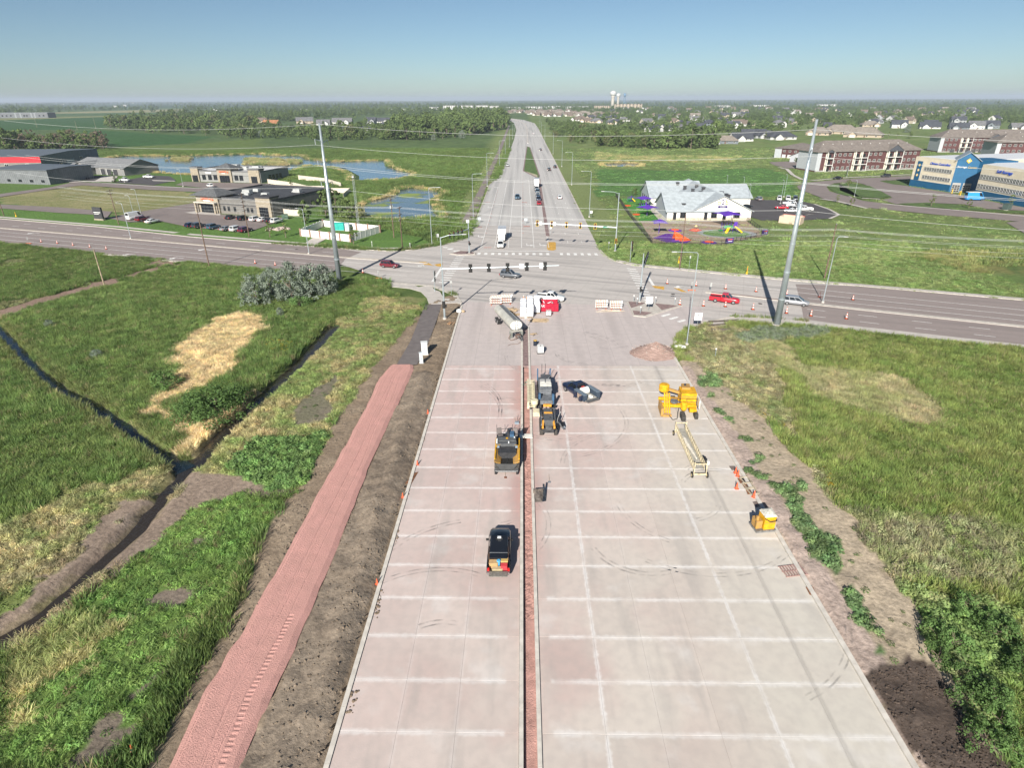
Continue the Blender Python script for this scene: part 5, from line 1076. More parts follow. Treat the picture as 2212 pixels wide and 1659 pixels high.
apartment((165.5,362.2), (231,377), 17, 'red brown three storey apartment block behind the storage lawn', [(5.2,9.4,1),(23,31.5,2),(44.5,54.5,2)], gables=((5,9.6),(44,55)))
apartment((318,498), (420,486), 17, 'red apartment block with garages behind the storage building', [(14,22,2),(34,42,2),(62,70,2)], gables=((33.5,42.5),(48,58)), garage=True)
apartment((318,438), (420,420), 18, 'apartment block with pale end behind the storage roof', [(17,25,2),(44,52,2)], end=LGT)
t = thing('apartment_garage', 'low brown roofed garage building beside the apartment block', 'garage', (178.1,456.7), R(-50)); MB().box(0,22,0,30,-.3,6.2).build('wall', RED, t); shift(hip(22,30,6.2,3.4,.8,.4), 11, 15).build('roof', BRF, t); MB().box(-.06,5,-.06,30,-.2,6.1).build('end_panel', LGT, t)
for u in (7,11,15,19): win(t, u, -.06, 4.6, 1.6, 1.3); block('garage_door', M_FRAME, t, (u,-.06,1.2), (2.6,.1,2.3))
t = thing('entry_pavilion', 'gabled entry pavilion beside the apartment block', 'pavilion', (184,420), R(-50)); wl, rf = gable(14, 12, 3.8, 3.2, .8, 'y'); wl.build('wall', LGT, t); rf.build('roof', BRF, t); block('entry_glazing', GL, t, (0,-6.05,1.6), (6,.1,2.6))
t = thing('utility_shed', 'small tan trash enclosure beside the daycare lot', 'shed', (90.2,207.2), R(-38)); b_ = MB()
for a in ((-3.4,3.4,-2.2,-2.0),(-3.4,3.4,2.0,2.2),(-3.4,-3.2,-2,2),(3.2,3.4,-2,2)): b_.box(*a,-.2,2.3)
b_.build('wall', mat('tan_block', (.55,.44,.34), .85, var=.06), t); MB().box(-3.5,3.5,2.2,2.3,1.9,2.4).build('red_cap', mat('red_trim', (.4,.03,.04), .6), t); MB().box(-2.6,2.6,-1.6,1.6,-.1,1.4).build('trash_bin', mat('bin_cream', (.5,.45,.36), .7), t)
# ================================================================== houses
WALLS = {'white': mat('house_white', (.60,.59,.57), .8, var=.04), 'cream': mat('house_cream', (.44,.39,.31), .8, var=.04), 'grey': mat('house_grey', (.30,.31,.32), .8, var=.04), 'tan': mat('house_tan', (.40,.33,.25), .8, var=.05), 'slate': mat('house_slate', (.15,.17,.19), .8, var=.05), 'pale grey': mat('house_palegrey', (.46,.46,.45), .8, var=.04)}
ROOFS = {'dark': mat('hroof_dark', (.06,.065,.078), .9, var=.15, scale=.5), 'brown': mat('hroof_brown', (.17,.135,.11), .9, var=.15, scale=.5), 'grey': mat('hroof_grey', (.15,.15,.155), .9, var=.15, scale=.5), 'tan': mat('hroof_tan', (.23,.20,.17), .9, var=.12, scale=.5), 'tiled': mat('hroof_tile', (.33,.15,.07), .9, var=.2, scale=.5)}
hcount = 0
def house(p, rz, wall, roof, place, st=1, style='gable', w=17, d=12, group='suburb houses', detail=2, garage=True):
    h = 2.7 if st == 1 else 5.0; wm, rm = WALLS[wall], ROOFS[roof]
    lab = '%s %s house with %s %s roof %s' % (wall, 'single storey' if st == 1 else 'two storey', roof, 'hipped' if style == 'hip' else 'gabled', place)
    ch = random.random() < .35; lab = lab.replace(' house with', (' long' if w > 19.2 else '')+' house with').replace(' roof ', ' roof and chimney ' if ch and len(lab.split()) < 14 else ' roof ', 1)
    t = thing('house', lab, 'house', p, rz, group)
    if style == 'hip': MB().box(-w/2,w/2,-d/2,d/2,-.4,h).build('wall', wm, t); hip(w, d, h, d*.36, .9).build('roof', rm, t)
    else: wl, rf = gable(w, d, h, d*.40, .7); wl.build('wall', wm, t); rf.build('roof', rm, t)
    gw = random.choice((-1, 1)); wl, rf = gable(7.4, 7, h, 2.9, .5, 'y'); shift(wl, gw*w*.24, -d/2-1.8).build('wing_wall', wm, t); shift(rf, gw*w*.24, -d/2-1.9, .03).build('wing_roof', rm, t)
    if garage: block('garage_door', WALLS['white'] if wall != 'white' else WALLS['pale grey'], t, (gw*w*.24,-d/2-5.35,1.15), (4.9,.1,2.3))
    if detail:
        for z in ([1.7] if st == 1 else [1.7,4.5]):
            for u in (-.36,-.14,.12,.36):
                x = u*w
                if abs(x-gw*w*.24) < 4.2: continue
                (win(t, x, -d/2-.06, z, 1.5, 1.5) if detail > 1 else block('window', GL, t, (x,-d/2-.05,z), (1.5,.1,1.5)))
            block('window', GL, t, (-w/2-.05,0,z), (.1,1.6,1.5)); block('window', GL, t, (w/2+.05,0,z), (.1,1.6,1.5))
        if st > 1: block('window', GL, t, (gw*w*.24,-d/2-5.35,4.4), (1.6,.1,1.4))
        block('front_door', mat('door_brown', (.12,.06,.04), .6), t, (-gw*w*.06,-d/2-.05,1.05), (1.1,.1,2.1))
    if ch: block('chimney', wm, t, (-gw*w*.3,1,h+d*.3), (1.0,.9,1.8))
    placed.append((p[0], p[1])); return t
A_ = lambda a, v: R(a+random.uniform(-v, v))
# named front row beside the meadow
for p, a, wl_, rf_, pl, st_, sty, w, d in (
    ((186,604),-12,'slate','tan','at the meadow edge behind tall trees',1,'hip',26,12), ((214,640),10,'white','dark','next to the meadow edge',1,'gable',20,13), ((246,698),-14,'white','dark','with broad white gable at the meadow',1,'gable',24,14),
    ((262,664),4,'pale grey','dark','with wide garage at the meadow',1,'hip',27,14), ((255,690),4,'grey','dark','behind the wide garage house',1,'hip',24,14), ((310,948),20,'white','brown','with steep white gable in mid suburb',2,'gable',20,14), ((288,900),-15,'white','dark','below the steep gable house',2,'gable',16,12),
    ((166,836),30,'white','dark','above the bushes by the curved street',1,'gable',18,12), ((178,955),15,'grey','grey','on the curved street bend',1,'hip',20,13), ((190,862),35,'white','dark','second along the bushes',1,'gable',18,12), ((212,872),35,'white','grey','third along the bushes',1,'gable',17,12), ((236,888),-25,'pale grey','dark','before the brown street',1,'gable',20,13),
    ((304,1150),10,'white','grey','with twin gables up the slope',2,'gable',20,13), ((361,1385),0,'white','tan','near the top of the suburb',2,'gable',20,13), ((345,1010),-10,'tan','brown','beside the brick street',1,'hip',20,14),
    ((521,915),-18,'white','dark','tallest across the lawn',2,'gable',19,13), ((505,960),-10,'tan','tan','beside the tall white house',1,'hip',24,14), ((550,893),-22,'white','dark','long front across the lawn',1,'gable',24,14), ((570,925),-22,'white','dark','behind the long white front',2,'gable',16,12), ((577,875),-20,'slate','dark','dark fronted across the lawn',1,'gable',22,13), ((598,873),-25,'white','grey','with balcony across the lawn',2,'gable',18,13), ((628,888),-15,'slate','dark','with pale trim across the lawn',2,'gable',17,13), ((652,872),-15,'white','grey','by the last tree of the lawn',1,'gable',16,12),
    ((372,768),-35,'tan','tan','upper of the pair by the apartments',1,'hip',38,20), ((364,700),-35,'tan','tan','lower of the pair by the apartments',1,'hip',36,20), ((335,742),-35,'tan','tan','beside the pair by the apartments',1,'hip',24,16), ((392,842),-20,'white','dark','above the brown roofs',2,'gable',14,12)):
    house(p, R(a), wl_, rf_, pl, st_, sty, w, d, 'front row suburb houses')
# houses in the wood across the pond
for p, a, wl_, rf_, pl, st_, w in (((-458,1150),10,'tan','brown','deep in the wood across the pond',2,26),((-379,985),-10,'cream','tiled','in the wood across the pond',2,24),((-380,1140),20,'tan','grey','stone fronted in the wood',2,28),((-300,1090),5,'white','grey','largest on the lawn in the wood',2,32),((-330,1085),5,'white','grey','wing beside the largest white house',1,22),((-262,1130),0,'grey','dark','behind the largest white house',2,18),((-208,790),-8,'white','dark','low among spruces by the pond marsh',1,20),((-190,800),-8,'white','dark','beside the low white house by the marsh',1,14),((-255,1190),3,'white','dark','long and low in the wood clearing',1,34),((-195,950),-30,'pale grey','dark','with one bright gable among poplars',1,22),((-181,1190),0,'white','dark','almost hidden by poplars',1,24)):
    house(p, R(a), wl_, rf_, pl, st_, 'hip' if rf_ == 'brown' else 'gable', w, 14, 'houses in the wood', 1)
# row houses where the highway bends
for k in range(34):
    row = k % 5; x = (-60,-30,35,60,20)[row]+k//5*(26,30,27,27,30)[row]; y = (1980,2140,1670,1560,1800)[row]+random.uniform(-25,25)+x*.25
    house((x+random.uniform(-4,4), y), A_(-30,12), random.choice(('cream','tan','cream','white')), random.choice(('tan','brown')), 'in the rows beyond the highway bend', 1, 'gable', 19, 13, 'row houses beyond the highway bend', 1)
for k in range(12):
    house((95+random.uniform(0,95), 1080+k*34), A_(-20,25), random.choice(('tan','grey','white')), random.choice(('grey','brown','dark')), 'beside the bushy highway bank', 1, 'hip', 22, 14, 'houses beside the highway bank', 1)
# the rest of the suburb
sub = [(200,960),(330,760),(430,860),(470,1010),(700,1000),(1500,2000),(1700,2700),(250,2700),(170,1600)]
a = np.array(sub); n = 0
for _ in range(6000):
    if n >= 84: break
    y = 950+1650*random.random()**1.5; x = random.uniform(150, .78*y)
    if not pip(sub, np.array([x]), np.array([y]))[0] or any(abs(x-q[0]) < 26 and abs(y-q[1]) < 34+y*.012 for q in placed[-260:]): continue
    n += 1; house((x, y), A_(random.choice((0,-20,25,60)), 10), random.choice(('white','tan','grey','cream','pale grey','slate','tan')), random.choice(('dark','grey','brown','tan','dark')), 'among the suburb trees', random.choice((1,2,2)), random.choice(('gable','gable','hip')), random.uniform(16,21), 13, 'suburb houses among trees', 1 if y < 1500 else 0)
# ------------------------------------------------------------------ far town
def slabblock(p, rz, w, d, h, label, wall='white', fl=4, top=None, nx=10):
    t = thing('town_building', label, 'building', p, rz, 'far town buildings'); MB().box(-w/2,w/2,-d/2,d/2,-1,h).build('wall', WALLS[wall], t); MB().box(-w/2-.4,w/2+.4,-d/2-.4,d/2+.4,h,h+.7).build('roof', top or ROOFS['grey'], t)
    for f in range(fl):
        for k in range(nx): block('window', GL, t, (-w/2+(k+.5)*w/nx,-d/2-.1,(f+.55)*h/fl), (w/nx*.5,.2,h/fl*.5))
    return t
for k, (x, y, w, h) in enumerate(((-262,2420,52,17),(-205,2440,48,17),(-150,2450,46,17),(-105,2460,34,15))): slabblock((x,y), .03, w, 18, h, 'white four storey apartment slab far beyond the poplars', nx=8)
for x, y, w, h, c in ((-268,2330,70,8,'white'),(-190,2300,50,6,'white'),(-40,2700,60,8,'white'),(60,2900,90,8,'white'),(150,2950,70,9,'white'),(230,2800,90,9,'white'),(300,2500,60,14,'tan'),(430,2700,110,18,'tan'),(-420,2500,80,6,'white'),(-520,2700,60,7,'pale grey'),(-380,2900,70,7,'white'),(900,3000,60,9,'white'),(1100,3100,80,9,'white'),(-860,2600,30,6,'white'),(-1150,2500,40,7,'white'),(1500,3300,90,9,'white')):
    slabblock((x,y), random.uniform(-.2,.2), w, 30, h, '%s %s storey commercial block %s in the far town' % (c, 'multi' if h > 10 else 'single', 'very long' if w > 85 else 'long' if w > 60 else 'short'), c, 2 if h < 10 else 4, nx=8)
M_TW = mat('tower_white', (.5,.5,.49), .6, var=.05); M_TB = mat('tower_blue', (.12,.22,.34), .6, var=.05)
def wtower(p, h, r_, label, kind):
    t = thing('water_tower', label, 'water tower', p)
    if kind == 'legs':
        for k in range(6): a = k*1.047; MB().cyl((r_*.9*math.cos(a),r_*.9*math.sin(a),-1),(r_*.7*math.cos(a),r_*.7*math.sin(a),h*.72),.5,n=5).build('leg', M_TB, t)
        MB().lathe((0,0,h*.7),[(1,0),(r_,h*.08),(r_,h*.2),(r_*.6,h*.28),(.2,h*.3)],14).build('tank', M_TB, t, smooth=True)
    else:
        MB().lathe((0,0,-1),[(r_*.62,0),(r_*.55,h*.45),(r_*.58,h*.66),(r_*.75,h*.72)],16).build('pedestal', mat('tower_tan', (.5,.46,.4), .7), t, smooth=True)
        MB().lathe((0,0,h*.7),[(r_*.7,0),(r_*1.05,h*.06),(r_*1.1,h*.16),(r_*1.0,h*.24),(r_*.4,h*.3),(.1,h*.3)],18).build('tank', M_TW, t, smooth=True)
    return t
wtower((406,3000), 70, 13, 'tallest white pedestal water tower on the horizon', 'ped'); wtower((487,3400), 63, 10, 'middle white water tower with slim pedestal', 'ped'); wtower((535,3500), 64, 7, 'blue legged water tower on the horizon', 'legs')
for x, y in gp('A',(1125,118),(530,128),(980,150),(1060,140)): slabblock((x*.999,y), .1, 26, 16, 8, 'lone white farm building far out in the fields', 'white', 1, nx=3)
# ------------------------------------------------------------------ tree placements
L_PAL = {'brown':'bare brown tree in the windbreak behind the warehouses','dark':'dark green tree in the windbreak behind the warehouses','oak':'leafy green tree in the windbreak behind the warehouses'}
wood(gp('A',(-60,522),(900,522),(900,480),(-60,480)), 34, ('brown','brown','dark','oak'), (11,15), L_PAL, 'windbreak behind the warehouses', 3.6)
tree('oak', g('A',55,524), 18, 'tall bright green tree at the windbreak end', wide=1.1)
W_ = {'oak':'broad green tree in the wood across the pond','dark':'dark tree in the wood across the pond','poplar':'tall poplar in the wood across the pond','conifer':'dark spruce in the wood across the pond','brown':'brownish tree in the wood across the pond','olivebush':'olive green bushy tree in the wood across the pond'}
wood(gp('A',(880,348),(1300,372),(1830,398),(2212,402),(2212,320),(1500,280),(950,300)), 62, ('oak','oak','dark','olivebush','oak'), (11,18), W_, 'wood across the pond', 7)
wood(gp('B',(0,425),(480,432),(760,442),(1400,446),(1750,432),(1750,360),(900,330),(500,360),(0,340)), 56, ('oak','dark','olivebush','conifer','poplar'), (8,13), W_, 'wood across the pond', 5.5)
PW = {'poplar':'tall poplar in the dense belt beside the highway','dark':'dark tree in the dense belt beside the highway','oak':'round tree in the dense belt beside the highway'}
wood(gp('B',(1300,440),(1750,432),(2000,405),(2212,380),(2212,300),(1500,290))+gp('C',(740,470),(0,565)), 40, ('poplar','poplar','dark','oak'), (14,19), PW, 'poplar belt beside the highway', 6)
wood(gp('C',(0,560),(400,525),(690,470),(715,400),(400,385),(0,400)), 42, ('poplar','poplar','dark','oak'), (15,21), PW, 'poplar belt beside the highway', 6)
for nm, x, y, h, lb in (('B',1785,432,6,'silver grey tree at the foot of the poplar belt'),('B',2025,415,8,'silver grey tree alone beside the highway bank'),('B',320,408,7,'silver grey tree beside the pond wood')): tree('silver', g(nm,x,y), h, lb)
BR = {'olivebush':'olive bushy tree in the belt beside the meadow','oak':'green tree in the belt beside the meadow','dark':'dark tree in the belt beside the meadow','shrub':'low dark shrub in the belt beside the meadow'}
wood(gp('C',(1270,560),(1500,645),(2212,690),(2212,560),(1700,480),(1300,440),(1230,470)), 40, ('olivebush','oak','shrub','oak'), (5,9), BR, 'bushy belt beside the meadow', 5)
wood(gp('D',(0,640),(520,660),(520,600),(0,560)), 18, ('olivebush','olivebush','oak'), (7,10), BR, 'bushy belt beside the meadow', 4.5)
wood(gp('D',(530,668),(860,670),(860,610),(540,600)), 9, ('dark','oak'), (10,14), BR, 'bushy belt beside the meadow', 4)
wood(gp('D',(880,668),(1180,668),(1180,600),(880,600)), 9, ('oak','dark'), (13,19), BR, 'bushy belt beside the meadow', 4)
PK = 'round green tree standing in the open lawn of the suburb'
for x, y, h in ((760,330,13),(800,345,15),(850,352,15),(880,340,12),(1010,320,9),(1170,300,13),(1230,320,12),(700,300,9),(640,290,10),(1380,290,7),(1440,300,9),(1560,300,12),(1620,320,13),(2110,320,11),(2170,330,12),(1900,310,9),(930,280,11),(1080,270,9)): tree(kd_ := random.choice(('oak','dark')), g('E',x,y), h, ('tall ' if h > 12 else 'low ' if h < 10 else 'mid height ')+('dark ' if kd_ == 'dark' else '')+PK, group='trees on the open suburb lawn')
tree('silver', g('E',1215,430), 9, 'silver grey willow beside the suburb pool')
YT = 'young street tree planted along the suburb houses'
for k in range(26):
    x, y = random.choice(((random.uniform(170,280),random.uniform(620,920)),(random.uniform(250,340),random.uniform(700,1000)),(random.uniform(330,420),random.uniform(650,850)))); kd_ = random.choice(('oak','young','dark')); h_ = random.uniform(4,8); tree(kd_, (x,y), h_, ('tall ' if h_ > 6.6 else 'low ' if h_ < 5.2 else 'mid height ')+{'oak':'broad ','young':'light green ','dark':'dark '}[kd_]+YT.replace('young ', ''), group='garden trees in the suburb front')
# trees close to the shops, daycare and storage building
for nm, x, y, h, kd, lb in (('B',700,1140,7.5,'oak','leafy green tree between shop and compound'),('B',870,1075,9,'dark','dark tree behind the white compound'),('B',960,1070,9,'dark','second dark tree behind the white compound'),('B',1060,1110,7,'oak','tree beside the lattice mast'),('B',1130,1110,6,'olivebush','olive bush beside the algae pond'),('B',396,1255,4.4,'young','young tree beside the landscape boulders'),('B',530,1258,4.4,'young','young tree on the lawn before the compound'),('B',1105,1312,5,'young','young tree at the compound corner'),('B',575,830,4.5,'young','young tree in the dog yard'),('A',975,790,5.5,'conifer','small spruce beside the concrete drive'),('E',715,900,4.6,'young','yellow green young tree in the grass island'),('E',1420,1060,4.5,'young','young tree on the storage lawn beside the drive'),('E',1740,1078,3.6,'young','thin young tree behind the blue van'),('E',2090,1060,4.4,'young','thin young tree beside the transformer box'),('E',625,1025,3,'young','sapling beside the curved street'),('E',740,1060,4,'young','sapling at the daycare walk'),('E',1030,785,3.5,'conifer','small spruce before the apartment block'),('E',705,795,3.5,'conifer','small spruce near the parked dark sedan'),('E',265,690,3.5,'young','sapling before the garage building'),('D',380,1120,3,'dark','small dark shrub tree behind the fenced play yard')):
    tree(kd, g(nm,x,y), h, lb)
for nm, x, y, h, w_, lb in (('L',1700,435,6.3,1.0,'silver grey olive tree, outermost of the clump by the steel pole'),('L',1800,380,6.0,1.0,'silver grey olive tree behind the outermost one'),('L',1930,410,7.8,.95,'tallest silver grey olive tree of the clump'),('L',2060,385,7.2,.95,'silver grey olive tree beside the tallest one'),('L',2150,370,6.4,.9,'silver grey olive tree touching the steel pole')):
    tree('silver', g(nm,x,y), h, lb, wide=w_)
def bush(kd, nm, x, y, h, lb, w_=1.): return tree(kd, g(nm,x,y), h, lb, 'bush', 'bush', wide=w_)
bush('lush','L',1440,1160,3.5,'large dense green bush on the dry grass',1.35); bush('lush','L',1280,1190,2.6,'lower green bush joined to the large bush',1.1); bush('dogwood','L',1350,1200,1.6,'pale brown brush before the large bush',1.2)
bush('silver','L',1850,520,1.9,'small silver bush below the olive trees',.9); bush('silver','L',330,590,1.5,'pale bush in the marsh beside the gravel path',1.3); bush('silver','L',640,790,1.4,'pale bush in the middle of the marsh',1.6); bush('dogwood','L',1090,985,2.2,'half dead bush at the dry grass edge',1.1); bush('dogwood','L',1980,450,2.0,'green bush under the tallest olive tree',1.3); bush('dogwood','F',20,460,1.6,'round shrub on the lawn by the algae pond',.8)
for k in range(16):
    x, y = random.choice(gp('N',(1300,1000),(1450,1200),(1600,1100),(1650,1400),(1350,760),(1560,900),(1680,1600),(1250,900),(1480,1350),(1700,1250))); tree('dogwood', (x+random.uniform(-1.5,1.5), y+random.uniform(-1.5,1.5)), random.uniform(.9,1.6), 'leafy dark bush on the slope below the seed head weeds', 'bush', 'bush', 'bushes on the weedy slope', random.uniform(.7,1))
# distant woods as one mass
def pobj(k): return [bpy.data.objects.new('far_tree', c[0]) for c in KIND[k]]
PR = pobj('oak')+pobj('dark')+pobj('poplar')[:1]; HP = 10
def mass(name, X, Y, hs, label):
    n = len(X); s = rng.uniform(*hs, n)/HP; w = s*rng.uniform(1,1.5,n)
    gn_scatter(name, PR, np.stack([X,Y,np.full(n,-.3)],-1), np.stack([w,w,s],-1), np.ones((n,3)), label, tilt=.03)
def samp(n, f, y0, y1, pw, thr, ox, sc=160):
    Y = y0+(y1-y0)*rng.random(n)**pw; X = f(Y); k = fbm(X, Y, sc, 3, ox) > thr; return X[k], Y[k]
HX = np.array([p for p in placed if p[1] > 900]+[(0,0)])
def clear(X, Y, r_=13): return np.array([not (((np.abs(HX[:,0]-x) < r_) & (HX[:,1]-y > -r_) & (HX[:,1]-y < r_*3.2)).any()) for x, y in zip(X, Y)])
X, Y = samp(9500, lambda Y: rng.uniform(120, .95*Y+100, len(Y)), 820, 3200, 1.3, .36, 3, 90); k = clear(X, Y) & (X > 130+(Y-900)*.02) & ~pip([(440,820),(420,1000),(700,1080),(900,1000),(700,800)], X, Y); mass('suburb_trees', X[k], Y[k], (5,11), 'mass of garden trees among the suburb roofs')
X, Y = samp(5200, lambda Y: rng.uniform(-1.0*Y-100, -.05*Y, len(Y)), 1250, 4200, 1.2, .50, 8, 300); k = np.ones(len(X), bool)
for q, c in FIELDS: k &= ~pip(q, X, Y)
mass('far_woods', X[k], Y[k], (10,17), 'broken belts of wood across the farm plain')
X, Y = samp(2600, lambda Y: rng.uniform(-.06*Y, .16*Y, len(Y)), 2300, 5200, 1.1, .45, 4, 200); mass('town_trees', X, Y, (7,12), 'trees between the far town buildings')
X, Y = samp(9000, lambda Y: rng.uniform(-1.0*Y, 1.0*Y, len(Y)), 3000, 14000, .8, .40, 2, 500); mass('horizon_woods', X, Y, (10,18), 'dark line of woods along the horizon')

def fill(name, poly, n, hs, label):
    a = np.array(poly); X = rng.uniform(a[:,0].min(), a[:,0].max(), n); Y = rng.uniform(a[:,1].min(), a[:,1].max(), n); k = pip(poly, X, Y); mass(name, X[k], Y[k], hs, label)
fill('wood_interior', gp('A',(900,338),(1300,360),(1830,385),(2212,392),(2212,290),(1500,240),(950,260)), 600, (8,16), 'dense interior of the wood across the pond')
fill('wood_interior', gp('B',(0,415),(480,420),(760,432),(1400,436),(1740,424),(1740,330),(1250,330),(1200,300),(900,360),(500,360),(480,330),(0,330)), 800, (6,11), 'low dense growth of the pond wood')
fill('wood_interior', gp('B',(0,290),(480,290),(900,250),(1700,250),(2212,240),(2212,190),(1500,190),(700,170),(0,190)), 900, (9,15), 'back of the wood beyond the houses')
fill('wood_interior', gp('C',(0,540),(400,505),(690,455),(720,380),(690,330),(300,330),(0,330)), 600, (11,20), 'dense interior of the poplar belt')
fill('wood_interior', gp('B',(1350,430),(1750,424),(2212,372),(2212,290),(1500,290)), 400, (10,18), 'dense interior beside the poplar belt')
fill('wood_interior', gp('C',(1290,555),(1500,635),(2212,682),(2212,540),(1700,450),(1500,400),(1250,400),(1180,380),(1240,460)), 500, (3,8), 'dense bushes of the belt beside the meadow')
fill('wood_interior', gp('D',(0,640),(540,662),(1190,662),(1180,610),(0,560)), 260, (6,11), 'dense interior of the meadow belt')
fill('wood_interior', gp('A',(-80,518),(890,518),(890,470),(-80,470)), 160, (7,11), 'undergrowth of the windbreak')
# ================================================================== vehicles
def s(x, y, z=0.): return G(x/1.2437, y/1.2437, z)        # point given in full photo pixels
TYRE = mat('tyre', (.018,.018,.019), .85, var=0); RIM = mat('rim', (.42,.43,.44), .35, .8, var=0); HL = mat('headlight', (.75,.77,.78), .15, var=0); TL = mat('tail_light', (.42,.012,.012), .25, var=0); BLKP = mat('black_plastic', (.022,.022,.024), .6, var=0)
COL = dict(black=(.012,.013,.016), white=(.74,.74,.73), silver=(.30,.31,.33), grey=(.11,.12,.135), red=(.46,.012,.025), maroon=(.13,.012,.02), blue=(.022,.05,.12), navy=(.012,.02,.05), tealblue=(.05,.11,.17), darkgrey=(.05,.053,.06), wine=(.09,.01,.035), skyblue=(.03,.27,.62), brown=(.06,.04,.03))
def body_paint(c): return mat('car_'+c, COL[c], .28, .25 if c in ('silver','grey','blue','tealblue','darkgrey') else 0, var=0, coat=.7, spec=.5)
CARS = {}
SPEC = {  # L, W, H, belt z, cabin base (rear, front), cabin top (rear, front) as fractions of L, side windows
 'suv': (4.8,1.92,1.74,1.02,-.465,.20,-.42,.04,3), 'sedan': (4.8,1.84,1.44,.92,-.33,.20,-.22,.03,2), 'minivan': (5.15,2.0,1.76,1.0,-.475,.30,-.44,.08,3),
 'pickup': (5.9,2.02,1.92,1.16,-.12,.24,-.09,.10,2), 'bigsuv': (5.7,2.06,1.92,1.14,-.20,.22,-.19,.08,3), 'van': (5.9,2.05,2.6,1.25,-.49,.36,-.48,.26,1), 'hatch': (4.3,1.8,1.55,.95,-.47,.2,-.36,.04,2)}
def car_parts(kind):
    if kind in CARS: return CARS[kind]
    L_, W_, H_, zb, cr, cf, tr_, tf, ns = SPEC[kind]; w = W_/2; P = []
    def ring(y, f, zl, zh): a = w*f; return [(-a*.9,y,zl),(a*.9,y,zl),(a,y,zl+.16),(a,y,zh-.16),(a*.87,y,zh),(-a*.87,y,zh),(-a,y,zh-.16),(-a,y,zl+.16)]
    hood = zb-.06; bed = kind == 'pickup'; open_ = kind == 'bigsuv'
    stn = [(-.5,.88,.42,zb-.12),(-.485,.96,.34,zb-.02),(-.40,1,.28,zb)] if not (bed or open_) else []
    if bed or open_: stn = [(cr-.012,1,.30,zb)]
    stn += [(0,1,.27,zb),(cf-.05,1,.27,zb),(cf+.10,.99,.28,hood),(.43,.95,.30,hood-.07),(.48,.85,.36,hood-.16),(.5,.72,.44,hood-.28)]
    P.append(('body', MB().loft([ring(y*L_, f, a, b_) for y, f, a, b_ in stn]).mesh('body', None or BLKP, True), 'c'))
    if bed or open_:
        y0, y1 = -.5*L_, (cr-.012)*L_; q = MB(); q.box(-w,-w+.12,y0,y1,.42,zb+.04); q.box(w-.12,w,y0,y1,.42,zb+.04); q.box(-w+.12,w-.12,y0,y1,.42,.62)
        P.append(('cargo_bed', q.mesh('cargo_bed', BLKP), 'c'))
        if bed: P.append(('tailgate', MB().box(-w+.12,w-.12,y0,y0+.1,.62,zb+.02).mesh('tailgate', BLKP), 'c')); P.append(('bed_cover', MB().box(-w+.12,w-.12,y0+.1,y1,zb-.22,zb-.16).mesh('bed_cover', BLKP), BLKP))
        P.append(('bumper', MB().box(-w*.95,w*.95,y0-.16,y0,.42,.66).mesh('bumper', RIM), RIM))
    wb, wt = w*.93, w*.76; bas = [(-wb,cr*L_,zb-.02),(wb,cr*L_,zb-.02),(wb,cf*L_,zb-.02),(-wb,cf*L_,zb-.02)]; top = [(-wt,tr_*L_,H_-.05),(wt,tr_*L_,H_-.05),(wt,tf*L_,H_-.05),(-wt,tf*L_,H_-.05)]
    cap = [(x*.9, y*.96+(.04 if y < 0 else -.02), H_) for x, y, z in top]
    P.append(('cabin', MB().loft([bas, top, cap]).mesh('cabin', BLKP), 'c'))
    def pane(a, b_, c, d, i0, i1, j0, j1, name):
        a, b_, c, d = map(Vector, (a, b_, c, d)); f = lambda u, v: (a*(1-u)+b_*u)*(1-v)+(d*(1-u)+c*u)*v; n = (b_-a).cross(d-a).normalized()*.016
        q = [f(i0,j0)+n, f(i1,j0)+n, f(i1,j1)+n, f(i0,j1)+n]; q2 = [p-n*1.6 for p in q]; P.append((name, MB().loft([q2, q]).mesh(name, GL), GL))
    pane(bas[2],bas[3],top[3],top[2],.06,.94,.05,.94,'windshield')
    if not open_: pane(bas[0],bas[1],top[1],top[0],.08,.92,.25 if kind == 'van' else .1,.92,'rear_window')
    e = [(.04,.32),(.35,.64),(.67,.95)] if ns == 3 else ([(.05,.47),(.52,.95)] if ns == 2 else [(.78,.97)])
    for u0, u1 in e:
        pane(bas[1],bas[2],top[2],top[1],u0,u1,.12,.9,'side_window'); pane(bas[3],bas[0],top[0],top[3],1-u1,1-u0,.12,.9,'side_window')
    r_ = .40 if kind in ('pickup','bigsuv') else .35
    for sx in (-1, 1):
        for yy in (-.29, .31): P.append(('wheel', MB().cyl((sx*(w-.22),yy*L_,r_),(sx*(w+.03),yy*L_,r_),r_,n=14).mesh('wheel', TYRE), TYRE, ('rim', MB().cyl((sx*(w+.0),yy*L_,r_),(sx*(w+.045),yy*L_,r_),r_*.66,r_*.6,n=10).mesh('rim', RIM), RIM)))
        P.append(('headlight', MB().box(sx*w*.52-.2,sx*w*.52+.2,.463*L_,.492*L_,hood-.34,hood-.2).mesh('headlight', HL), HL)); P.append(('tail_light', MB().box(sx*w*.86-.1,sx*w*.86+.1,-.5*L_-.03,-.485*L_,zb-.42,zb-.08).mesh('tail_light', TL), TL))
        P.append(('mirror', MB().box(sx*(w+.0)-.02+min(0,sx*.2),sx*w+.02+max(0,sx*.2),cf*L_-.62,cf*L_-.5,zb,zb+.18).mesh('mirror', BLKP), BLKP))
    P.append(('grille', MB().box(-w*.42,w*.42,.485*L_,.503*L_,.5,hood-.3).mesh('grille', BLKP), BLKP))
    CARS[kind] = P; return P
def car(kind, colour, p, rz, label, cat='car', group=None, name=None):
    t = thing(name or {'pickup':'pickup_truck','van':'van','bigsuv':'utility_wagon'}.get(kind, 'car'), label, cat, (*p, .02), rz, group)
    for q in car_parts(kind):
        o = link(q[0], q[1], t)
        if q[2] == 'c': setmat(o, body_paint(colour))
        if len(q) > 3: link(q[3][0], q[3][1], o)
    return t
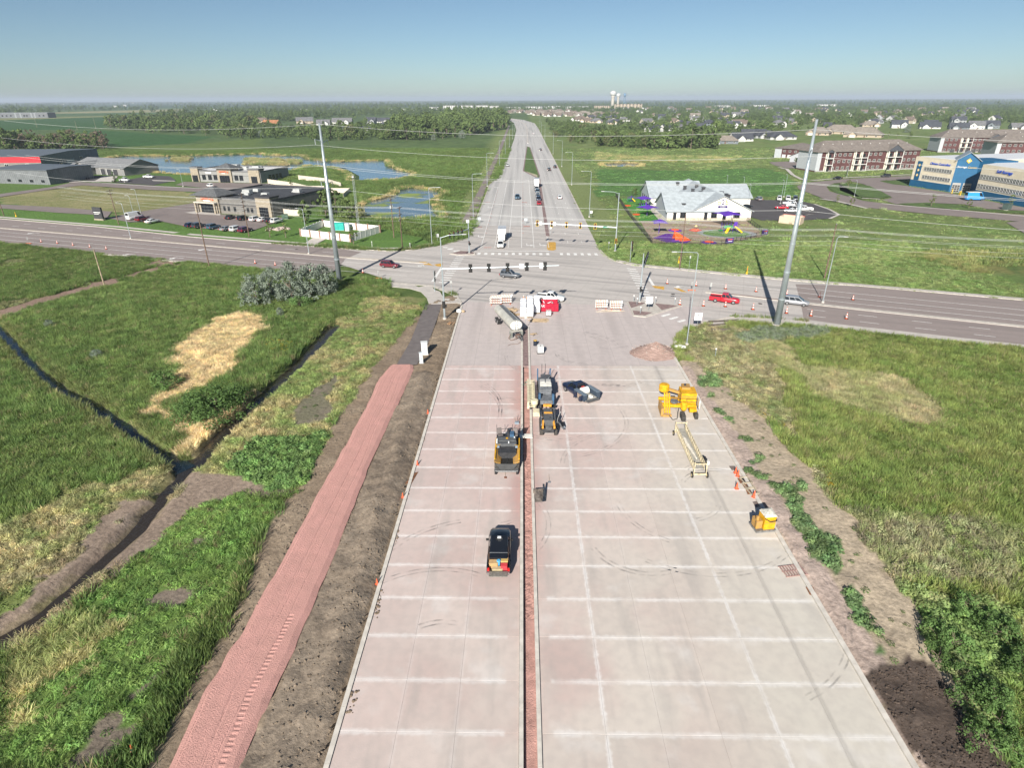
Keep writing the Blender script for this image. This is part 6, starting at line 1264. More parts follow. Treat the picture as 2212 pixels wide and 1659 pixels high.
def hd(a, b_): return math.atan2(b_[1]-a[1], b_[0]-a[0])-math.pi/2   # heading: +Y of the car from a to b
XD = hd((-64.6,145.8), (-28.3,133.9)); XR = hd((48.2,124), (66.5,115.7))
car('suv','maroon', g('B',1415,1510), hd((-47.9,158.5),(-20.2,151.2)), 'dark red crossover driving along the cross street', 'car'); car('suv','grey', g('F',995,755), hd((-20,140),(10,132)), 'grey crossover crossing the middle of the junction')
car('pickup','red', g('H',1090,985), XR, 'bright red crew cab pickup passing orange cones', 'pickup truck'); car('minivan','silver', g('H',1690,1005), XR, 'silver grey minivan behind the steel pole', 'minivan')
car('pickup','white', g('F',1395,985), hd((0,0),(.96,-.28)), 'white pickup with ladder rack parked behind the red dumpster', 'pickup truck')
car('suv','white', g('F',900,455), math.pi, 'white sport utility car waiting at the stop line')
def boxtruck(p, rz, label, cabc='white', L_=7.6, hh=3.3):
    t = thing('box_truck', label, 'truck', (*p, .02), rz); w = 1.2; WB = body_paint('white')
    MB().box(-w,w,-L_/2,L_/2-2.1,.95,hh).build('cargo_box', WB, t); MB().box(-w+.05,w-.05,-L_/2+.05,L_/2-2.15,hh,hh+.05).build('box_roof', mat('box_roof', (.4,.43,.47), .6), t)
    MB().box(-.5,.5,-L_/2+.2,L_/2-1.0,.55,.95).build('chassis', BLKP, t)
    c = MB().loft([[(-1,L_/2-2.0,.5),(1,L_/2-2.0,.5),(1,L_/2-2.0,2.4),(-1,L_/2-2.0,2.4)],[(-1,L_/2-.95,.5),(1,L_/2-.95,.5),(.9,L_/2-1.2,2.3),(-.9,L_/2-1.2,2.3)],[(-.95,L_/2,.5),(.95,L_/2,.5),(.9,L_/2-.1,1.35),(-.9,L_/2-.1,1.35)]]); c.build('cab', body_paint(cabc), t)
    MB().add([(-.85,L_/2-.72,1.5),(.85,L_/2-.72,1.5),(.8,L_/2-1.12,2.2),(-.8,L_/2-1.12,2.2)],[(1,0,3,2)]).build('windshield', GL, t)
    for sx in (-1, 1):
        for yy in (-L_/2+1.5, L_/2-1.0): o = MB().cyl((sx*.75,yy,.45),(sx*1.1,yy,.45),.45,n=14).build('wheel', TYRE, t); MB().cyl((sx*1.08,yy,.45),(sx*1.12,yy,.45),.27,n=10).build('rim', RIM, o)
        MB().box(sx*.7-.15,sx*.7+.15,L_/2-.06,L_/2+.02,.8,1.0).build('headlight', HL, t); MB().box(sx*1.12-.1,sx*1.12+.1,L_/2-1.1,L_/2-1.0,1.5,1.9).build('mirror', BLKP, t)
    return t
boxtruck(g('F',915,378), math.pi, 'white box truck waiting behind the white car at the junction'); boxtruck(g('C',1065,1160), math.pi, 'white box truck at the end of the queue before the grass wedge', L_=8.4, hh=3.8)
car('pickup','tealblue', g('C',838,1300), math.pi, 'blue pickup approaching between the solid lane lines', 'pickup truck')
for k, (x, y, kd, c, lb) in enumerate(((1095,1370,'sedan','red','red car at the head of the queue in the turn lane'),(1090,1320,'suv','navy','dark blue car second in the queue'),(1080,1285,'hatch','silver','silver car third in the queue'),(1078,1258,'sedan','white','white car fourth in the queue'),(1075,1232,'suv','tealblue','blue car fifth in the queue'),(1065,1200,'pickup','silver','silver pickup just before the white box truck'))): car(kd, c, g('C',x,y), math.pi, lb, group='cars queued in the turn lane')
for x, y, kd, c, rz, lb in ((1338,1298,'hatch','white',0,'white hatchback driving away past the junction'),(1212,965,'suv','black',0,'black car driving away beside the grass wedge'),(1284,932,'suv','black',0,'black car in the outer lane beside the grass wedge'),(1113,725,'suv','darkgrey',0,'dark car driving away past the wedge tip'),(1031,530,'sedan','white',0,'white car far up the highway'),(722,912,'sedan','white',math.pi,'white car approaching in the outer lane')): car(kd, c, g('C',x,y), rz, lb, group='cars on the highway')
# parked cars on the shop side
PKL = hd((-102,188),(-76,178)); up_ = PKL+math.pi/2; G1 = 'cars parked before the nearer shop'
for nm, x, y, kd, c, rz, lb in (('A',1625,1168,'hatch','navy',up_,'dark blue hatchback at the end of the street side row'),('A',1690,1172,'suv','darkgrey',up_,'dark grey car second in the street side row'),('A',1815,1182,'suv','tealblue',up_,'steel blue crossover alone in the street side row'),('A',1925,1196,'sedan','silver',up_,'silver car in the street side row'),('A',2010,1200,'suv','white',up_,'white crossover beside the silver car'),('A',2085,1208,'suv','wine',up_,'wine red crossover at the street side row end'),
    ('A',1955,1098,'sedan','black',up_+.3,'black sedan closest to the stone entry'),('A',2070,1108,'suv','black',up_,'black crossover before the shop wall'),('B',275,1115,'suv','white',up_,'white crossover before the shop wall'),('B',340,1118,'sedan','white',up_,'white sedan in the shop wall row'),('B',395,1122,'sedan','darkgrey',up_,'dark sedan between white cars'),('B',455,1130,'suv','white',up_,'white crossover at the shop corner'),
    ('A',1215,1115,'suv','maroon',up_,'dark red car between the camper van and white car'),('A',1295,1132,'sedan','white',up_,'white car beside the dark red one')): car(kd, c, g(nm,x,y,.16), rz, lb, group=G1).location.z = .18
car('van','white', g('A',1150,1105), up_, 'tall white camper van with blue graphics by the lot entrance', 'van').location.z = .18
for nm, x, y, kd, c, rz, lb in (('A',728,762,'suv','black',PKL,'black car before the grey gabled office'),('A',1062,780,'pickup','white',PKL,'white pickup beside the small spruce'),('A',1265,752,'pickup','white',PKL+.1,'white pickup at the dark lot edge'),('A',1782,828,'suv','white',up_+1.2,'white crossover before the farther shop')): car(kd, c, g(nm,x,y,.18), rz, lb, group='cars at the side street').location.z = .2
# parked cars on the daycare side
G2 = 'cars parked at the daycare'
for x, y, kd, c, rz, lb in ((1465,1170,'suv','black',R(10),'black car at the daycare back kerb'),(1395,1165,'suv','darkgrey',R(10),'dark car partly behind the daycare roof'),(1608,1172,'hatch','silver',R(5),'silver hatchback alone at the back kerb'),(1815,1172,'suv','white',R(160),'white crossover first of the back trio'),(1900,1172,'suv','white',R(160),'white crossover second of the back trio'),(1972,1172,'suv','grey',R(160),'grey car beside the steel pole at the back'),(1910,1215,'suv','white',R(75),'white crossover in the middle rows'),(1960,1240,'pickup','white',R(75),'white pickup in the middle rows'),(1985,1245,'sedan','grey',R(75),'grey sedan in the middle rows'),(1835,1258,'sedan','red',R(78),'dark red sedan in the middle rows'),(1925,1290,'sedan','white',R(78),'white sedan at the front of the middle rows'),(2060,1275,'pickup','white',R(80),'white pickup beyond the steel pole'),(1400,1210,'suv','silver',R(-30),'silver crossover at the daycare wall'),(1495,1250,'sedan','black',R(-60),'black sedan beside the daycare corner')):
    car(kd, c, g('D',x,y,.16), rz, lb, group=G2).location.z = .18
car('sedan','black', g('E',625,825,.16), R(95), 'black sedan parked on the curved street').location.z = .18; car('suv','darkgrey', g('E',1035,808,.16), R(92), 'dark crossover parked before the apartment block').location.z = .18
bv = car('van','skyblue', g('E',1785,1005,.17), R(-92), 'bright blue wrapped box van before the storage doors', 'van'); bv.location.z = .19; bv.scale = (1.15,1.25,1.25)
MB().box(-.95,.95,-2.7,1.2,2.55,2.66).build('roof_panel', mat('van_roof', (.7,.68,.6), .6), bv); MB().box(-1.06,-1.02,-2.3,.7,1.3,2.2).build('side_graphic', mat('van_graphic', (.5,.62,.72), .5), bv); text('StorageCenter', .36, M_SIGNW, bv, (-1.07,-.7,2.32), R(-90), ext=.01)
# ------------------------------------------------------------------ black wagon with its rear open (new road)
wg = car('bigsuv','black', (-1.95,43.3), 0, 'black utility wagon with open loaded rear on the new slabs', 'truck')
MB().box(-.78,.78,-2.55,-1.0,1.84,1.93).build('cap_roof', body_paint('black'), wg)
for sx in (-1,1): MB().box(sx*.86-.05,sx*.86+.05,-1.95,-1.0,1.12,1.88).build('cap_side', body_paint('brown'), wg)
MB().box(-.8,.8,-1.9,-1.84,1.86,1.95).build('brake_light_bar', RIM, wg); MB().box(-.32,.32,-.1,.2,1.92,2.0).build('beacon_base', BLKP, wg); MB().box(-.16,.16,-.06,.14,2.0,2.1).build('beacon', HL, wg)
o = MB().box(-.82,.82,-3.45,-2.86,.60,.68).build('tailgate', mat('tailgate_grey', (.20,.19,.17), .6, var=.2, scale=6), wg)
def cargo(name, p, size, c, label, cat): 
    b_ = MB().box(-size[0]/2,size[0]/2,-size[1]/2,size[1]/2,0,size[2]).build(name, mat('cargo_'+name, c, .6, var=.12, scale=5), None, p); return tag(b_, label, cat)
wx, wy = -1.95, 43.3
def crate(name, p, size, c, lidc, label, cat):
    t = thing(name, label, cat, p); MB().box(-size[0]/2,size[0]/2,-size[1]/2,size[1]/2,0,size[2]).build('box_body', mat('crate_'+name+str(int(c[0]*99)), c, .6, var=.1, scale=5), t); MB().box(-size[0]/2-.02,size[0]/2+.02,-size[1]/2-.02,size[1]/2+.02,size[2],size[2]+.05).build('lid', mat('cratelid_'+name+str(int(lidc[0]*99)), lidc, .6, var=.1, scale=5), t); return t
crate('cooler', (wx+.48,wy-2.45,.64), (.55,.42,.42), (.5,.05,.06), (.6,.06,.07), 'red cooler box in the open wagon rear', 'cooler'); crate('storage_crate', (wx-.45,wy-2.15,.64), (.75,.5,.5), (.5,.3,.14), (.55,.36,.18), 'tan crate in the open wagon rear', 'crate'); crate('storage_crate', (wx-.1,wy-2.55,.64), (.9,.35,.16), (.42,.34,.2), (.45,.36,.22), 'flat tan tray at the wagon tailgate', 'crate'); crate('storage_crate', (wx+.5,wy-1.9,.64), (.6,.4,.5), (.55,.42,.18), (.6,.42,.15), 'yellow crate deep in the wagon rear', 'crate')
bk = thing('bucket', 'light blue bucket in the open wagon rear', 'bucket', (wx+.0,wy-2.1,.64)); MB().lathe((0,0,0),[(.12,0),(.17,.62),(.15,.6),(.1,.05)],12).build('shell', mat('bucket_blue', (.10,.42,.72), .5, var=0), bk); MB().lathe((0,0,.6),[(.175,0),(.185,.03),(.17,.05)],12).build('rim', mat('bucket_blue', (.10,.42,.72), .5, var=0), bk)
# ------------------------------------------------------------------ service truck
fa, ra = s(1522,1040), s(1585,1082); sv = thing('service_truck', 'dark blue service truck with open side lockers and white tank', 'truck', ((fa[0]+ra[0])/2,(fa[1]+ra[1])/2,.02), hd(ra, fa)); NV = body_paint('navy'); NB_ = mat('locker_blue', (.06,.085,.12), .4, .3, var=.05)
for q in car_parts('pickup'):
    if q[0] in ('tail_light','bed_cover','tailgate','cargo_bed','bumper'): continue
    o = link(q[0], q[1], sv)
    if q[2] == 'c': setmat(o, NV)
    if len(q) > 3: link(q[3][0], q[3][1], o)
MB().box(-1.05,1.05,-3.2,-.9,.55,.75).build('bed_floor', mat('bed_floor', (.4,.38,.34), .7, var=.2, scale=3), sv)
for sx in (-1,1): MB().box(sx*1.1-(.28 if sx < 0 else .28),sx*1.1+.28-.0,-3.2,-.85,.6,1.5).build('locker', NB_, sv); MB().box(sx*1.1-.30,sx*1.1+.30,-3.22,-.83,1.5,1.56).build('locker_lid', mat('locker_top', (.20,.25,.30), .4, .3, var=.05), sv)
for y in (-2.9,-1.6): MB().box(-1.95,-1.38,y,y+.05,.7,1.45).build('locker_door', NV, sv)
MB().box(-1.42,-1.39,-2.8,-1.7,.75,1.4).build('tool_shelf', mat('tool_clutter', (.5,.36,.24), .7, var=.5, scale=9, c2=(.12,.1,.12)), sv)
MB().cyl((-.5,-1.45,1.25),(.5,-1.45,1.25),.52,n=16).build('tank', mat('tank_white', (.75,.75,.72), .5, var=.05), sv, smooth=False); MB().box(-.15,.25,-1.1,-.85,1.5,1.7).build('fuel_pump', mat('pump_red', (.45,.05,.04), .5), sv); MB().box(-1.0,1.0,-3.5,-3.2,.5,.72).build('bumper', mat('bumper_steel', (.16,.17,.18), .4, .6), sv); MB().box(-.1,.3,-3.0,-2.4,.76,1.0).build('work_bag', mat('tank_white', (.75,.75,.72), .5), sv); MB().box(-.5,.5,-.55,-.4,1.9,2.02).build('light_bar', BLKP, sv)
# ================================================================== paving machines
YEL = mat('plant_yellow', (.68,.36,.012), .45, var=.14, scale=2.5); OCH = mat('plant_ochre', (.50,.27,.05), .6, var=.3, scale=3, c2=(.34,.21,.09)); ANT = mat('plant_black', (.045,.046,.05), .55, var=.2, scale=3); GRS = mat('plant_grey', (.16,.17,.185), .5, var=.2, scale=3); CRM = mat('plant_cream', (.66,.60,.42), .5, var=.12, scale=3); BLS = mat('plant_blue', (.055,.12,.21), .5, var=.1); STL = mat('plant_steel', (.26,.26,.26), .5, .5, var=.2, scale=4)
def track(parent, x0, x1, y0, y1, h=.75, z=0):
    prof = [(y0+h*.35,z),(y1-h*.35,z),(y1,z+h*.35),(y1,z+h*.65),(y1-h*.35,z+h),(y0+h*.35,z+h),(y0,z+h*.65),(y0,z+h*.35)]; t = MB().xprism(prof, x0, x1).build('crawler_track', mat('track_rubber', (.06,.055,.05), .8, var=.3, scale=5), parent)
    pd = MB(); n = int((y1-y0)/.22)
    for k in range(n): y = y0+.2+(y1-y0-.4)*k/(n-1); pd.box(x0-.02,x1+.02,y-.05,y+.05,z+h,z+h+.05)
    pd.build('track_pad', mat('track_rubber', (.06,.055,.05), .8), t); return t
def seat(parent, x, y, z, rz):
    o = MB().box(-.28,.28,-.25,.3,0,.14).build('seat', mat('seat_cloth', (.15,.13,.125), .8, var=.1), parent, (x,y,z), rz); MB().add([(-.28,.3,.1),(.28,.3,.1),(.25,.45,.75),(-.25,.45,.75),(-.28,.2,.1),(.28,.2,.1),(.25,.36,.75),(-.25,.36,.75)],[(0,1,2,3)[::-1],(4,5,6,7),(3,2,6,7),(0,3,7,4),(1,5,6,2)]).build('seat_back', mat('seat_cloth', (.15,.13,.125), .8), o); return o
pv = thing('road_paver', 'yellow and black road paver with open dark hopper facing the wagon', 'paver', (-1.55,59.9))
track(pv, -1.45,-1.05,-2.6,2.3,.8); track(pv, .95,1.35,-2.6,2.3,.8); MB().box(-1.1,1.0,-1.0,3.4,.45,1.35).build('chassis', ANT, pv)
for k, (z0, z1, y0, y1) in enumerate(((1.35,1.85,.95,1.75),(1.35,1.72,.4,.95))): MB().box(-1.35,.95 if k == 0 else 1.0,y0,y1,z0,z1).build('engine_hood', mat('hood_grey', (.10,.105,.11), .5, var=.12, scale=3), pv)
MB().box(-.25,.0,1.3,1.6,1.85,1.88).build('hood_stripe', YEL, pv)
for x, y in ((-1.28,1.1),(-1.28,.8),(-1.28,.5),(.1,.5),(.75,1.6)): MB().cyl((x,y,1.75),(x,y,1.98),.07,n=8).build('filler_cap', HL, pv)
for sx in (-1, 1):
    x = -.05+sx*.95; MB().add([(x+sx*.45,.35,1.5),(x+sx*.45,-2.75,1.3),(x-sx*.25,-2.2,.75),(x-sx*.35,.35,.65),(x+sx*.5,.35,1.5),(x+sx*.5,-2.8,1.25),(x-sx*.2,-2.3,.6),(x-sx*.25,.35,.55)],[(0,1,2,3),(7,6,5,4),(0,4,5,1),(1,5,6,2),(3,2,6,7)]).build('hopper_wing', OCH, pv)
    MB().add([(x+sx*.44,.38,1.55),(x+sx*.44,-.2,1.55),(x+sx*.3,-.2,1.6),(x-sx*.15,.38,1.6)],[(0,1,2,3)]).build('wing_cap', YEL, pv); MB().box(x-.13+sx*.1,x+.13+sx*.1,-.15,.2,1.5,1.62).build('decal_panel', mat('decal_blue', (.3,.38,.48), .5), pv)
    MB().box(x+sx*.42-.06,x+sx*.42+.06,-2.3,2.2,1.0,1.45).build('side_frame', YEL, pv)
MB().box(-.8,.7,-2.6,.4,.45,.6).build('hopper_floor', mat('hopper_black', (.02,.019,.018), .8, var=.2), pv); MB().add([(-.75,.36,.6),(.65,.36,.6),(.45,.42,1.6),(-.5,.42,1.6)],[(0,1,2,3)]).build('hopper_rear', mat('hopper_dirt', (.13,.095,.07), .8), pv); MB().box(-.06,.0,-2.6,.3,.6,.72).build('conveyor_guard', ANT, pv)
MB().add([(-1.3,-2.7,.95),(-.8,-3.1,.5),(.7,-3.1,.5),(1.2,-2.7,.95),(1.1,-2.5,.5),(-1.2,-2.5,.5)],[(0,1,2,3),(1,5,4,2)]).build('hopper_apron', mat('apron_rubber', (.05,.05,.05), .7), pv)
MB().cyl((-1.4,-3.35,.4),(1.2,-3.35,.4),.11,n=10).build('push_roller', STL, pv); MB().box(-1.45,1.25,-3.3,-2.7,.25,.42).build('push_bar', STL, pv)
for x in (-1.3,1.1): MB().cyl((x-.1,-3.4,.25),(x+.1,-3.4,.25),.2,n=10).build('guide_wheel', TYRE, pv)
for x, z, rz in ((-.95,1.75,.3),(.85,1.75,0)): seat(pv, x, 2.35, z, rz)
MB().box(-.1,.15,1.8,2.6,1.35,2.3).build('console', ANT, pv); MB().cyl((.0,1.85,1.9),(.0,1.85,2.9),.1,n=8).build('exhaust', ANT, pv); MB().box(.2,.7,1.7,2.6,1.4,2.2).build('control_box', BLS, pv); MB().box(-1.45,1.35,3.3,4.2,.1,.75).build('screed', ANT, pv)
for x in (-1.4,-.4,.5,1.3): MB().cyl((x,3.4,.7),(x,3.4,2.6),.03,n=6).build('handrail_post', ANT, pv)
MB().cyl((-1.4,3.4,2.0),(1.3,3.4,2.0),.025,n=6).build('handrail', ANT, pv)
# trimmer (black and orange) and concrete placer (grey, cream truss) working along the trench
ORG = mat('plant_orange', (.70,.33,.05), .5, var=.15, scale=3)
tm = thing('trimmer_machine', 'black and orange trimming machine beside the red trench', 'paving machine', (3.35,67.2))
track(tm, -1.05,-.6,-2.2,1.2,.8); track(tm, .75,1.15,-2.2,1.2,.8); MB().box(-.62,.72,-2.6,2.4,.7,1.35).build('chassis', ANT, tm); MB().box(-.55,.62,-2.0,-.2,1.35,2.15).build('engine_hood', mat('hood_grey', (.10,.105,.11), .5), tm); MB().box(-.5,.6,.3,1.6,1.35,1.95).build('rear_hood', mat('hood_grey', (.10,.105,.11), .5), tm)
MB().box(-.48,.55,-.2,.1,2.0,2.25).build('orange_cowl', ORG, tm); MB().box(-.5,.55,2.1,2.4,1.9,2.2).build('orange_cowl', ORG, tm)
for sx in (-1,1): MB().obox((sx*.72,-2.9,1.6),(sx*.62,-1.7,1.9),.22,.3).build('lift_arm', ORG, tm); MB().box(sx*.85-.06,sx*.85+.06,-2.2,2.2,1.5,1.75).build('side_rail', GRS, tm); MB().obox((sx*.95,-2.5,1.2),(sx*1.0,2.0,2.2),.1,.14).build('boom', ANT, tm)
MB().lathe((.05,-2.55,1.36),[(.42,0),(.42,.1),(.2,.16),(.05,.2)],14).build('cooling_fan', STL, tm); MB().lathe((.25,-1.2,2.15),[(.14,0),(.14,.04)],10).build('filler_cap', ANT, tm)
for k in range(5): MB().obox((.95+.12*k,-1.8+.5*k,.5),(1.25+.1*k,-.6+.4*k,1.8),.06,.06).build('strut', STL, tm)
MB().obox((1.1,-.2,1.3),(2.0,-1.4,.5),.1,.1).build('sensor_arm', STL, tm); MB().box(1.0,1.6,1.3,1.7,.5,.9).build('step', STL, tm)
pl = thing('concrete_placer', 'grey concrete placer with cream truss boom and white deck', 'paving machine', (3.25,75.2))
track(pl, -1.0,-.55,-3.5,-.8,.8); track(pl, .6,1.05,-3.5,-.8,.8); track(pl, -.95,-.5,2.2,4.6,.8); track(pl, .55,1.0,2.2,4.6,.8)
MB().box(-.85,.95,-3.2,4.4,.85,1.4).build('chassis', GRS, pl); MB().box(-.75,.85,-1.2,1.2,1.4,2.5).build('engine_house', GRS, pl); MB().box(-.7,.85,-.9,.1,2.5,2.58).build('deck', mat('deck_white', (.75,.73,.66), .6, var=.1), pl); MB().box(-.7,.0,.3,1.1,2.5,2.62).build('deck_hatch', mat('deck_grey', (.45,.44,.42), .6), pl); MB().box(.15,.8,.3,1.1,2.5,2.62).build('deck_hatch', mat('deck_grey', (.45,.44,.42), .6), pl); MB().box(-.8,.9,-1.7,-1.3,2.2,2.4).build('front_beam', GRS, pl)
MB().box(-.5,.7,1.6,3.6,1.4,2.2).build('pump_block', mat('pump_clutter', (.2,.2,.21), .5, .3, var=.6, scale=7, c2=(.05,.05,.055)), pl)
rr_ = random.Random(3)
for k in range(16): a = (rr_.uniform(-.7,.8), rr_.uniform(1.4,4.2), rr_.uniform(1.4,2.2)); MB().obox(a, (a[0]+rr_.uniform(-.5,.5), a[1]+rr_.uniform(-.6,.6), a[2]+rr_.uniform(.1,.6)), .07, .07).build('hydraulic_line', rr_.choice((STL,ANT,GRS)), pl)
for x, y in ((-.9,4.5),(.9,4.5)): MB().box(x-.09,x+.09,y-.09,y+.09,.8,2.7).build('leg_column', BLS, pl)
for x, y in ((-.8,-2.6),(1.0,-2.8)): MB().box(x-.15,x+.15,y-.2,y+.2,.8,2.2).build('leg_column', BLS, pl)
for x in (-.3,.2): MB().cyl((x,4.6,2),(x,4.6,3.4),.04,n=6).build('antenna', ANT, pl)
bm = MB(); y0, y1 = -4.6, 2.6
for x in (-2.2,-1.45):
    for z in (1.2,1.9): bm.obox((x,y0,z),(x,y1,z),.08,.08)
n = 12
for k in range(n):
    a, b_ = y0+(y1-y0)*k/n, y0+(y1-y0)*(k+1)/n
    for z in (1.2,1.9): bm.obox((-2.2,a,z),(-1.45,b_,z),.06,.06); bm.obox((-1.45,a,z),(-2.2,a,z),.06,.06)
    for x in (-2.2,-1.45): bm.obox((x,a,1.2),(x,b_,1.9),.06,.06)
bm.build('truss_boom', CRM, pl); MB().box(-2.45,-2.25,y0,y1,.9,1.95).build('boom_side_plate', CRM, pl); MB().lathe((-1.5,-4.2,.9),[(.15,0),(.5,.7),(.5,1.1),(.42,1.15)],12).build('spreader_cone', CRM, pl); MB().box(-1.7,-.7,-6.0,-4.9,.5,1.1).build('chute', CRM, pl)
MB().box(-.1,1.75,.0,.9,.12,.2).build('white_board', mat('deck_white', (.75,.73,.66), .6), None, (-.35,64.3,.02)); tag(bpy.data.objects['white_board'], 'white plank laid across the red trench', 'plank')
# yellow kerb machine at the right kerb
km = thing('kerb_machine', 'bright yellow slipform kerb machine at the gravel verge', 'paving machine', (20.9,71.4), R(-4))
MB().box(.3,2.3,.4,2.6,1.1,2.7).build('engine_house', YEL, km); MB().prism([(.5,1.6),(1.6,1.6),(1.7,2.9),(.6,2.9)], 2.7, 3.0).build('top_cowl', OCH, km); MB().lathe((1.0,2.3,3.0),[(.16,0),(.16,.2)],10).build('filler_cap', ANT, km); MB().box(.32,2.28,.36,.4,2.2,2.3).build('panel_seam', OCH, km)
MB().box(-2.4,2.3,-.2,.3,.9,1.3).build('main_beam', YEL, km); MB().box(-2.4,2.3,1.8,2.1,.9,1.3).build('rear_beam', YEL, km)
for k, x in enumerate((-1.9,-1.6,-1.3)): MB().cyl((x,-1.2,.5),(x,.6,2.6),.12,n=8).build('hydraulic_ram', YEL, km)
MB().box(-2.5,-2.2,-1.7,1.0,.2,1.4).build('mould_plate', OCH, km); MB().box(-2.4,-1.1,-1.7,-1.4,.2,.5).build('mould_foot', OCH, km)
MB().lathe((-1.7,2.4,2.0),[(.55,0),(.7,.15),(.7,.9),(.55,1.05),(.1,1.1)],14).build('water_drum', YEL, km); MB().box(-1.9,-1.3,2.9,3.6,2.2,2.7).build('drum_bracket', OCH, km); MB().obox((-1.0,2.6,2.2),(.5,2.0,2.0),.3,.35).build('conveyor_arm', OCH, km)
MB().lathe((-.6,.3,1.0),[(.15,0),(.5,.5),(.5,.7)],12).build('auger_bowl', GRS, km); MB().lathe((.55,-.7,.8),[(.3,0),(.42,.2),(.42,1.1),(.3,1.2)],12).build('steering_column', YEL, km); MB().box(1.3,2.2,-.9,.0,.6,1.1).build('operator_step', YEL, km); MB().box(2.5,2.6,-.6,.8,1.0,2.2).build('side_board', mat('deck_white', (.75,.73,.66), .6), km)
track(km, .1,.6,-2.6,-.8,.7); track(km, 1.9,2.3,-1.9,-.4,.7); track(km, -.4,.1,2.0,3.8,.7)
rl = MB()
for x in (-1.2,-.3,.9,2.2): rl.cyl((x,-.3,1.3),(x,-.3,2.3),.03,n=6)
rl.cyl((-1.2,-.3,2.3),(2.2,-.3,2.3),.03,n=6); rl.cyl((-1.2,-.3,1.8),(2.2,-.3,1.8),.03,n=6); rl.build('guard_rail', ANT, km)
hz_ = MB(); hz_.tube([(-1.5,-1.6,.5),(-1.0,-2.2,.1),(-.4,-1.9,.1),(-.2,-1.0,.6),(.0,-.4,1.0)], .05, 6); hz_.build('hose', ANT, km)
# wheeled truss work bridge
n0, n1 = s(1878,1283), s(1824,1165); br = thing('work_bridge', 'yellow wheeled truss work bridge with pale rolled cloth', 'work bridge', n0, hd(n0, n1)); LB = unit(n0, n1)[1]
br.scale = (.72,1,1); TRY = mat('truss_tan', (.62,.53,.35), .55, var=.2, scale=4)
for sx in (-.85,.85):
    m_ = MB()
    for z in (.75,1.5): m_.obox((sx,.5,z),(sx,LB,z),.09,.09)
    n = 16
    for k in range(n): a, b_ = .5+(LB-.5)*k/n, .5+(LB-.5)*(k+1)/n; m_.obox((sx,a,.75),(sx,b_,1.5),.05,.05); m_.obox((sx,b_,1.5),(sx,b_,.75),.05,.05)
    m_.build('truss', TRY, br)
MB().box(-.75,.75,.6,LB,.72,.78).build('walkway', mat('deck_steel', (.4,.38,.33), .7, var=.15, scale=2), br)
cl_ = MB(); cl_.loft([[(-.1+.35*math.cos(a)*w_+dx, y, .95+.28*math.sin(a)*w_) for a in np.linspace(0,5.5,8)] for y, w_, dx in ((LB*.25,.3,.35),(LB*.4,.7,.2),(LB*.55,.9,0),(LB*.68,1.1,-.15),(LB*.75,.7,-.2))]); cl_.build('cloth_roll', mat('burlap', (.62,.58,.5), .9, var=.15, scale=4), br)
for y in (.0, LB-.4):
    for sx in (-1,1):
        MB().obox((sx*.95,y,.3),(sx*.9,y+.1,1.9),.12,.12).build('end_post', TRY, br)
        if y == 0 or sx < 0: o = MB().cyl((sx*1.15-.1,y,.32),(sx*1.15+.1,y,.32),.32,n=14).build('wheel', TYRE, br); MB().cyl((sx*1.15-.12,y,.32),(sx*1.15+.12,y,.32),.18,n=10).build('rim', mat('rim_cream', (.6,.48,.25), .5), o)
    MB().obox((-1.1,y,.45),(1.1,y,.45),.14,.14).build('axle_beam', TRY, br); MB().obox((-.9,y+.1,1.7),(.9,y+.1,1.7),.1,.1).build('cross_beam', TRY, br)
MB().box(.9,1.5,1.4,2.2,.8,1.4).build('motor', BLKP, br); MB().box(1.4,1.8,1.2,1.7,.9,1.3).build('motor_cover', mat('deck_white', (.75,.73,.66), .6), br)
# yellow power unit with tarp
pu = thing('power_unit', 'yellow boxed power unit with pale tarp near the storm drains', 'machine', (*g('K',1165,1480),0), R(8)); MB().box(-.2,.95,-.15,1.0,.25,1.75).build('housing', YEL, pu); MB().box(-.9,-.3,.0,.9,.3,1.2).build('pump_frame', OCH, pu); MB().box(-.95,1.05,-.3,1.15,.05,.25).build('skid', STL, pu)
MB().loft([[(-.25,-.2,1.72),(1.0,-.2,1.72),(1.0,1.05,1.72),(-.25,1.05,1.72)],[(-.15,-.05,1.95),(.85,-.1,1.88),(.9,.9,2.0),(-.1,.95,1.9)],[(.1,.2,2.05),(.6,.25,2.0),(.6,.7,2.08),(.2,.7,2.02)]]).build('tarp', mat('tarp', (.62,.6,.52), .8, var=.2, scale=4), pu); hh_ = MB(); hh_.tube([(-.25,-.22,1.6),(.3,-.3,1.25),(.9,-.3,1.3),(1.05,.2,1.6)], .05, 6); hh_.build('hose', BLKP, pu); MB().box(-.9,-.7,.1,.3,.3,1.7).build('handle_post', OCH, pu); MB().box(-.18,.93,-.17,-.15,.95,1.0).build('panel_seam', OCH, pu)
# ------------------------------------------------------------------ tanker trailer
ta, tb = s(1343,830,2.2), s(1386,874,2.2); tk = thing('tanker_trailer', 'pale grey tanker trailer parked by the wrapped pallets', 'trailer', ta, hd(tb, ta)); LT = unit(ta, tb)[1]; PG = mat('tank_grey', (.50,.49,.44), .45, .2, var=.1, scale=1)
def ell(y, a, c, z=2.2): return [(a*math.cos(t), y, z+c*math.sin(t)) for t in np.linspace(0, 2*math.pi, 20, endpoint=False)]
MB().loft([ell(-LT-.12,.75,.55),ell(-LT,1.15,.9),ell(0,1.15,.9),ell(.12,.75,.55)]).build('tank', PG, tk, smooth=False); MB().loft([ell(-LT-.16,.62,.45),ell(-LT-.1,1.02,.8)]).build('tank_end', mat('tank_white', (.75,.75,.72), .5), tk)
MB().box(-.3,.3,-LT+.3,-.3,3.08,3.14).build('catwalk', STL, tk); ld = MB()
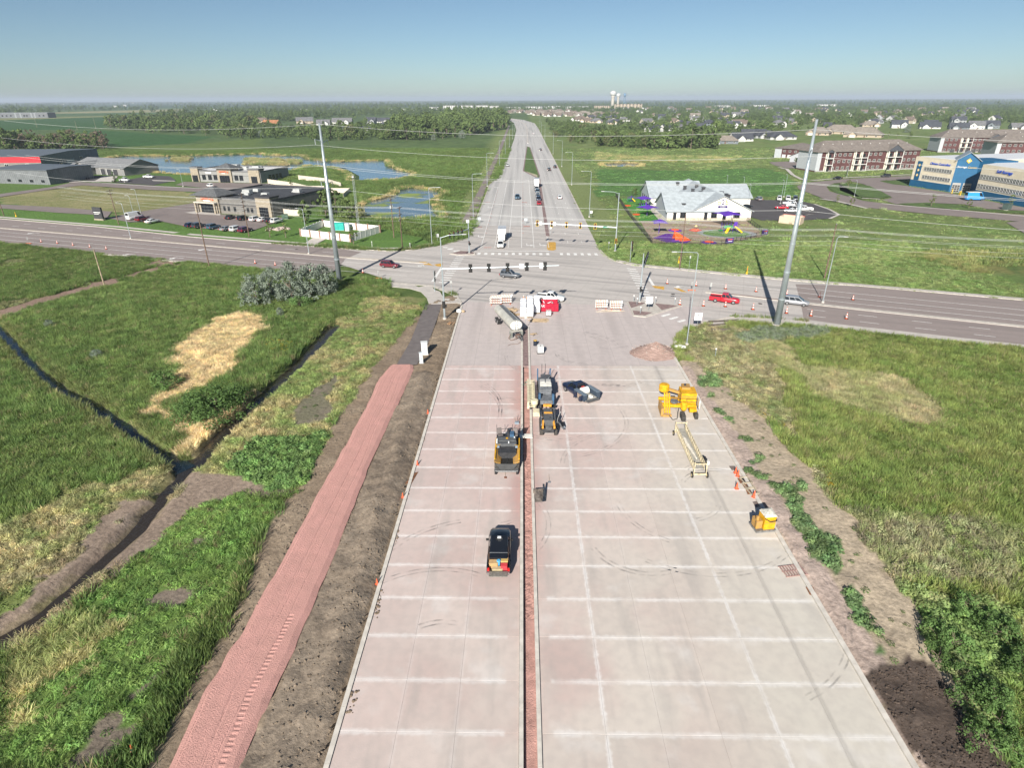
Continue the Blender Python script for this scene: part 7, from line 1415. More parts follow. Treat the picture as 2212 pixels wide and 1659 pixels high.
for x in (-.25,.25): ld.obox((x,-LT-.3,1.0),(x,-LT-.15,3.2),.05,.05)
for k in range(7): ld.obox((-.25,-LT-.28+.02*k,1.1+.3*k),(.25,-LT-.28+.02*k,1.1+.3*k),.04,.04)
ld.build('ladder', STL, tk); MB().box(-1.1,1.1,-LT-.4,-LT+.4,1.15,1.3).build('front_deck', PG, tk); MB().box(-.5,.5,-LT,0,.95,1.25).build('frame_rail', STL, tk)
for sx in (-1,1): MB().box(sx*.95-.22,sx*.95+.22,-LT-.3,-LT+.2,.0,1.15).build('mud_flap', mat('flap_grey', (.2,.21,.19), .7), tk)
for y in (-.9,-2.1):
    for sx in (-1,1): o = MB().cyl((sx*.7,y,.5),(sx*1.2,y,.5),.5,n=14).build('wheel', TYRE, tk); MB().cyl((sx*1.18,y,.5),(sx*1.22,y,.5),.3,n=10).build('rim', RIM, o)
gn = MB(); gn.obox((-.45,-LT-.3,1.0),(-.1,-LT-3.0,.5),.1,.12); gn.obox((.45,-LT-.3,1.0),(.1,-LT-3.0,.5),.1,.12)
for k in range(4): gn.obox((-.38+.08*k,-LT-.8-.55*k,.9),(.38-.08*k,-LT-.8-.55*k,.9),.07,.07)
gn.build('tow_frame', STL, tk); hs = MB(); hs.tube([(-1.0,-LT-.2,1.0),(-1.6,-LT-.6,.2),(-1.4,-LT-1.4,.08),(-.6,-LT-1.5,.3),(-.2,-LT-.9,.9)], .06, 6); hs.tube([(-.1,-LT-3.0,.3),(-.8,-LT-3.3,.06),(-2.0,-LT-3.1,.05),(-2.6,-LT-3.5,.05)], .04, 5); hs.build('hose', mat('hose_brown', (.2,.14,.11), .7), tk); MB().box(-.4,.4,-LT-1.4,-LT-.7,.35,.95).build('pump', mat('pump_rust', (.16,.10,.08), .7, var=.4, scale=6), tk)
# ------------------------------------------------------------------ site materials by the junction
WRAP = mat('pallet_wrap', (.80,.81,.84), .35, var=.12, scale=2.5, bump=.4, bscale=5); WOODM = mat('pallet_wood', (.45,.34,.22), .85, var=.25, scale=5)
wrapm = MB().loft([[(-.55,-.62,.12),(.55,-.62,.12),(.55,.62,.12),(-.55,.62,.12)],[(-.6,-.66,.5),(.6,-.66,.5),(.6,.66,.5),(-.6,.66,.5)],[(-.6,-.66,.9),(.6,-.66,.9),(.6,.66,.9),(-.6,.66,.9)],[(-.52,-.58,1.0),(.52,-.58,1.0),(.52,.58,1.0),(-.52,.58,1.0)]]).mesh('wrapped_load', WRAP)
palm = MB(); [palm.box(-.58,.58,y-.06,y+.06,.09,.13) for y in (-.55,-.28,0,.28,.55)]; [palm.box(x-.05,x+.05,-.6,.6,-.02,.09) for x in (-.5,0,.5)]; palm = palm.mesh('pallet', WOODM)
for px, py, n, hh, lb in ((s(1405,855)[0],s(1405,855)[1],4,2.25,'first row beside the tanker'),(s(1423.5,855)[0],s(1423.5,855)[1],4,2.75,'middle row'),(s(1441.5,843.5)[0],s(1441.5,843.5)[1],3,2.5,'row beside the red dumpster')):
    for k in range(n):
        t = thing('wrapped_pallet', 'white plastic wrapped pallet, %s of the %s' % (('front one','second one','third one','back one')[k], lb), 'pallet', (px, py+.66+k*1.36), random.uniform(-.04,.04), 'wrapped pallets by the dumpster'); link('wrapped_load', wrapm, t, None, 0, (1,1,hh*(1 if k < 2 else 1.06))); link('pallet_base', palm, t)
dx, dy = s(1474,838.5); REDM = mat('dumpster_red', (.42,.012,.04), .5, var=.14, scale=2.5); dm = thing('dumpster', 'red open topped dumpster lettered AK filled with scrap', 'dumpster', (dx,dy+1.4), 0)
for a in ((-1.8,1.8,-1.4,-1.32),(-1.8,1.8,1.32,1.4),(-1.8,-1.72,-1.32,1.32),(1.72,1.8,-1.32,1.32)): MB().box(*a,.15,1.75).build('side', REDM, dm)
MB().box(-1.72,1.72,-1.32,1.32,.15,.25).build('floor', REDM, dm); [MB().box(-1.8+k*.45-.04,-1.8+k*.45+.04,-1.47,-1.4,.2,1.7).build('rib', REDM, dm) for k in (3,4,5,6,7,8)]; MB().box(-1.86,1.86,-1.5,-1.38,1.7,1.82).build('rim', REDM, dm); text('AK', .75, M_SIGNW, dm, (-1.25,-1.42,1.25), 0, ext=.02)
for k in range(9): MB().obox((random.uniform(-1.5,1.5),random.uniform(-1,1),1.1),(random.uniform(-1.5,1.5),random.uniform(-1,1),random.uniform(1.2,1.9)),.12,.1).build('scrap_board', random.choice((WOODM,STL,WRAP)), dm)
for sx in (-1.4,1.4): MB().cyl((sx,-1.2,.09),(sx,1.2,.09),.09,n=8).build('roller', STL, dm)
def barricade(p, rz, label, group, lean=0.):
    t = thing('barricade', label, 'barricade', p, rz, group)
    for k, z in enumerate((.45,.95,1.42)):
        o = MB().box(-1.2,1.2,-.03,.03,z-.11,z+.11).build('board', mat('barricade_white', (.72,.72,.7), .6, var=.1), t); o.rotation_euler = (R(lean),0,0)
        st_ = MB(); [st_.add([(-1.15+q*.34,-.036,z-.11),(-1.0+q*.34,-.036,z-.11),(-.86+q*.34,-.036,z+.11),(-1.01+q*.34,-.036,z+.11)],[(0,1,2,3)]) for q in range(6)]; st_.build('stripe', mat('barricade_orange', (.55,.20,.10), .6), t if lean else o)
    for x in (-.9,.9): MB().box(x-.03,x+.03,.03,.08,.0,1.6).build('upright', STL, t); MB().obox((x,-.6,.06),(x,.6,.06),.08,.1).build('foot', mat('foot_orange', (.75,.18,.05), .6, var=.1), t)
    return t
for k in range(6): barricade(s(1331+k%3*1.5+(0 if k < 3 else 27),819-k%3*3.2-(0 if k < 3 else 2.4)), R(4), '%s striped barricade in the stack beside the %s' % (('front','middle','back')[k%3], 'tanker' if k < 3 else 'lumber frames'), 'striped barricades by the tanker')
for k in range(6): barricade(g('I',1345 if k < 3 else 1490,258-(k%3)*9+(0 if k < 3 else 8)), R(-2), '%s striped barricade in the %s stack by the big traffic island' % (('front','middle','back')[k%3], 'rubble side' if k < 3 else 'island side'), 'striped barricades by the island')
def lumber(p, rz, n, L_, sp, label, mt=WOODM, messy=.25, name='lumber_pile'):
    t = thing(name, label, 'lumber', p, rz); r_ = random.Random(n)
    for k in range(n): x = r_.uniform(-sp,sp); z = .05+r_.random()*.25; a = r_.uniform(-messy,messy); l = L_*r_.uniform(.5,1)/2; o = MB().box(-l,l,-.05,.05,-.04,.04).build('board', mt, t, (r_.uniform(-.3,.3),x,z)); o.rotation_euler = (0, r_.uniform(-.04,.04), a)
    return t
lumber(s(1448,862), .05, 16, 4.2, .8, 'jumbled heap of boards beside the small sign'); lumber(s(1373,835), .2, 18, 3.0, 1.2, 'heap of wooden frames behind the tanker', messy=1.2); lumber(s(1386,848), .6, 10, 2.4, .8, 'broken pallet boards between tanker and pallets', messy=1.0); lumber(g('I',1430,288), -.02, 2, 7, .1, 'long pale plank before the barricades', mat('pale_plank', (.6,.52,.4), .8), .02)
lumber(g('H',1065,1150), R(12), 7, 9, .35, 'dark long forms stacked on the sidewalk', mat('dark_form', (.14,.115,.1), .8, var=.2), .03); lumber(g('H',1085,1180), R(14), 6, 7, .3, 'second stack of dark long forms', mat('dark_form', (.14,.115,.1), .8), .04); lumber(g('H',1060,1225), R(10), 5, 4, .5, 'dark ladder like forms on the grass', mat('dark_form', (.14,.115,.1), .8), .05); lumber(s(1435,900), .4, 6, 1.4, .4, 'few loose boards beside the median kerb', messy=1.2)
lumber(s(1212,870), 1.3, 6, 1.6, .7, 'orange wooden stakes by the light pole', mat('stake_wood', (.6,.36,.2), .8), .15)
mi = thing('mixer_cage', 'small wire caged mixer before the red dumpster', 'mixer', s(1473,848)); MB().box(-.45,.45,-.4,.4,.25,1.0).build('tank', mat('tank_white', (.75,.75,.72), .5), mi); cg = MB(); [cg.obox((a,b_,.0),(a,b_,1.15),.04,.04) for a in (-.5,0,.5) for b_ in (-.45,.45)]; [cg.obox((-.5,b_,z),(.5,b_,z),.04,.04) for b_ in (-.45,.45) for z in (.1,.6,1.15)]; cg.build('cage', STL, mi)
ib = thing('tote_tank', 'white caged tote tank standing on the apron', 'tote', s(1451,948), .06); MB().box(-.5,.5,-.45,.45,.18,1.25).build('tank', mat('tank_white', (.75,.75,.72), .5), ib); cg = MB(); [cg.obox((-.54,y,z),(.54,y,z),.035,.035) for y in (-.49,.49) for z in (.2,.5,.8,1.1,1.3)]; [cg.obox((x,-.5,.15),(x,-.5,1.3),.035,.035) for x in (-.5,-.25,0,.25,.5)]; cg.build('cage', mat('cage_zinc', (.5,.52,.54), .4, .6), ib); MB().box(-.55,.55,-.5,.5,.0,.16).build('pallet_base', BLKP, ib); MB().lathe((0,0,1.25),[(.12,0),(.12,.06)],10).build('cap', BLKP, ib)
ba = thing('barrel', 'dark barrel with yellow lid on the apron', 'barrel', s(1437,928)); MB().lathe((0,0,0),[(.3,0),(.32,.05),(.3,.3),(.32,.5),(.3,.55),(.32,.85),(.3,.9)],14).build('shell', mat('barrel_navy', (.015,.02,.035), .5), ba); MB().lathe((0,0,.9),[(.31,0),(.31,.05),(.02,.06)],14).build('lid', mat('barrel_lid', (.6,.36,.06), .5), ba)
# rubble heap, bucket, small tools
def heap(name, p, rx_, ry, h, mt, label, seed, cat):
    b_ = MB(); n, m_ = 40, 34; r_ = random.Random(seed); rows = []
    for i in range(m_):
        q = i/(m_-1); rows.append([(rx_*q*math.cos(a)*(1+.08*math.sin(3*a+seed)), ry*q*math.sin(a)*(1+.1*math.sin(2*a)), h*(1-q)**1.15*(1+.1*math.sin(5*a)*q)+r_.uniform(-.05,.05)*(1 if q < .97 else 0)-.02) for a in np.linspace(0, 2*math.pi, n, endpoint=False)])
    b_.loft(rows, cap=False); return tag(b_.build(name, mt, None, (*p,0)), label, cat)
RUB = mat('rubble', (.34,.25,.22), .95, var=.4, scale=2.2, bump=.8, bscale=5, c2=(.20,.14,.12)); ru = thing('rubble_heap', 'heap of broken reddish rubble on the apron', 'heap', (*g('I',1880,690),0))
hb = heap('soil', (0,0), 4.1, 3.7, 1.9, mat('rubble_soil', (.36,.25,.215), .95, var=.3, scale=1.5, bump=.8, bscale=5, c2=(.27,.185,.155)), 'x', 4, 'x'); hb.parent = ru; del hb['label'], hb['category']
rk = MB().lathe((0,0,0),[(.3,-.1),(.42,.1),(.2,.3),(.02,.34)],5).mesh('rock', mat('rubble_pale', (.42,.34,.30), .9, var=.25))
for k in range(90): a = random.uniform(0,6.28); q = random.random()**.6; link('rock', rk, ru, (4.2*q*math.cos(a), 3.8*q*math.sin(a), 1.9*(1-q)**1.15+.0), random.uniform(0,6), tuple(random.uniform(.12,.5) for _ in range(3)))
bu = thing('bucket_attachment', 'worn steel loader bucket lying on the slabs', 'bucket', g('J',910,1630), R(6)); MB().add([(-.75,0,.0),(.0,.0,.0),(.35,.9,.0),(.35,1.9,.35),(-.55,1.45,.55),(-.75,.2,.0),(.35,1.5,.9)],[(0,1,2,3,4)]).build('bucket_floor', mat('worn_steel', (.26,.22,.19), .5, .5, var=.3, scale=4), bu); MB().add([(.0,.0,.0),(.45,.1,.0),(.5,1.9,.9),(.3,1.95,.9),(.25,.9,.1)],[(0,1,2,3,4)]).build('bucket_side', mat('worn_dark', (.05,.06,.075), .5, .4, var=.3, scale=4), bu); MB().box(-.75,.35,1.4,1.55,.0,.6).build('bucket_back', mat('worn_steel', (.26,.22,.19), .5), bu)
def shovel(p, rz, label, c=(.3,.33,.36)):
    t = thing('shovel', label, 'shovel', (*p,.03), rz); MB().cyl((0,0,.02),(0,1.3,.02),.022,n=6).build('handle', mat('tool_wood', (.5,.42,.32), .7), t); MB().box(-.14,.14,-.3,.02,.0,.03).build('blade', mat('tool_%d' % int(c[0]*99), c, .5, .4), t)
shovel(g('J',995,1390), 0, 'thin shovel lying on the middle slabs'); shovel(g('J',590,690), R(4), 'pale shovel standing near the trench kerb', (.6,.6,.6)); shovel(g('J',615,700), R(-12), 'second shovel near the trench kerb'); shovel(g('J',475,1335), R(3), 'rust brown scraper before the paver', (.25,.1,.06))
t = thing('tamper', 'grey tamper tool standing near the trench kerb', 'tool', (*g('J',612,700),0)); MB().box(-.25,.25,-.2,.25,0,.25).build('plate', mat('tool_grey', (.3,.36,.42), .5, .3), t); MB().cyl((0,.1,.2),(.15,.5,1.0),.03,n=6).build('handle', BLKP, t)
t = thing('string_reel', 'tangle of green string in the trench', 'reel', (.75,80.5,-.15)); rg_ = MB(); [rg_.tube([(.35*math.cos(a)+.12*math.sin(3*a),.6*math.sin(a),.05+.05*math.sin(5*a)) for a in np.linspace(0,6.2,14)], .03, 4)]; rg_.build('loop', mat('string_green', (.06,.22,.14), .7), t); rg2 = MB(); rg2.tube([(.2*math.cos(a)+.15,.3*math.sin(a)+.3,.12) for a in np.linspace(0,6.2,10)], .03, 4); rg2.build('loop', mat('string_pale', (.5,.55,.5), .7), t)
t = thing('work_bag', 'white sack pile at the kerb corner', 'bag', (*g('H',715,1375),0)); [MB().lathe((0,0,0),[(.3,0),(.5,.18),(.42,.4),(.15,.5)],9).build('sack', mat('tank_white', (.75,.75,.72), .5), t, (x,y,0)) for x, y in ((-.6,0),(0,.3),(.5,-.1),(.1,-.4))]
t = thing('toolbox', 'small grey toolbox on the slabs beside the trimmer', 'toolbox', (*g('J',1155,735),0), .1); MB().box(-.22,.22,-.6,.6,0,.35).build('box_body', mat('tool_grey', (.3,.36,.42), .5), t); MB().box(-.2,.2,-.55,.55,.35,.42).build('lid', BLKP, t)
# storm drain pieces at the right kerb
RST = mat('rust_plate', (.22,.10,.05), .8, var=.3, scale=3)
def plate(nm, q, label, mt=RST, z=.012, name='steel_plate'): b_ = MB(); b_.prism(gp(nm,*q), z-.012, z+.03); return tag(b_.build(name, mt), label, 'plate', None)
plate('K',[(660,462),(692,462),(706,488),(676,488)],'rusty drain plate beside the yellow kerb machine'); plate('K',[(855,905),(900,905),(915,940),(880,942)],'grey brown drain plate beside the two cones', mat('dull_plate', (.19,.15,.13), .8)); plate('K',[(928,1015),(965,1015),(990,1055),(955,1060)],'rusty plate at the top of the drain row', z=.03); plate('K',[(968,1062),(1000,1060),(1035,1105),(1000,1110)],'rusty plate in the middle of the drain row', z=.03); plate('K',[(1002,1112),(1040,1106),(1052,1155),(1020,1158)],'rusty plate at the bottom of the drain row', z=.03); plate('K',[(1065,1225),(1125,1215),(1150,1262),(1092,1272)],'dull drain plate above the power unit', mat('dull_plate', (.19,.15,.13), .8)); plate('N',[(538,670),(578,668),(595,712),(560,712)],'small rusty drain plate at the kerb')
def grate(p, rz, w, l, label, n=6, mt=mat('grate_pink', (.38,.25,.22), .7)):
    t = thing('drain_grate', label, 'grate', (*p,.02), rz); [block('bar', mt, t, (-w/2+(k+.5)*w/n,0,.05), (w/n*.5,l,.08)) for k in range(n)]; [block('cross_bar', mt, t, (0,y,.03), (w,.08,.06)) for y in (-l/2,0,l/2)]
grate(g('N',468,580), R(10), 2.1, 1.3, 'pinkish slatted drain grate lying on the slabs', 8)
for k, (x, y) in enumerate(gp('K',(1005,1035),(1030,1085),(1060,1130))): 
    t = thing('inlet_casting', 'open steel drain casting set in the kerb, %s of three' % ('first','second','third')[k], 'drain', (x,y,.02), R(12)); [block('rail', mat('frame_steel', (.42,.36,.27), .6), t, (sx*.45,0,.08), (.08,1.2,.16)) for sx in (-1,1)]; [block('rail', mat('frame_steel', (.42,.36,.27), .6), t, (0,sy*.56,.08), (.9,.08,.16)) for sy in (-1,1)]; block('opening', mat('hole_black', (.015,.014,.013), .9, var=0), t, (0,0,.0), (.82,1.1,.03))
for k, (q, lb) in enumerate((([(875,1045),(895,1022),(903,1020),(888,1046)],'rusty inlet plate at the trail side kerb'),)): tag(MB().prism(Gp(*q), .0, .05).build('steel_plate', RST), lb, 'plate')
# ================================================================== poles, lights, signals, signs
POLE = mat('pole_steel', (.46,.52,.55), .4, .55, var=.06, scale=.8); WPOLE = mat('pole_wood', (.17,.115,.085), .9, var=.25, scale=2); WPOLE2 = mat('pole_wood_pale', (.36,.29,.2), .9, var=.2, scale=2); ALU = mat('conductor', (.6,.61,.6), .5, .2, var=0); BKP = mat('signal_black', (.018,.018,.018), .6, var=0); YBP = mat('backplate_yellow', (.75,.48,.02), .5, var=0)
def street_light(p, h, ang, label, arm=2.6, group=None, head=True):
    t = thing('street_light', label, 'street light', p, ang, group); r0 = .11 if h > 9 else .08
    MB().cyl((0,0,-.2),(0,0,h-.4),r0,r0*.6,8).build('pole', POLE, t); MB().box(-.25,.25,-.25,.25,-.1,.35).build('base', M_WALK, t)
    a = MB(); a.tube([(0,0,h-.5),(.15,0,h-.1),(arm*.5,0,h),(arm,0,h+.03)], .05, 6); a.build('arm', POLE, t); MB().box(arm-.1,arm+.65,-.16,.16,h-.04,h+.1).build('luminaire', M_HVAC, t); return t
ORD = ('first','second','third','fourth','fifth','sixth','seventh','eighth','ninth','tenth')
GLT = 'street lights along the highway'
for k, (x, y, h) in enumerate(((315,1537,15),(480,1152,15),(625,917,15),(695,777,14.5),(743,682,14.5),(782,585,14),(802,502,14))): street_light(g('C',x,y), h, 0, ORD[k]+' street light from the junction along the marsh side trail', 2.8, GLT)
for k, (x, y, h) in enumerate(((1690,1520,15.5),(1482,1137,15),(1365,917,15),(1262,767,15),(1163,627,15),(1122,542,14.5),(1105,447,14))): street_light(g('C',x,y), h, math.pi, ORD[k]+' street light from the junction along the meadow side verge', 2.8, GLT)
street_light(g('B',1770,1325), 16, 0, 'tall street light at the algae pond corner'); street_light(g('H',770,1350), 15.9, math.pi, 'tall street light beside the curved kerb and rubble', 3.6); street_light(g('H',1925,990), 13.5, R(-20), 'street light standing in the street median', 1.2); street_light(g('A',1112,1268), 10.5, R(160), 'street light in the median before the camper van', 1.6); street_light(g('B',727,1398), 12, R(160), 'street light in the median before the compound', 1.6)
street_light(g('A',1195,1050), 8.5, R(180), 'thin lot lamp behind the camper van', .8); street_light(g('A',1145,1100), 8, R(180), 'thin lot lamp beside the camper van', .8); street_light(g('A',1555,825), 8, R(180), 'thin lot lamp before the farther shop', .6); street_light(g('A',1060,790), 8, R(180), 'thin lot lamp in the dark lot', .6)
for nm, x, y, h, lb in (('D',1445,1140,8,'black lot lamp behind the daycare'),('D',1505,1230,8,'black lot lamp at the daycare corner'),('D',1860,1140,9,'black lot lamp behind the white cars'),('D',1825,1210,9,'black lot lamp among the white cars'),('D',1290,1060,6,'black lot lamp behind the pale roof'),('E',770,975,6.5,'street lamp on the grass island'),('E',705,815,7,'street lamp before the apartment block')): street_light(g(nm,x,y), h, R(90), lb, .7)
def steel_pole(p, h, label, arms, ang):
    t = thing('transmission_pole', label, 'transmission pole', p, ang); MB().cyl((0,0,-.3),(0,0,h),.62,.2,14).build('pole', POLE, t, smooth=True); MB().cyl((0,0,-.3),(0,0,.25),.95,.95,14).build('foundation', M_WALK, t)
    for z, sd_, ln in arms: o = MB().cyl((0,0,z-.3),(0,sd_*ln,z+.2),.1,.05,7).build('davit_arm', POLE, t); MB().cyl((0,sd_*ln,z+.2),(0,sd_*ln,z-.9),.06,.06,6).build('insulator', mat('insulator', (.35,.38,.42), .4, var=0), o)
    for k in range(int(h/5)): MB().cyl((0,0,k*5+4.9),(0,0,k*5+5.1),.68-.42*(k*5+5)/h,n=14).build('joint_collar', POLE, t)
    return t
PL, PR_ = G(733,606), G(1677,702); dl_, _ = unit(PL, PR_); anp = math.atan2(dl_[1], dl_[0])
steel_pole(PL, 33.6, 'tall grey steel transmission pole beside the silver olive trees', ((30.4,-1,2.2),(30.0,1,2.2),(26.2,-1,2.2),(25.8,1,2.2),(22,-1,2.0),(21.6,1,2.0)), anp); steel_pole(PR_, 34.9, 'tall grey steel transmission pole at the wide sidewalk', ((30.4,-1,1.6),(26.2,1,1.6),(22.2,-1,1.6),(17.5,1,.9)), anp)
def wood_pole(p, h, label, arms=((.4,2.4),(1.4,2.4)), ang=anp+math.pi/2, mt=WPOLE, tilt=0., extra=False):
    t = thing('utility_pole', label, 'utility pole', p, ang); t.rotation_euler = (0, tilt, ang); MB().cyl((0,0,-.3),(0,0,h),.17,.11,9).build('pole', mt, t)
    for dz, ln in arms:
        o = MB().box(-ln/2,ln/2,-.07,.07,h-dz-.07,h-dz+.07).build('crossarm', mt, t)
        for x in (-ln/2+.1,-ln/6,ln/6,ln/2-.1): MB().cyl((x,0,h-dz+.05),(x,0,h-dz+.28),.05,n=6).build('insulator', mat('insulator', (.35,.38,.42), .4, var=0), o)
    if extra:
        for x in (-.45,.45): MB().lathe((x,0,h-2.9),[(.2,0),(.24,.1),(.24,.8),(.12,.9)],10).build('transformer', M_HVAC, t)
    return t
W1 = g('A',1010,1152); wood_pole(W1, 11.5, 'utility pole beside the dark monument sign'); W2 = g('A',2115,1252); wood_pole(W2, 13, 'utility pole at the street side parked cars', ((.4,2.2),(1.4,2.2),(2.6,1.6),(4.0,1.8),(5.2,1.6))); W3 = g('B',1520,1352); wood_pole(W3, 11.5, 'utility pole at the algae pond kerb', ((.3,2.2),(2.2,2.0),(3.6,1.8))); wood_pole(g('B',1447,1257), 11.5, 'utility pole with two transformers by the algae pond', ((.4,2.0),), extra=True)
W4 = g('H',710,702); wood_pole(W4, 13, 'leaning brown utility pole below the playground', (), tilt=.0); W5 = g('H',1940,780); wood_pole(W5, 12.5, 'leaning utility pole in the meadow beside the median light', ((.3,1.0),)); wood_pole(g('A',1780,1522), 13.5, 'brown wooden pole at the marsh kerb', (), mt=WPOLE); wood_pole(g('L',692,322), 8.5, 'pale wooden pole beside the gravel path', (), mt=WPOLE2); wood_pole(g('A',35,1075), 8, 'wooden pole near the driveway end', ((.4,1.8),))
for x, y, h in ((315,325,14),(655,340,12),(815,332,16)): wood_pole(g('A',x,y), h, 'lone pole along the far field road', (), mt=WPOLE2).__setitem__('group', 'poles along the far field road')
def wire(a, b_, sag, label, r_=.02, n=14):
    pts = [(a[0]+(b_[0]-a[0])*t, a[1]+(b_[1]-a[1])*t, a[2]+(b_[2]-a[2])*t-4*sag*t*(1-t)) for t in [i/n for i in range(n+1)]]
    m_ = MB(); m_.tube(pts, r_, 4); o = m_.build('power_wire', ALU); return tag(o, label, 'wire', 'overhead wires')
nl = (-dl_[1], dl_[0])
def at_(p, side, ln, z): return (p[0]+nl[0]*side*ln, p[1]+nl[1]*side*ln, z)
PLL = off(PL, dl_, -95); PRR = off(PR_, dl_, 95)
for wn, z, sd_, ln in (('topmost',33.4,0,0),('upper',29.5,-1,2.2),('middle front',25.3,-1,2.2),('middle rear',25,1,2.2),('lowest',21,-1,2)):
    for a, b_, sp in ((PLL,PL,'leading off over the shops from the olive tree pole'),(PL,PR_,'strung between the two steel poles'),(PR_,PRR,'leading off over the meadow from the sidewalk pole')): wire(at_(a,sd_,ln,z), at_(b_,sd_,ln,z), 1.6, wn+' transmission wire '+sp)
WL = off(W2, unit(W2, W1)[0], 80)
dist = [WL, W2, W3, W4, W5, off(W5, unit(W4, W5)[0], 60)]
for k, (o_, z) in enumerate(((-1,11.2),(-.35,11.2),(.35,11.2),(1,11.2),(-.8,9.9),(.8,9.9),(0,8.6),(.2,7.6))):
    for (a, b_), sp in zip(zip(dist[:-1], dist[1:]), ('beyond the parked car pole','from parked car pole to algae pond pole','from algae pond pole to playground pole','from playground pole to meadow pole','beyond the meadow pole')): wire((a[0]+nl[0]*o_,a[1]+nl[1]*o_,z), (b_[0]+nl[0]*o_,b_[1]+nl[1]*o_,z), .7, ('outer front','inner front','inner rear','outer rear','second level front','second level rear','third level','lowest')[k]+' distribution wire '+sp, .014)
# ------------------------------------------------------------------ traffic signals
LRED = mat('lens_red', (.55,.03,.02), .3, var=0); LAMB = mat('lens_amber', (.10,.06,.01), .3, var=0); LGRN = mat('lens_green', (.01,.06,.04), .3, var=0)
MB_H = MB().box(-.17,.17,-.02,.22,-.55,.55).mesh('housing', BKP); MB_B = MB().box(-.34,.34,.0,.03,-.78,.78).mesh('backplate', YBP); MB_B2 = MB().box(-.34,.34,.0,.03,-.78,.78).mesh('backplate', BKP); MB_F = MB().box(-.27,.27,-.02,.0,-.71,.71).mesh('face', BKP)
LENS = [MB().cyl((0,-.05,z),(0,-.02,z),.13,n=10).mesh('lens', m_) for z, m_ in ((.37,LRED),(0,LAMB),(-.37,LGRN))]; VIS = [MB().box(-.16,.16,-.24,-.03,z+.12,z+.15).mesh('visor', BKP) for z in (.37,0,-.37)]
def signal(parent, loc, rz, yellow, sc=1.02):
    h_ = link('signal_head', MB_H, parent, loc, rz, (sc,sc,sc)); link('backplate', MB_B if yellow else MB_B2, h_); link('face', MB_F, h_)
    for q in LENS+VIS: link(q.name.split('.')[0], q, h_)
    return h_
def mast(p, end, ah, ph, fr, facing, yellow, label, la=None, signs=(), street=None):
    t = thing('signal_mast', label, 'traffic signal', p); d, l = unit(p, end); rz = math.atan2(d[1], d[0]); MB().cyl((0,0,-.2),(0,0,ph),.2,.1,10).build('pole', POLE, t); MB().cyl((0,0,-.1),(0,0,.3),.38,n=10).build('base', M_WALK, t)
    MB().cyl((0,0,ah),(d[0]*l,d[1]*l,ah+.55),.15,.07,8).build('mast_arm', POLE, t)
    for f in fr: signal(t, (d[0]*l*f,d[1]*l*f-.02,ah+.5*f), facing, yellow)
    if la is not None: a = MB(); a.tube([(0,0,ph-.2),(math.cos(la)*1.5,math.sin(la)*1.5,ph+.25),(math.cos(la)*4,math.sin(la)*4,ph+.35)], .05, 6); a.build('light_arm', POLE, t); block('luminaire', M_HVAC, t, (math.cos(la)*4.3,math.sin(la)*4.3,ph+.38), (.8,.35,.15), la)
    for f, fc in signs: o = block('sign_panel', M_SIGNW, t, (d[0]*l*f,d[1]*l*f-.1 if fc else d[1]*l*f+.1,ah+.5*f+.1), (.75,.04,.9)); 
    if street: o = block('street_sign', mat('sign_green', (.0,.22,.14), .4, var=0), t, (d[0]*l*street,d[1]*l*street-.15,ah+.05), (1.5,.05,.4)); text('LOUISE', .3, M_SIGNW, t, (d[0]*l*street,d[1]*l*street-.19,ah+.05), 0, ext=.004)
    signal(t, (0,-.25,2.9), facing, yellow, .9); block('walk_signal', BKP, t, (.35,0,2.6), (.35,.3,.45)); return t
E1 = g('F',1480,630,10.4); mast((-14.7,109.1), E1, 9.7, 15.6, (.243,.40,.56,.725,.88), math.pi, False, 'tall signal mast with long arm of dark signal backs', R(5), ((.68,0),(.85,0)))
E2 = g('F',1240,212,7.2); mast((25.6,165.5), E2, 6.5, 15.5, (.97,.79,.61,.44,.26), 0, True, 'far signal mast with five yellow framed red signals', R(175), ((.93,1),(.76,1)), .13)
E3 = g('H',450,560,8.0); mast((24.2,119.5), E3, 7.2, 10.2, (.3,.5,.7,.9), R(90), False, 'signal mast on the big traffic island seen end on', None)
E4 = g('F',385,350,7); mast((-14.3,163), E4, 6.6, 8.5, (.35,.55,.75,.95), R(-70), False, 'signal mast on the small island by the asphalt trail', None)
def pedestal(p, h, n, label, rz=0):
    t = thing('pedestal_signal', label, 'traffic signal', p); MB().cyl((0,0,-.1),(0,0,h),.07,n=8).build('pole', POLE, t); MB().cyl((0,0,-.1),(0,0,.2),.16,n=8).build('base', POLE, t)
    for k in range(n): signal(t, (.25,-.1,h-.6-k*1.3), rz, False, .9)
pedestal(g('F',250,895), 4.6, 2, 'pedestal signal at the marsh corner walk', R(100)); pedestal(g('H',290,640), 5.2, 2, 'pedestal signal below the playground corner', R(-80))
def sign(p, h, w, hh, label, mt=M_SIGNW, marks=(), rz=0, cat='sign', name='road_sign'):
    t = thing(name, label, cat, p, rz); MB().cyl((0,0,-.1),(0,0,h),.035,n=6).build('post', POLE, t); block('sign_panel', mt, t, (0,-.05,h-hh/2), (w,.04,hh))
    for x, z, a, b_ in marks: block('sign_mark', BKP, t, (x,-.08,h-hh/2+z), (a,.02,b_))
    return t
MK = ((-.02,.28,.12,.3),(.12,.38,.3,.1),(-.28,-.22,.16,.2),(.05,-.2,.3,.1),(.3,-.25,.14,.16))
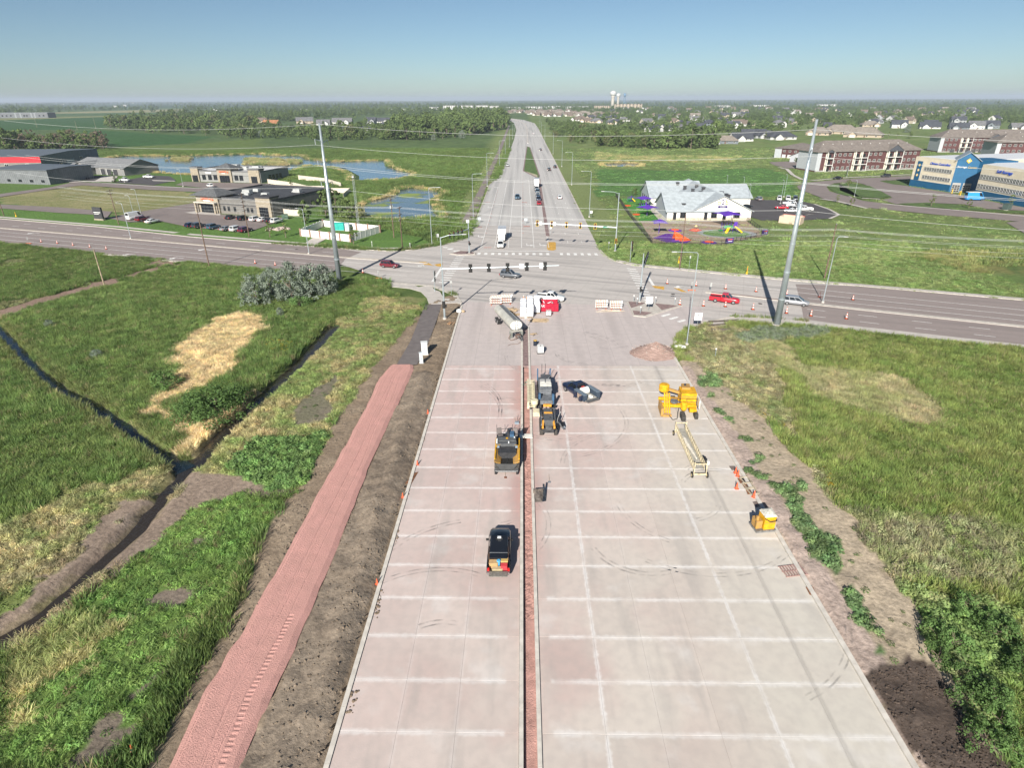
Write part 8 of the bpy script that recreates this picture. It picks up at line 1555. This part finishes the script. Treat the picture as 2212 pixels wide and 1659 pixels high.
sign(g('H',445,1062), 3.0, 1.3, 1.45, 'square white lane sign on the big traffic island', marks=MK); sign(g('H',856,1212), 3.1, 1.35, 1.45, 'square white lane sign at the curved kerb', marks=MK); sign(s(1411.5,882), 3.0, .5, 1.1, 'narrow sign turned away beside the pallets', M_HVAC); sign(g('F',280,412), 2.6, .8, 1.0, 'grey sign back beside the asphalt trail', M_HVAC); sign(g('F',578,300), 3.6, .9, .9, 'white prohibition sign beside the small island', marks=((0,0,.5,.1),)); sign(g('F',1795,170), 2.6, .8, .9, 'white sign beside the highway verge', marks=((0,0,.2,.4),)); sign(g('F',1395,330), 2.2, .5, .5, 'small keep side sign in the median', marks=((0,0,.15,.2),))
sign(g('F',690,215), 1.8, 1.0, .8, 'pale temporary sign on the highway shoulder', mat('sign_pale', (.5,.58,.62), .6)); sign(g('F',1150,225), 1.8, 1.0, .8, 'pale temporary sign between highway lanes', mat('sign_pale', (.5,.58,.62), .6)); sign(g('H',970,895), 2.0, .35, .9, 'narrow sign in the daycare side median', M_HVAC); sign(g('H',790,700), 3.2, .3, .6, 'slim marker post below the playground', M_HVAC); sign(g('H',108,545), 2.4, .3, .5, 'slim sign post near the far signal mast', M_HVAC); sign(g('F',415,935), 3.2, .5, .5, 'slim sign post on the corner grass', M_HVAC)
t = thing('monument_sign', 'dark monument sign beside the street drive', 'sign', g('A',848,1110), anp); MB().box(-2,2,-.3,.3,.4,4.4).build('sign_body', mat('sign_dark', (.05,.05,.055), .6), t); MB().box(-2.2,2.2,-.4,.4,-.1,.5).build('base', STONE, t); MB().box(-1.6,1.6,-.34,-.3,2.6,2.8).build('sign_line', M_SIGNW, t); MB().box(-1.6,.8,-.34,-.3,2.1,2.25).build('sign_line', M_SIGNW, t)
for p, w_, lb in ((g('D',1315,1605),2.6,'purple banner sign on the playground fence'),(g('D',1665,1520),2.0,'small dark banner at the fence corner')):
    t = thing('banner_sign', lb, 'sign', p, R(18)); block('panel', mat('banner_purple', (.045,.02,.16), .6, var=0), t, (0,-.2,1.05), (w_,.06,1.5)); block('lettering', M_ORANGE, t, (.1,-.25,1.35), (w_*.6,.03,.2)); block('lettering', M_SIGNW, t, (.2,-.25,.85), (w_*.5,.03,.14)); [block('post', BKP, t, (x,-.1,.7), (.06,.06,1.5)) for x in (-w_/2,w_/2)]
# ------------------------------------------------------------------ cones
ORC = mat('cone_orange', (.72,.12,.05), .6, var=.08); WHC = mat('cone_white', (.8,.8,.78), .6, var=0); BASEM = mat('cone_base', (.16,.05,.03), .8, var=.1)
def conetall(p, label, group, h=1.25):
    t = thing('traffic_cone', label, 'cone', p, 0, group); MB().box(-.32,.32,-.32,.32,0,.09).build('base', BASEM, t)
    for k in range(5): r0, r1 = .16-.026*k, .16-.026*(k+1); MB().cyl((0,0,.09+k*h/5),(0,0,.09+(k+1)*h/5),r0,r1,10).build('sleeve' if k % 2 == 0 else 'reflective_band', ORC if k % 2 == 0 else WHC, t)
    return t
for k, (x, y) in enumerate(((712,1008),(912,1018),(1098,1024),(1332,1048),(1616,1080),(1824,1103),(2124,1128))): conetall(g('H',x,y), ORD[k]+' tall orange and white cone from the big traffic island along the outer lane', 'cones along the outer lane')
for k, (x, y) in enumerate(((605,828),(850,845),(1100,872),(1358,896),(1620,920),(1897,942),(2180,966))): conetall(g('H',x,y), ORD[k]+' slim orange and white cone from the east crosswalk along the street median', 'cones along the street median', 1.0)
for k, (nm, x, y) in enumerate((('A',350,1296),('A',487,1308),('A',620,1326),('A',763,1340),('A',903,1357),('A',2168,1476),('B',270,1478),('B',440,1492),('B',733,1540),('B',1183,1556))): conetall(g(nm,x,y), ORD[k]+' slim orange cone from the street end along the marsh side lane', 'cones along the marsh side lane', .85)
def cone(p, label, group=None, fl=False):
    t = thing('small_cone', label, 'cone', p, random.uniform(0,6), group); MB().box(-.2,.2,-.2,.2,0,.05).build('base', ORC, t); MB().cyl((0,0,.05),(0,0,.82),.16,.035,12).build('sleeve', ORC, t); return t
for (x, y), lb in zip(gp('K',(912,966),(932,994),(922,1105),(1075,1180)), ('orange cone behind the other of the drain pair','orange cone before the other of the drain pair','orange cone standing alone by the drain row','orange cone leaning on the lowest drain frame')): cone((x,y), lb)
for (x, y), lb in zip(Gp((907,1004),(876,1075),(929,893),(822,1262)), ('orange cone at the rusty inlet','orange cone below the rusty inlet','small orange cone far along the trail kerb','orange cone in the clods by the trail kerb')): cone((x-.3,y), lb).scale = (.75,.75,.75)
cone(G(289,1628), 'orange cone in the weeds beside a wooden lath'); t = thing('survey_lath', 'pale wooden lath leaning over the cone in the weeds', 'stake', G(296,1606), .4); o = MB().box(-.03,.03,-.02,.02,0,1.5).build('stake', mat('stake_wood', (.6,.36,.2), .8), t); o.rotation_euler = (R(55),0,0); o2 = MB().box(-.05,.05,-.03,.03,1.1,1.3).build('flagging', mat('string_green', (.06,.22,.14), .7), t); o2.rotation_euler = (R(55),0,0)
def portsign(p, label, rz=0): 
    t = thing('sign_stand', label, 'sign stand', p, rz); [MB().obox((sx*.7,-.4,.08),(sx*.7,.4,.08),.12,.12).build('foot', mat('foot_orange', (.75,.18,.05), .6), t) for sx in (-1,1)]; MB().obox((-.7,0,.15),(.7,0,.15),.08,.1).build('beam', mat('foot_orange', (.75,.18,.05), .6), t); MB().box(-.04,.04,-.03,.03,.1,2.0).build('post', STL, t); block('sign_panel', M_HVAC, t, (0,.06,1.5), (.3,.04,.9))
portsign(g('H',812,886), 'folded sign stand with orange feet in the daycare side median'); portsign(g('B',1318,1606), 'folded sign stand with orange feet at the marsh kerb'); portsign(g('A',243,1310), 'folded sign stand with orange feet near the street end')
for nm, x, y, h, lb in (('H',1280,748,2.0,'orange and yellow hydrant marker on the meadow verge'),('H',702,655,1.8,'yellow cable marker beside the leaning pole'),('A',138,1080,1.6,'yellow cable marker beside the street lawn')): t = thing('cable_marker', lb, 'marker', g(nm,x,y)); MB().cyl((0,0,0),(0,0,h),.07,n=8).build('post', YLW, t); MB().cyl((0,0,h*.55),(0,0,h),.1,.02,8).build('sleeve', ORC, t); MB().lathe((0,0,0),[(.3,0),(.22,.2),(.22,.5),(.05,.6)],9).build('collar', YLW, t)
for nm, x, y, lb in (('H',320,985,'post with round top on the big traffic island edge'),('H',668,1010,'post with round top at the island tip'),('H',377,1085,'post with round top in the red island paving'),('H',348,1010,'pale push button post on the big island'),('H',505,1000,'tall pale post on the big island'),('B',1585,1350,'short white post at the pond kerb'),('B',1262,1335,'pair of utility posts on the compound lawn'),('H',1012,1450,'white vent pipe in the roadside weeds')): t = thing('marker_post', lb, 'post', g(nm,x,y)); MB().cyl((0,0,-.1),(0,0,1.3),.05,n=8).build('post', POLE if nm != 'B' else WHC, t); MB().lathe((0,0,1.25),[(.05,0),(.13,.08),(.13,.2),(.03,.28)],9).build('cap', WHC, t)
for (x, y), lb in zip(gp('H',(1395,998),(655,918))+gp('B',(620,1357)), ('dark manhole cover behind the red pickup','small manhole cover on the junction','dark manhole cover near the compound')): tag(MB().cyl((0,0,0),(0,0,.02),.42,n=18).build('manhole_cover', mat('iron', (.09,.075,.07), .7), None, (x,y,.012)), lb, 'manhole')
b_ = thing('landscape_boulders', 'bed of pale landscape boulders on the shop lawn', 'boulders', g('B',470,1190)); [link('boulder', rk, b_, (random.uniform(-3.4,3.4), random.uniform(-2.4,2.4), 0), random.uniform(0,6), tuple(random.uniform(1.2,2.4) for _ in range(3))) for k in range(26)]
# ------------------------------------------------------------------ playground
TANS = mat('play_wood_chips', (.33,.25,.185), .95, var=.15, scale=1.2, bump=.3); TURF = mat('play_turf', (.06,.22,.03), .9, var=.12, scale=1); PUR = mat('shade_purple', (.10,.035,.36), .7, var=.06); PUR2 = mat('rubber_purple', (.12,.03,.28), .8, var=.1); ORR = mat('rubber_orange', (.78,.10,.015), .7, var=.08); GRY = mat('rubber_grey', (.30,.32,.33), .9, var=.1)
sheet('play_yard', TANS, gp('D',(440,1380),(1500,1375),(1672,1508),(1630,1540),(1480,1562),(1260,1618),(930,1598),(562,1598)), .12, 'tan wood chip play yard of the daycare'); sheet('play_lawn', TURF, gp('D',(240,1155),(545,1160),(560,1290),(632,1380),(432,1380),(330,1250)), .14, 'bright green artificial lawn beside the daycare'); sheet('play_walk', M_WALK, gp('D',(545,1160),(600,1260),(700,1380),(1490,1374),(1500,1382),(640,1388),(545,1280)), .16, 'pale walk round the daycare wall')
def oval(c, a, b_): return [(c[0]+a*math.cos(t), c[1]+b_*math.sin(t)) for t in np.linspace(0, 2*math.pi, 26, endpoint=False)]
c0 = g('D',1295,1505); sheet('play_ring', GRY, oval(c0, 9.0, 6.3), .15, 'grey rubber ring round the slides'); sheet('play_lawn', mat('turf_soft', (.12,.22,.07), .9, var=.1), oval((c0[0]-.3,c0[1]-.2), 7.0, 4.8), .17, 'green oval under the slides')
for (x, y), a, lb in ((g('D',783,1475),2.2,'flat orange and purple disc behind the big mound'),(g('D',1120,1595),2.3,'flat orange and purple disc at the fence'),(g('D',985,1472),2.0,'flat red disc round the spring rider')): t = thing('play_mound', lb, 'play mound', (x,y,.12)); MB().lathe((0,0,0),[(a,0),(a*.8,.18),(a*.62,.26)],22).build('purple_rim', PUR2 if 'spring' not in lb else mat('rubber_red', (.5,.08,.05), .8), t); MB().lathe((0,0,.02),[(a*.6,.2),(a*.5,.36),(a*.2,.46),(.02,.48)],20).build('orange_top', ORR, t)
tag(MB().prism(gp('D',(570,1550),(640,1525),(690,1508),(860,1515),(870,1545),(935,1580),(900,1602),(700,1592)), .1, .2).build('play_mat', PUR2), 'large purple rubber mat under the orange mound', 'play mat')
t = thing('play_hill', 'large orange rubber climbing hill in the play yard', 'play hill', (*g('D',770,1570),.15)); rows = []
for q in np.linspace(0, 1, 12): rows.append([(( -5.2 if math.cos(a) < 0 else 4.0)*q*math.cos(a), 2.1*q*math.sin(a)+.4*(1-q), 2.3*(1-q**1.1)*(1+.12*math.sin(4*a))) for a in np.linspace(0, 2*math.pi, 28, endpoint=False)])
MB().loft(rows, cap=False).build('hill', ORR, t); MB().box(-1.2,1.2,-2.2,-1.9,.1,.4).build('climbing_step', PUR2, t)
def shade(p, w, h, label, n=1, rz=0):
    t = thing('shade_sail', label, 'shade', (*p,.12), rz); w2 = w/2
    MB().add([(-w2,-w2,h-.5),(w2,-w2,h-.5),(w2,w2,h-.5),(-w2,w2,h-.5),(0,0,h+.5),(0,-w2*.86,h-.3),(w2*.86,0,h-.3),(0,w2*.86,h-.3),(-w2*.86,0,h-.3)],[(0,5,4),(5,1,4),(1,6,4),(6,2,4),(2,7,4),(7,3,4),(3,8,4),(8,0,4)]).build('canopy', PUR, t)
    for k in range(n): a = k*6.283/max(1,n); r_ = 0 if n == 1 else w2*.55; MB().cyl((r_*math.cos(a),r_*math.sin(a),-.1),(r_*math.cos(a),r_*math.sin(a),h-.2),.09,n=8).build('post', mat('post_purple', (.14,.06,.36), .5) if n == 1 else M_DFRAME, t)
shade(g('D',622,1505), 4.6, 3.9, 'single post purple shade over the play yard'); shade(g('D',1293,1440), 7.0, 4.6, 'large purple shade over the climbing frame', 4, .3); shade(g('D',470,1240), 5.5, 3.6, 'purple shade beside the grey gable wall', 4, .4); shade(g('D',505,1330), 6.0, 3.4, 'low purple shade on the green lawn', 1, .6)
def playset(p, label, slides, k=1., rz=0):
    t = thing('play_structure', label, 'play structure', (*p,.15), rz)
    GR_ = mat('play_green', (.02,.26,.08), .5, var=.05); PLY = mat('play_yellow', (.78,.50,.01), .4, var=.04)
    for x in (-2,-.6,.6,2):
        for y in (-.8,.8): MB().cyl((x*k,y*k,0),(x*k,y*k,2.4*k),.06,n=6).build('post', PUR, t)
    MB().box(-2*k,2*k,-.8*k,.8*k,1.15*k,1.25*k).build('deck', GR_, t); MB().box(-2*k,.4*k,-.85*k,-.8*k,1.25*k,1.9*k).build('side_panel', GR_, t); MB().box(1.2*k,2.1*k,.2*k,.3*k,1.4*k,2.6*k).build('climb_panel', PUR, t); MB().box(-3*k,-2*k,-.6*k,.6*k,.5*k,.6*k).build('step', GR_, t)
    for sx, yaw in slides:
        rows = [[(sx*k+u*.38*k, -.8*k-q*2.6*k, (1.25*(1-q)**.8+.15+.22*abs(u))*k) for u in (-1,-.5,0,.5,1)] for q in np.linspace(0, 1, 9)]
        m_ = MB(); m_.add([p_ for r_ in rows for p_ in r_], [(i*5+j, i*5+j+1, (i+1)*5+j+1, (i+1)*5+j) for i in range(8) for j in range(4)]); o = m_.build('slide', PLY, t); o.rotation_euler = (0,0,R(yaw))
    return t
playset(g('D',1320,1490), 'green and purple climbing frame with two yellow slides', ((.1,-38),(.8,28)), 1.15, .1); playset(g('D',470,1255), 'purple and yellow toddler climber under the shade', ((0,20),), .8, .5); playset(g('D',345,1185), 'purple toddler climber on the green lawn', ((0,-30),), .8, 1.0)
t = thing('spring_rider', 'small spring rider on the red disc', 'spring rider', (*g('D',988,1462),.3)); MB().cyl((0,0,0),(0,0,.5),.12,n=8).build('spring', STL, t); MB().lathe((0,0,.5),[(.1,0),(.45,.15),(.4,.4),(.1,.6)],10).build('rider_body', mat('rider_cream', (.7,.55,.25), .6), t)
for (x, y), lb in zip(gp('D',(316,1228),(402,1316)), ('orange hopping mat on the green lawn','second orange hopping mat on the green lawn')): tag(MB().prism(oval((x,y),1.3,1.6), .13, .2).build('play_mat', ORR), lb, 'play mat')
# black wire fence round the playground: posts, rails and wire mesh
FP = gp('D',(195,1130),(330,1330),(440,1470),(555,1602),(930,1612),(1240,1622),(1480,1565),(1685,1520),(1490,1380)); t = thing('wire_fence', 'black wire mesh fence round the daycare playground', 'fence', (*FP[0],0)); BF = mat('fence_black', (.02,.02,.02), .6, var=0); o0 = FP[0]
for a, b_ in zip(FP[:-1], FP[1:]):
    d, l = unit(a, b_); n = max(1, round(l/2.6)); rz = math.atan2(d[1], d[0])
    for k in range(n): p = off(a, d, k*l/n); block('post', BF, t, (p[0]-o0[0],p[1]-o0[1],.75), (.09,.09,1.6), rz)
    ms = MB(); q = 0.
    while q < l: p = off(a, d, q); ms.obox((p[0]-o0[0],p[1]-o0[1],.1),(p[0]-o0[0],p[1]-o0[1],1.5),.022,.022); q += .3
    for z in (.15,.5,.85,1.2,1.5): ms.obox((a[0]-o0[0],a[1]-o0[1],z),(b_[0]-o0[0],b_[1]-o0[1],z),.03 if z < 1.5 else .06,.03 if z < 1.5 else .06)
    ms.build('wire_mesh', BF, t)
# ------------------------------------------------------------------ two workers behind the pallets
def person(p, rz, label, shirt, hat):
    me = bpy.data.meshes.new('person'); J = [(0,0,.95),(0,.02,1.15),(0,.03,1.38),(0,.04,1.50),(0,.02,1.60),(0,0,1.74),(-.19,.02,1.40),(-.25,-.1,1.14),(-.16,-.3,1.05),(.19,.02,1.40),(.25,-.1,1.14),(.16,-.3,1.05),(-.10,0,.9),(-.12,-.04,.5),(-.12,.03,.08),(-.12,-.12,.03),(.10,0,.9),(.12,-.02,.5),(.12,.04,.08),(.12,-.11,.03)]
    E_ = [(0,1),(1,2),(2,3),(3,4),(4,5),(2,6),(6,7),(7,8),(2,9),(9,10),(10,11),(0,12),(12,13),(13,14),(14,15),(0,16),(16,17),(17,18),(18,19)]; Rr = [.15,.15,.17,.07,.10,.085,.08,.055,.045,.08,.055,.045,.11,.075,.055,.045,.11,.075,.055,.045]
    me.from_pydata(J, E_, []); o = bpy.data.objects.new('person', me); col.objects.link(o); o.location = (*p,.0); o.rotation_euler = (0,0,rz); md = o.modifiers.new('skin', 'SKIN')
    for v, r_ in zip(me.skin_vertices[0].data, Rr): v.radius = (r_, r_*.85)
    me.skin_vertices[0].data[0].use_root = True; o.modifiers.new('sub', 'SUBSURF').levels = 1; o.modifiers['sub'].render_levels = 2; me.materials.append(mat('work_trousers', (.06,.07,.1), .8)); tag(o, label, 'person')
    MB().lathe((0,.02,1.0),[(.19,0),(.20,.2),(.22,.38),(.12,.5)],12).build('vest', mat('vest_%d' % int(shirt[0]*99), shirt, .7), o); MB().lathe((0,.01,1.52),[(.03,0),(.085,.05),(.1,.13),(.08,.22),(.02,.26)],10).build('face', mat('skin', (.42,.25,.17), .6), o); MB().lathe((0,.01,1.70),[(.15,0),(.125,.02),(.115,.08),(.02,.15)],12).build('hard_hat', mat('hat_%d' % int(hat[0]*99), hat, .4), o)
    for sx in (-1,1): MB().lathe((sx*.16,-.3,1.02),[(.02,-.05),(.045,0),(.04,.06),(.02,.1)],7).build('hand', mat('skin', (.42,.25,.17), .6), o); [MB().cyl((sx*.16+(k-1.5)*.018,-.32,1.0),(sx*.16+(k-1.5)*.02,-.37,.93-.01*(k%2)),.009,n=5).build('finger', mat('skin', (.42,.25,.17), .6), o) for k in range(4)]; MB().cyl((sx*.13,-.31,1.03),(sx*.10,-.35,.98),.011,n=5).build('thumb', mat('skin', (.42,.25,.17), .6), o); MB().lathe((sx*.045,-.075,1.64),[(.004,-.012),(.012,0),(.004,.012)],6).build('eye', BKP, o)
p1_ = s(1406,801,1.3); person((p1_[0],p1_[1]+.2), .2, 'worker in peach vest and white hat behind the pallets', (.75,.38,.22), (.7,.7,.68)); p2_ = s(1416,800,1.3); person((p2_[0],p2_[1]+.2), -.3, 'worker in peach vest and dark cap behind the pallets', (.8,.45,.2), (.05,.07,.12))
t = thing('sack_bundle', 'white and brown sack bundle at the kerb by the light pole', 'bundle', (*g('F',490,1105),.0), .4); MB().lathe((0,0,0),[(.2,0),(.55,.2),(.5,.6),(.15,.75)],10).build('sack', mat('tank_white', (.75,.75,.72), .5), t); MB().lathe((.8,-.1,0),[(.15,0),(.4,.12),(.3,.4),(.05,.5)],9).build('sack', WOODM, t)  # two sacks standing in for an unclear white and brown shape
# ================================================================== haze
hb_ = MB().box(-22500,22500,-300,22500,-2.5,92); hz = hb_.build('haze', None); hz['kind'] = 'stuff'; hz['label'] = 'thin pale summer haze over the plain'; hz['category'] = 'haze'
hm = bpy.data.materials.new('haze'); hm.use_nodes = True; N = hm.node_tree.nodes; N.remove(N['Principled BSDF']); pv_ = N.new('ShaderNodeVolumePrincipled'); pv_.inputs['Color'].default_value = (.66,.76,.90,1); pv_.inputs['Density'].default_value = HAZE; pv_.inputs['Anisotropy'].default_value = .0
hm.node_tree.links.new(pv_.outputs[0], N['Material Output'].inputs['Volume']); hz.data.materials.append(hm)
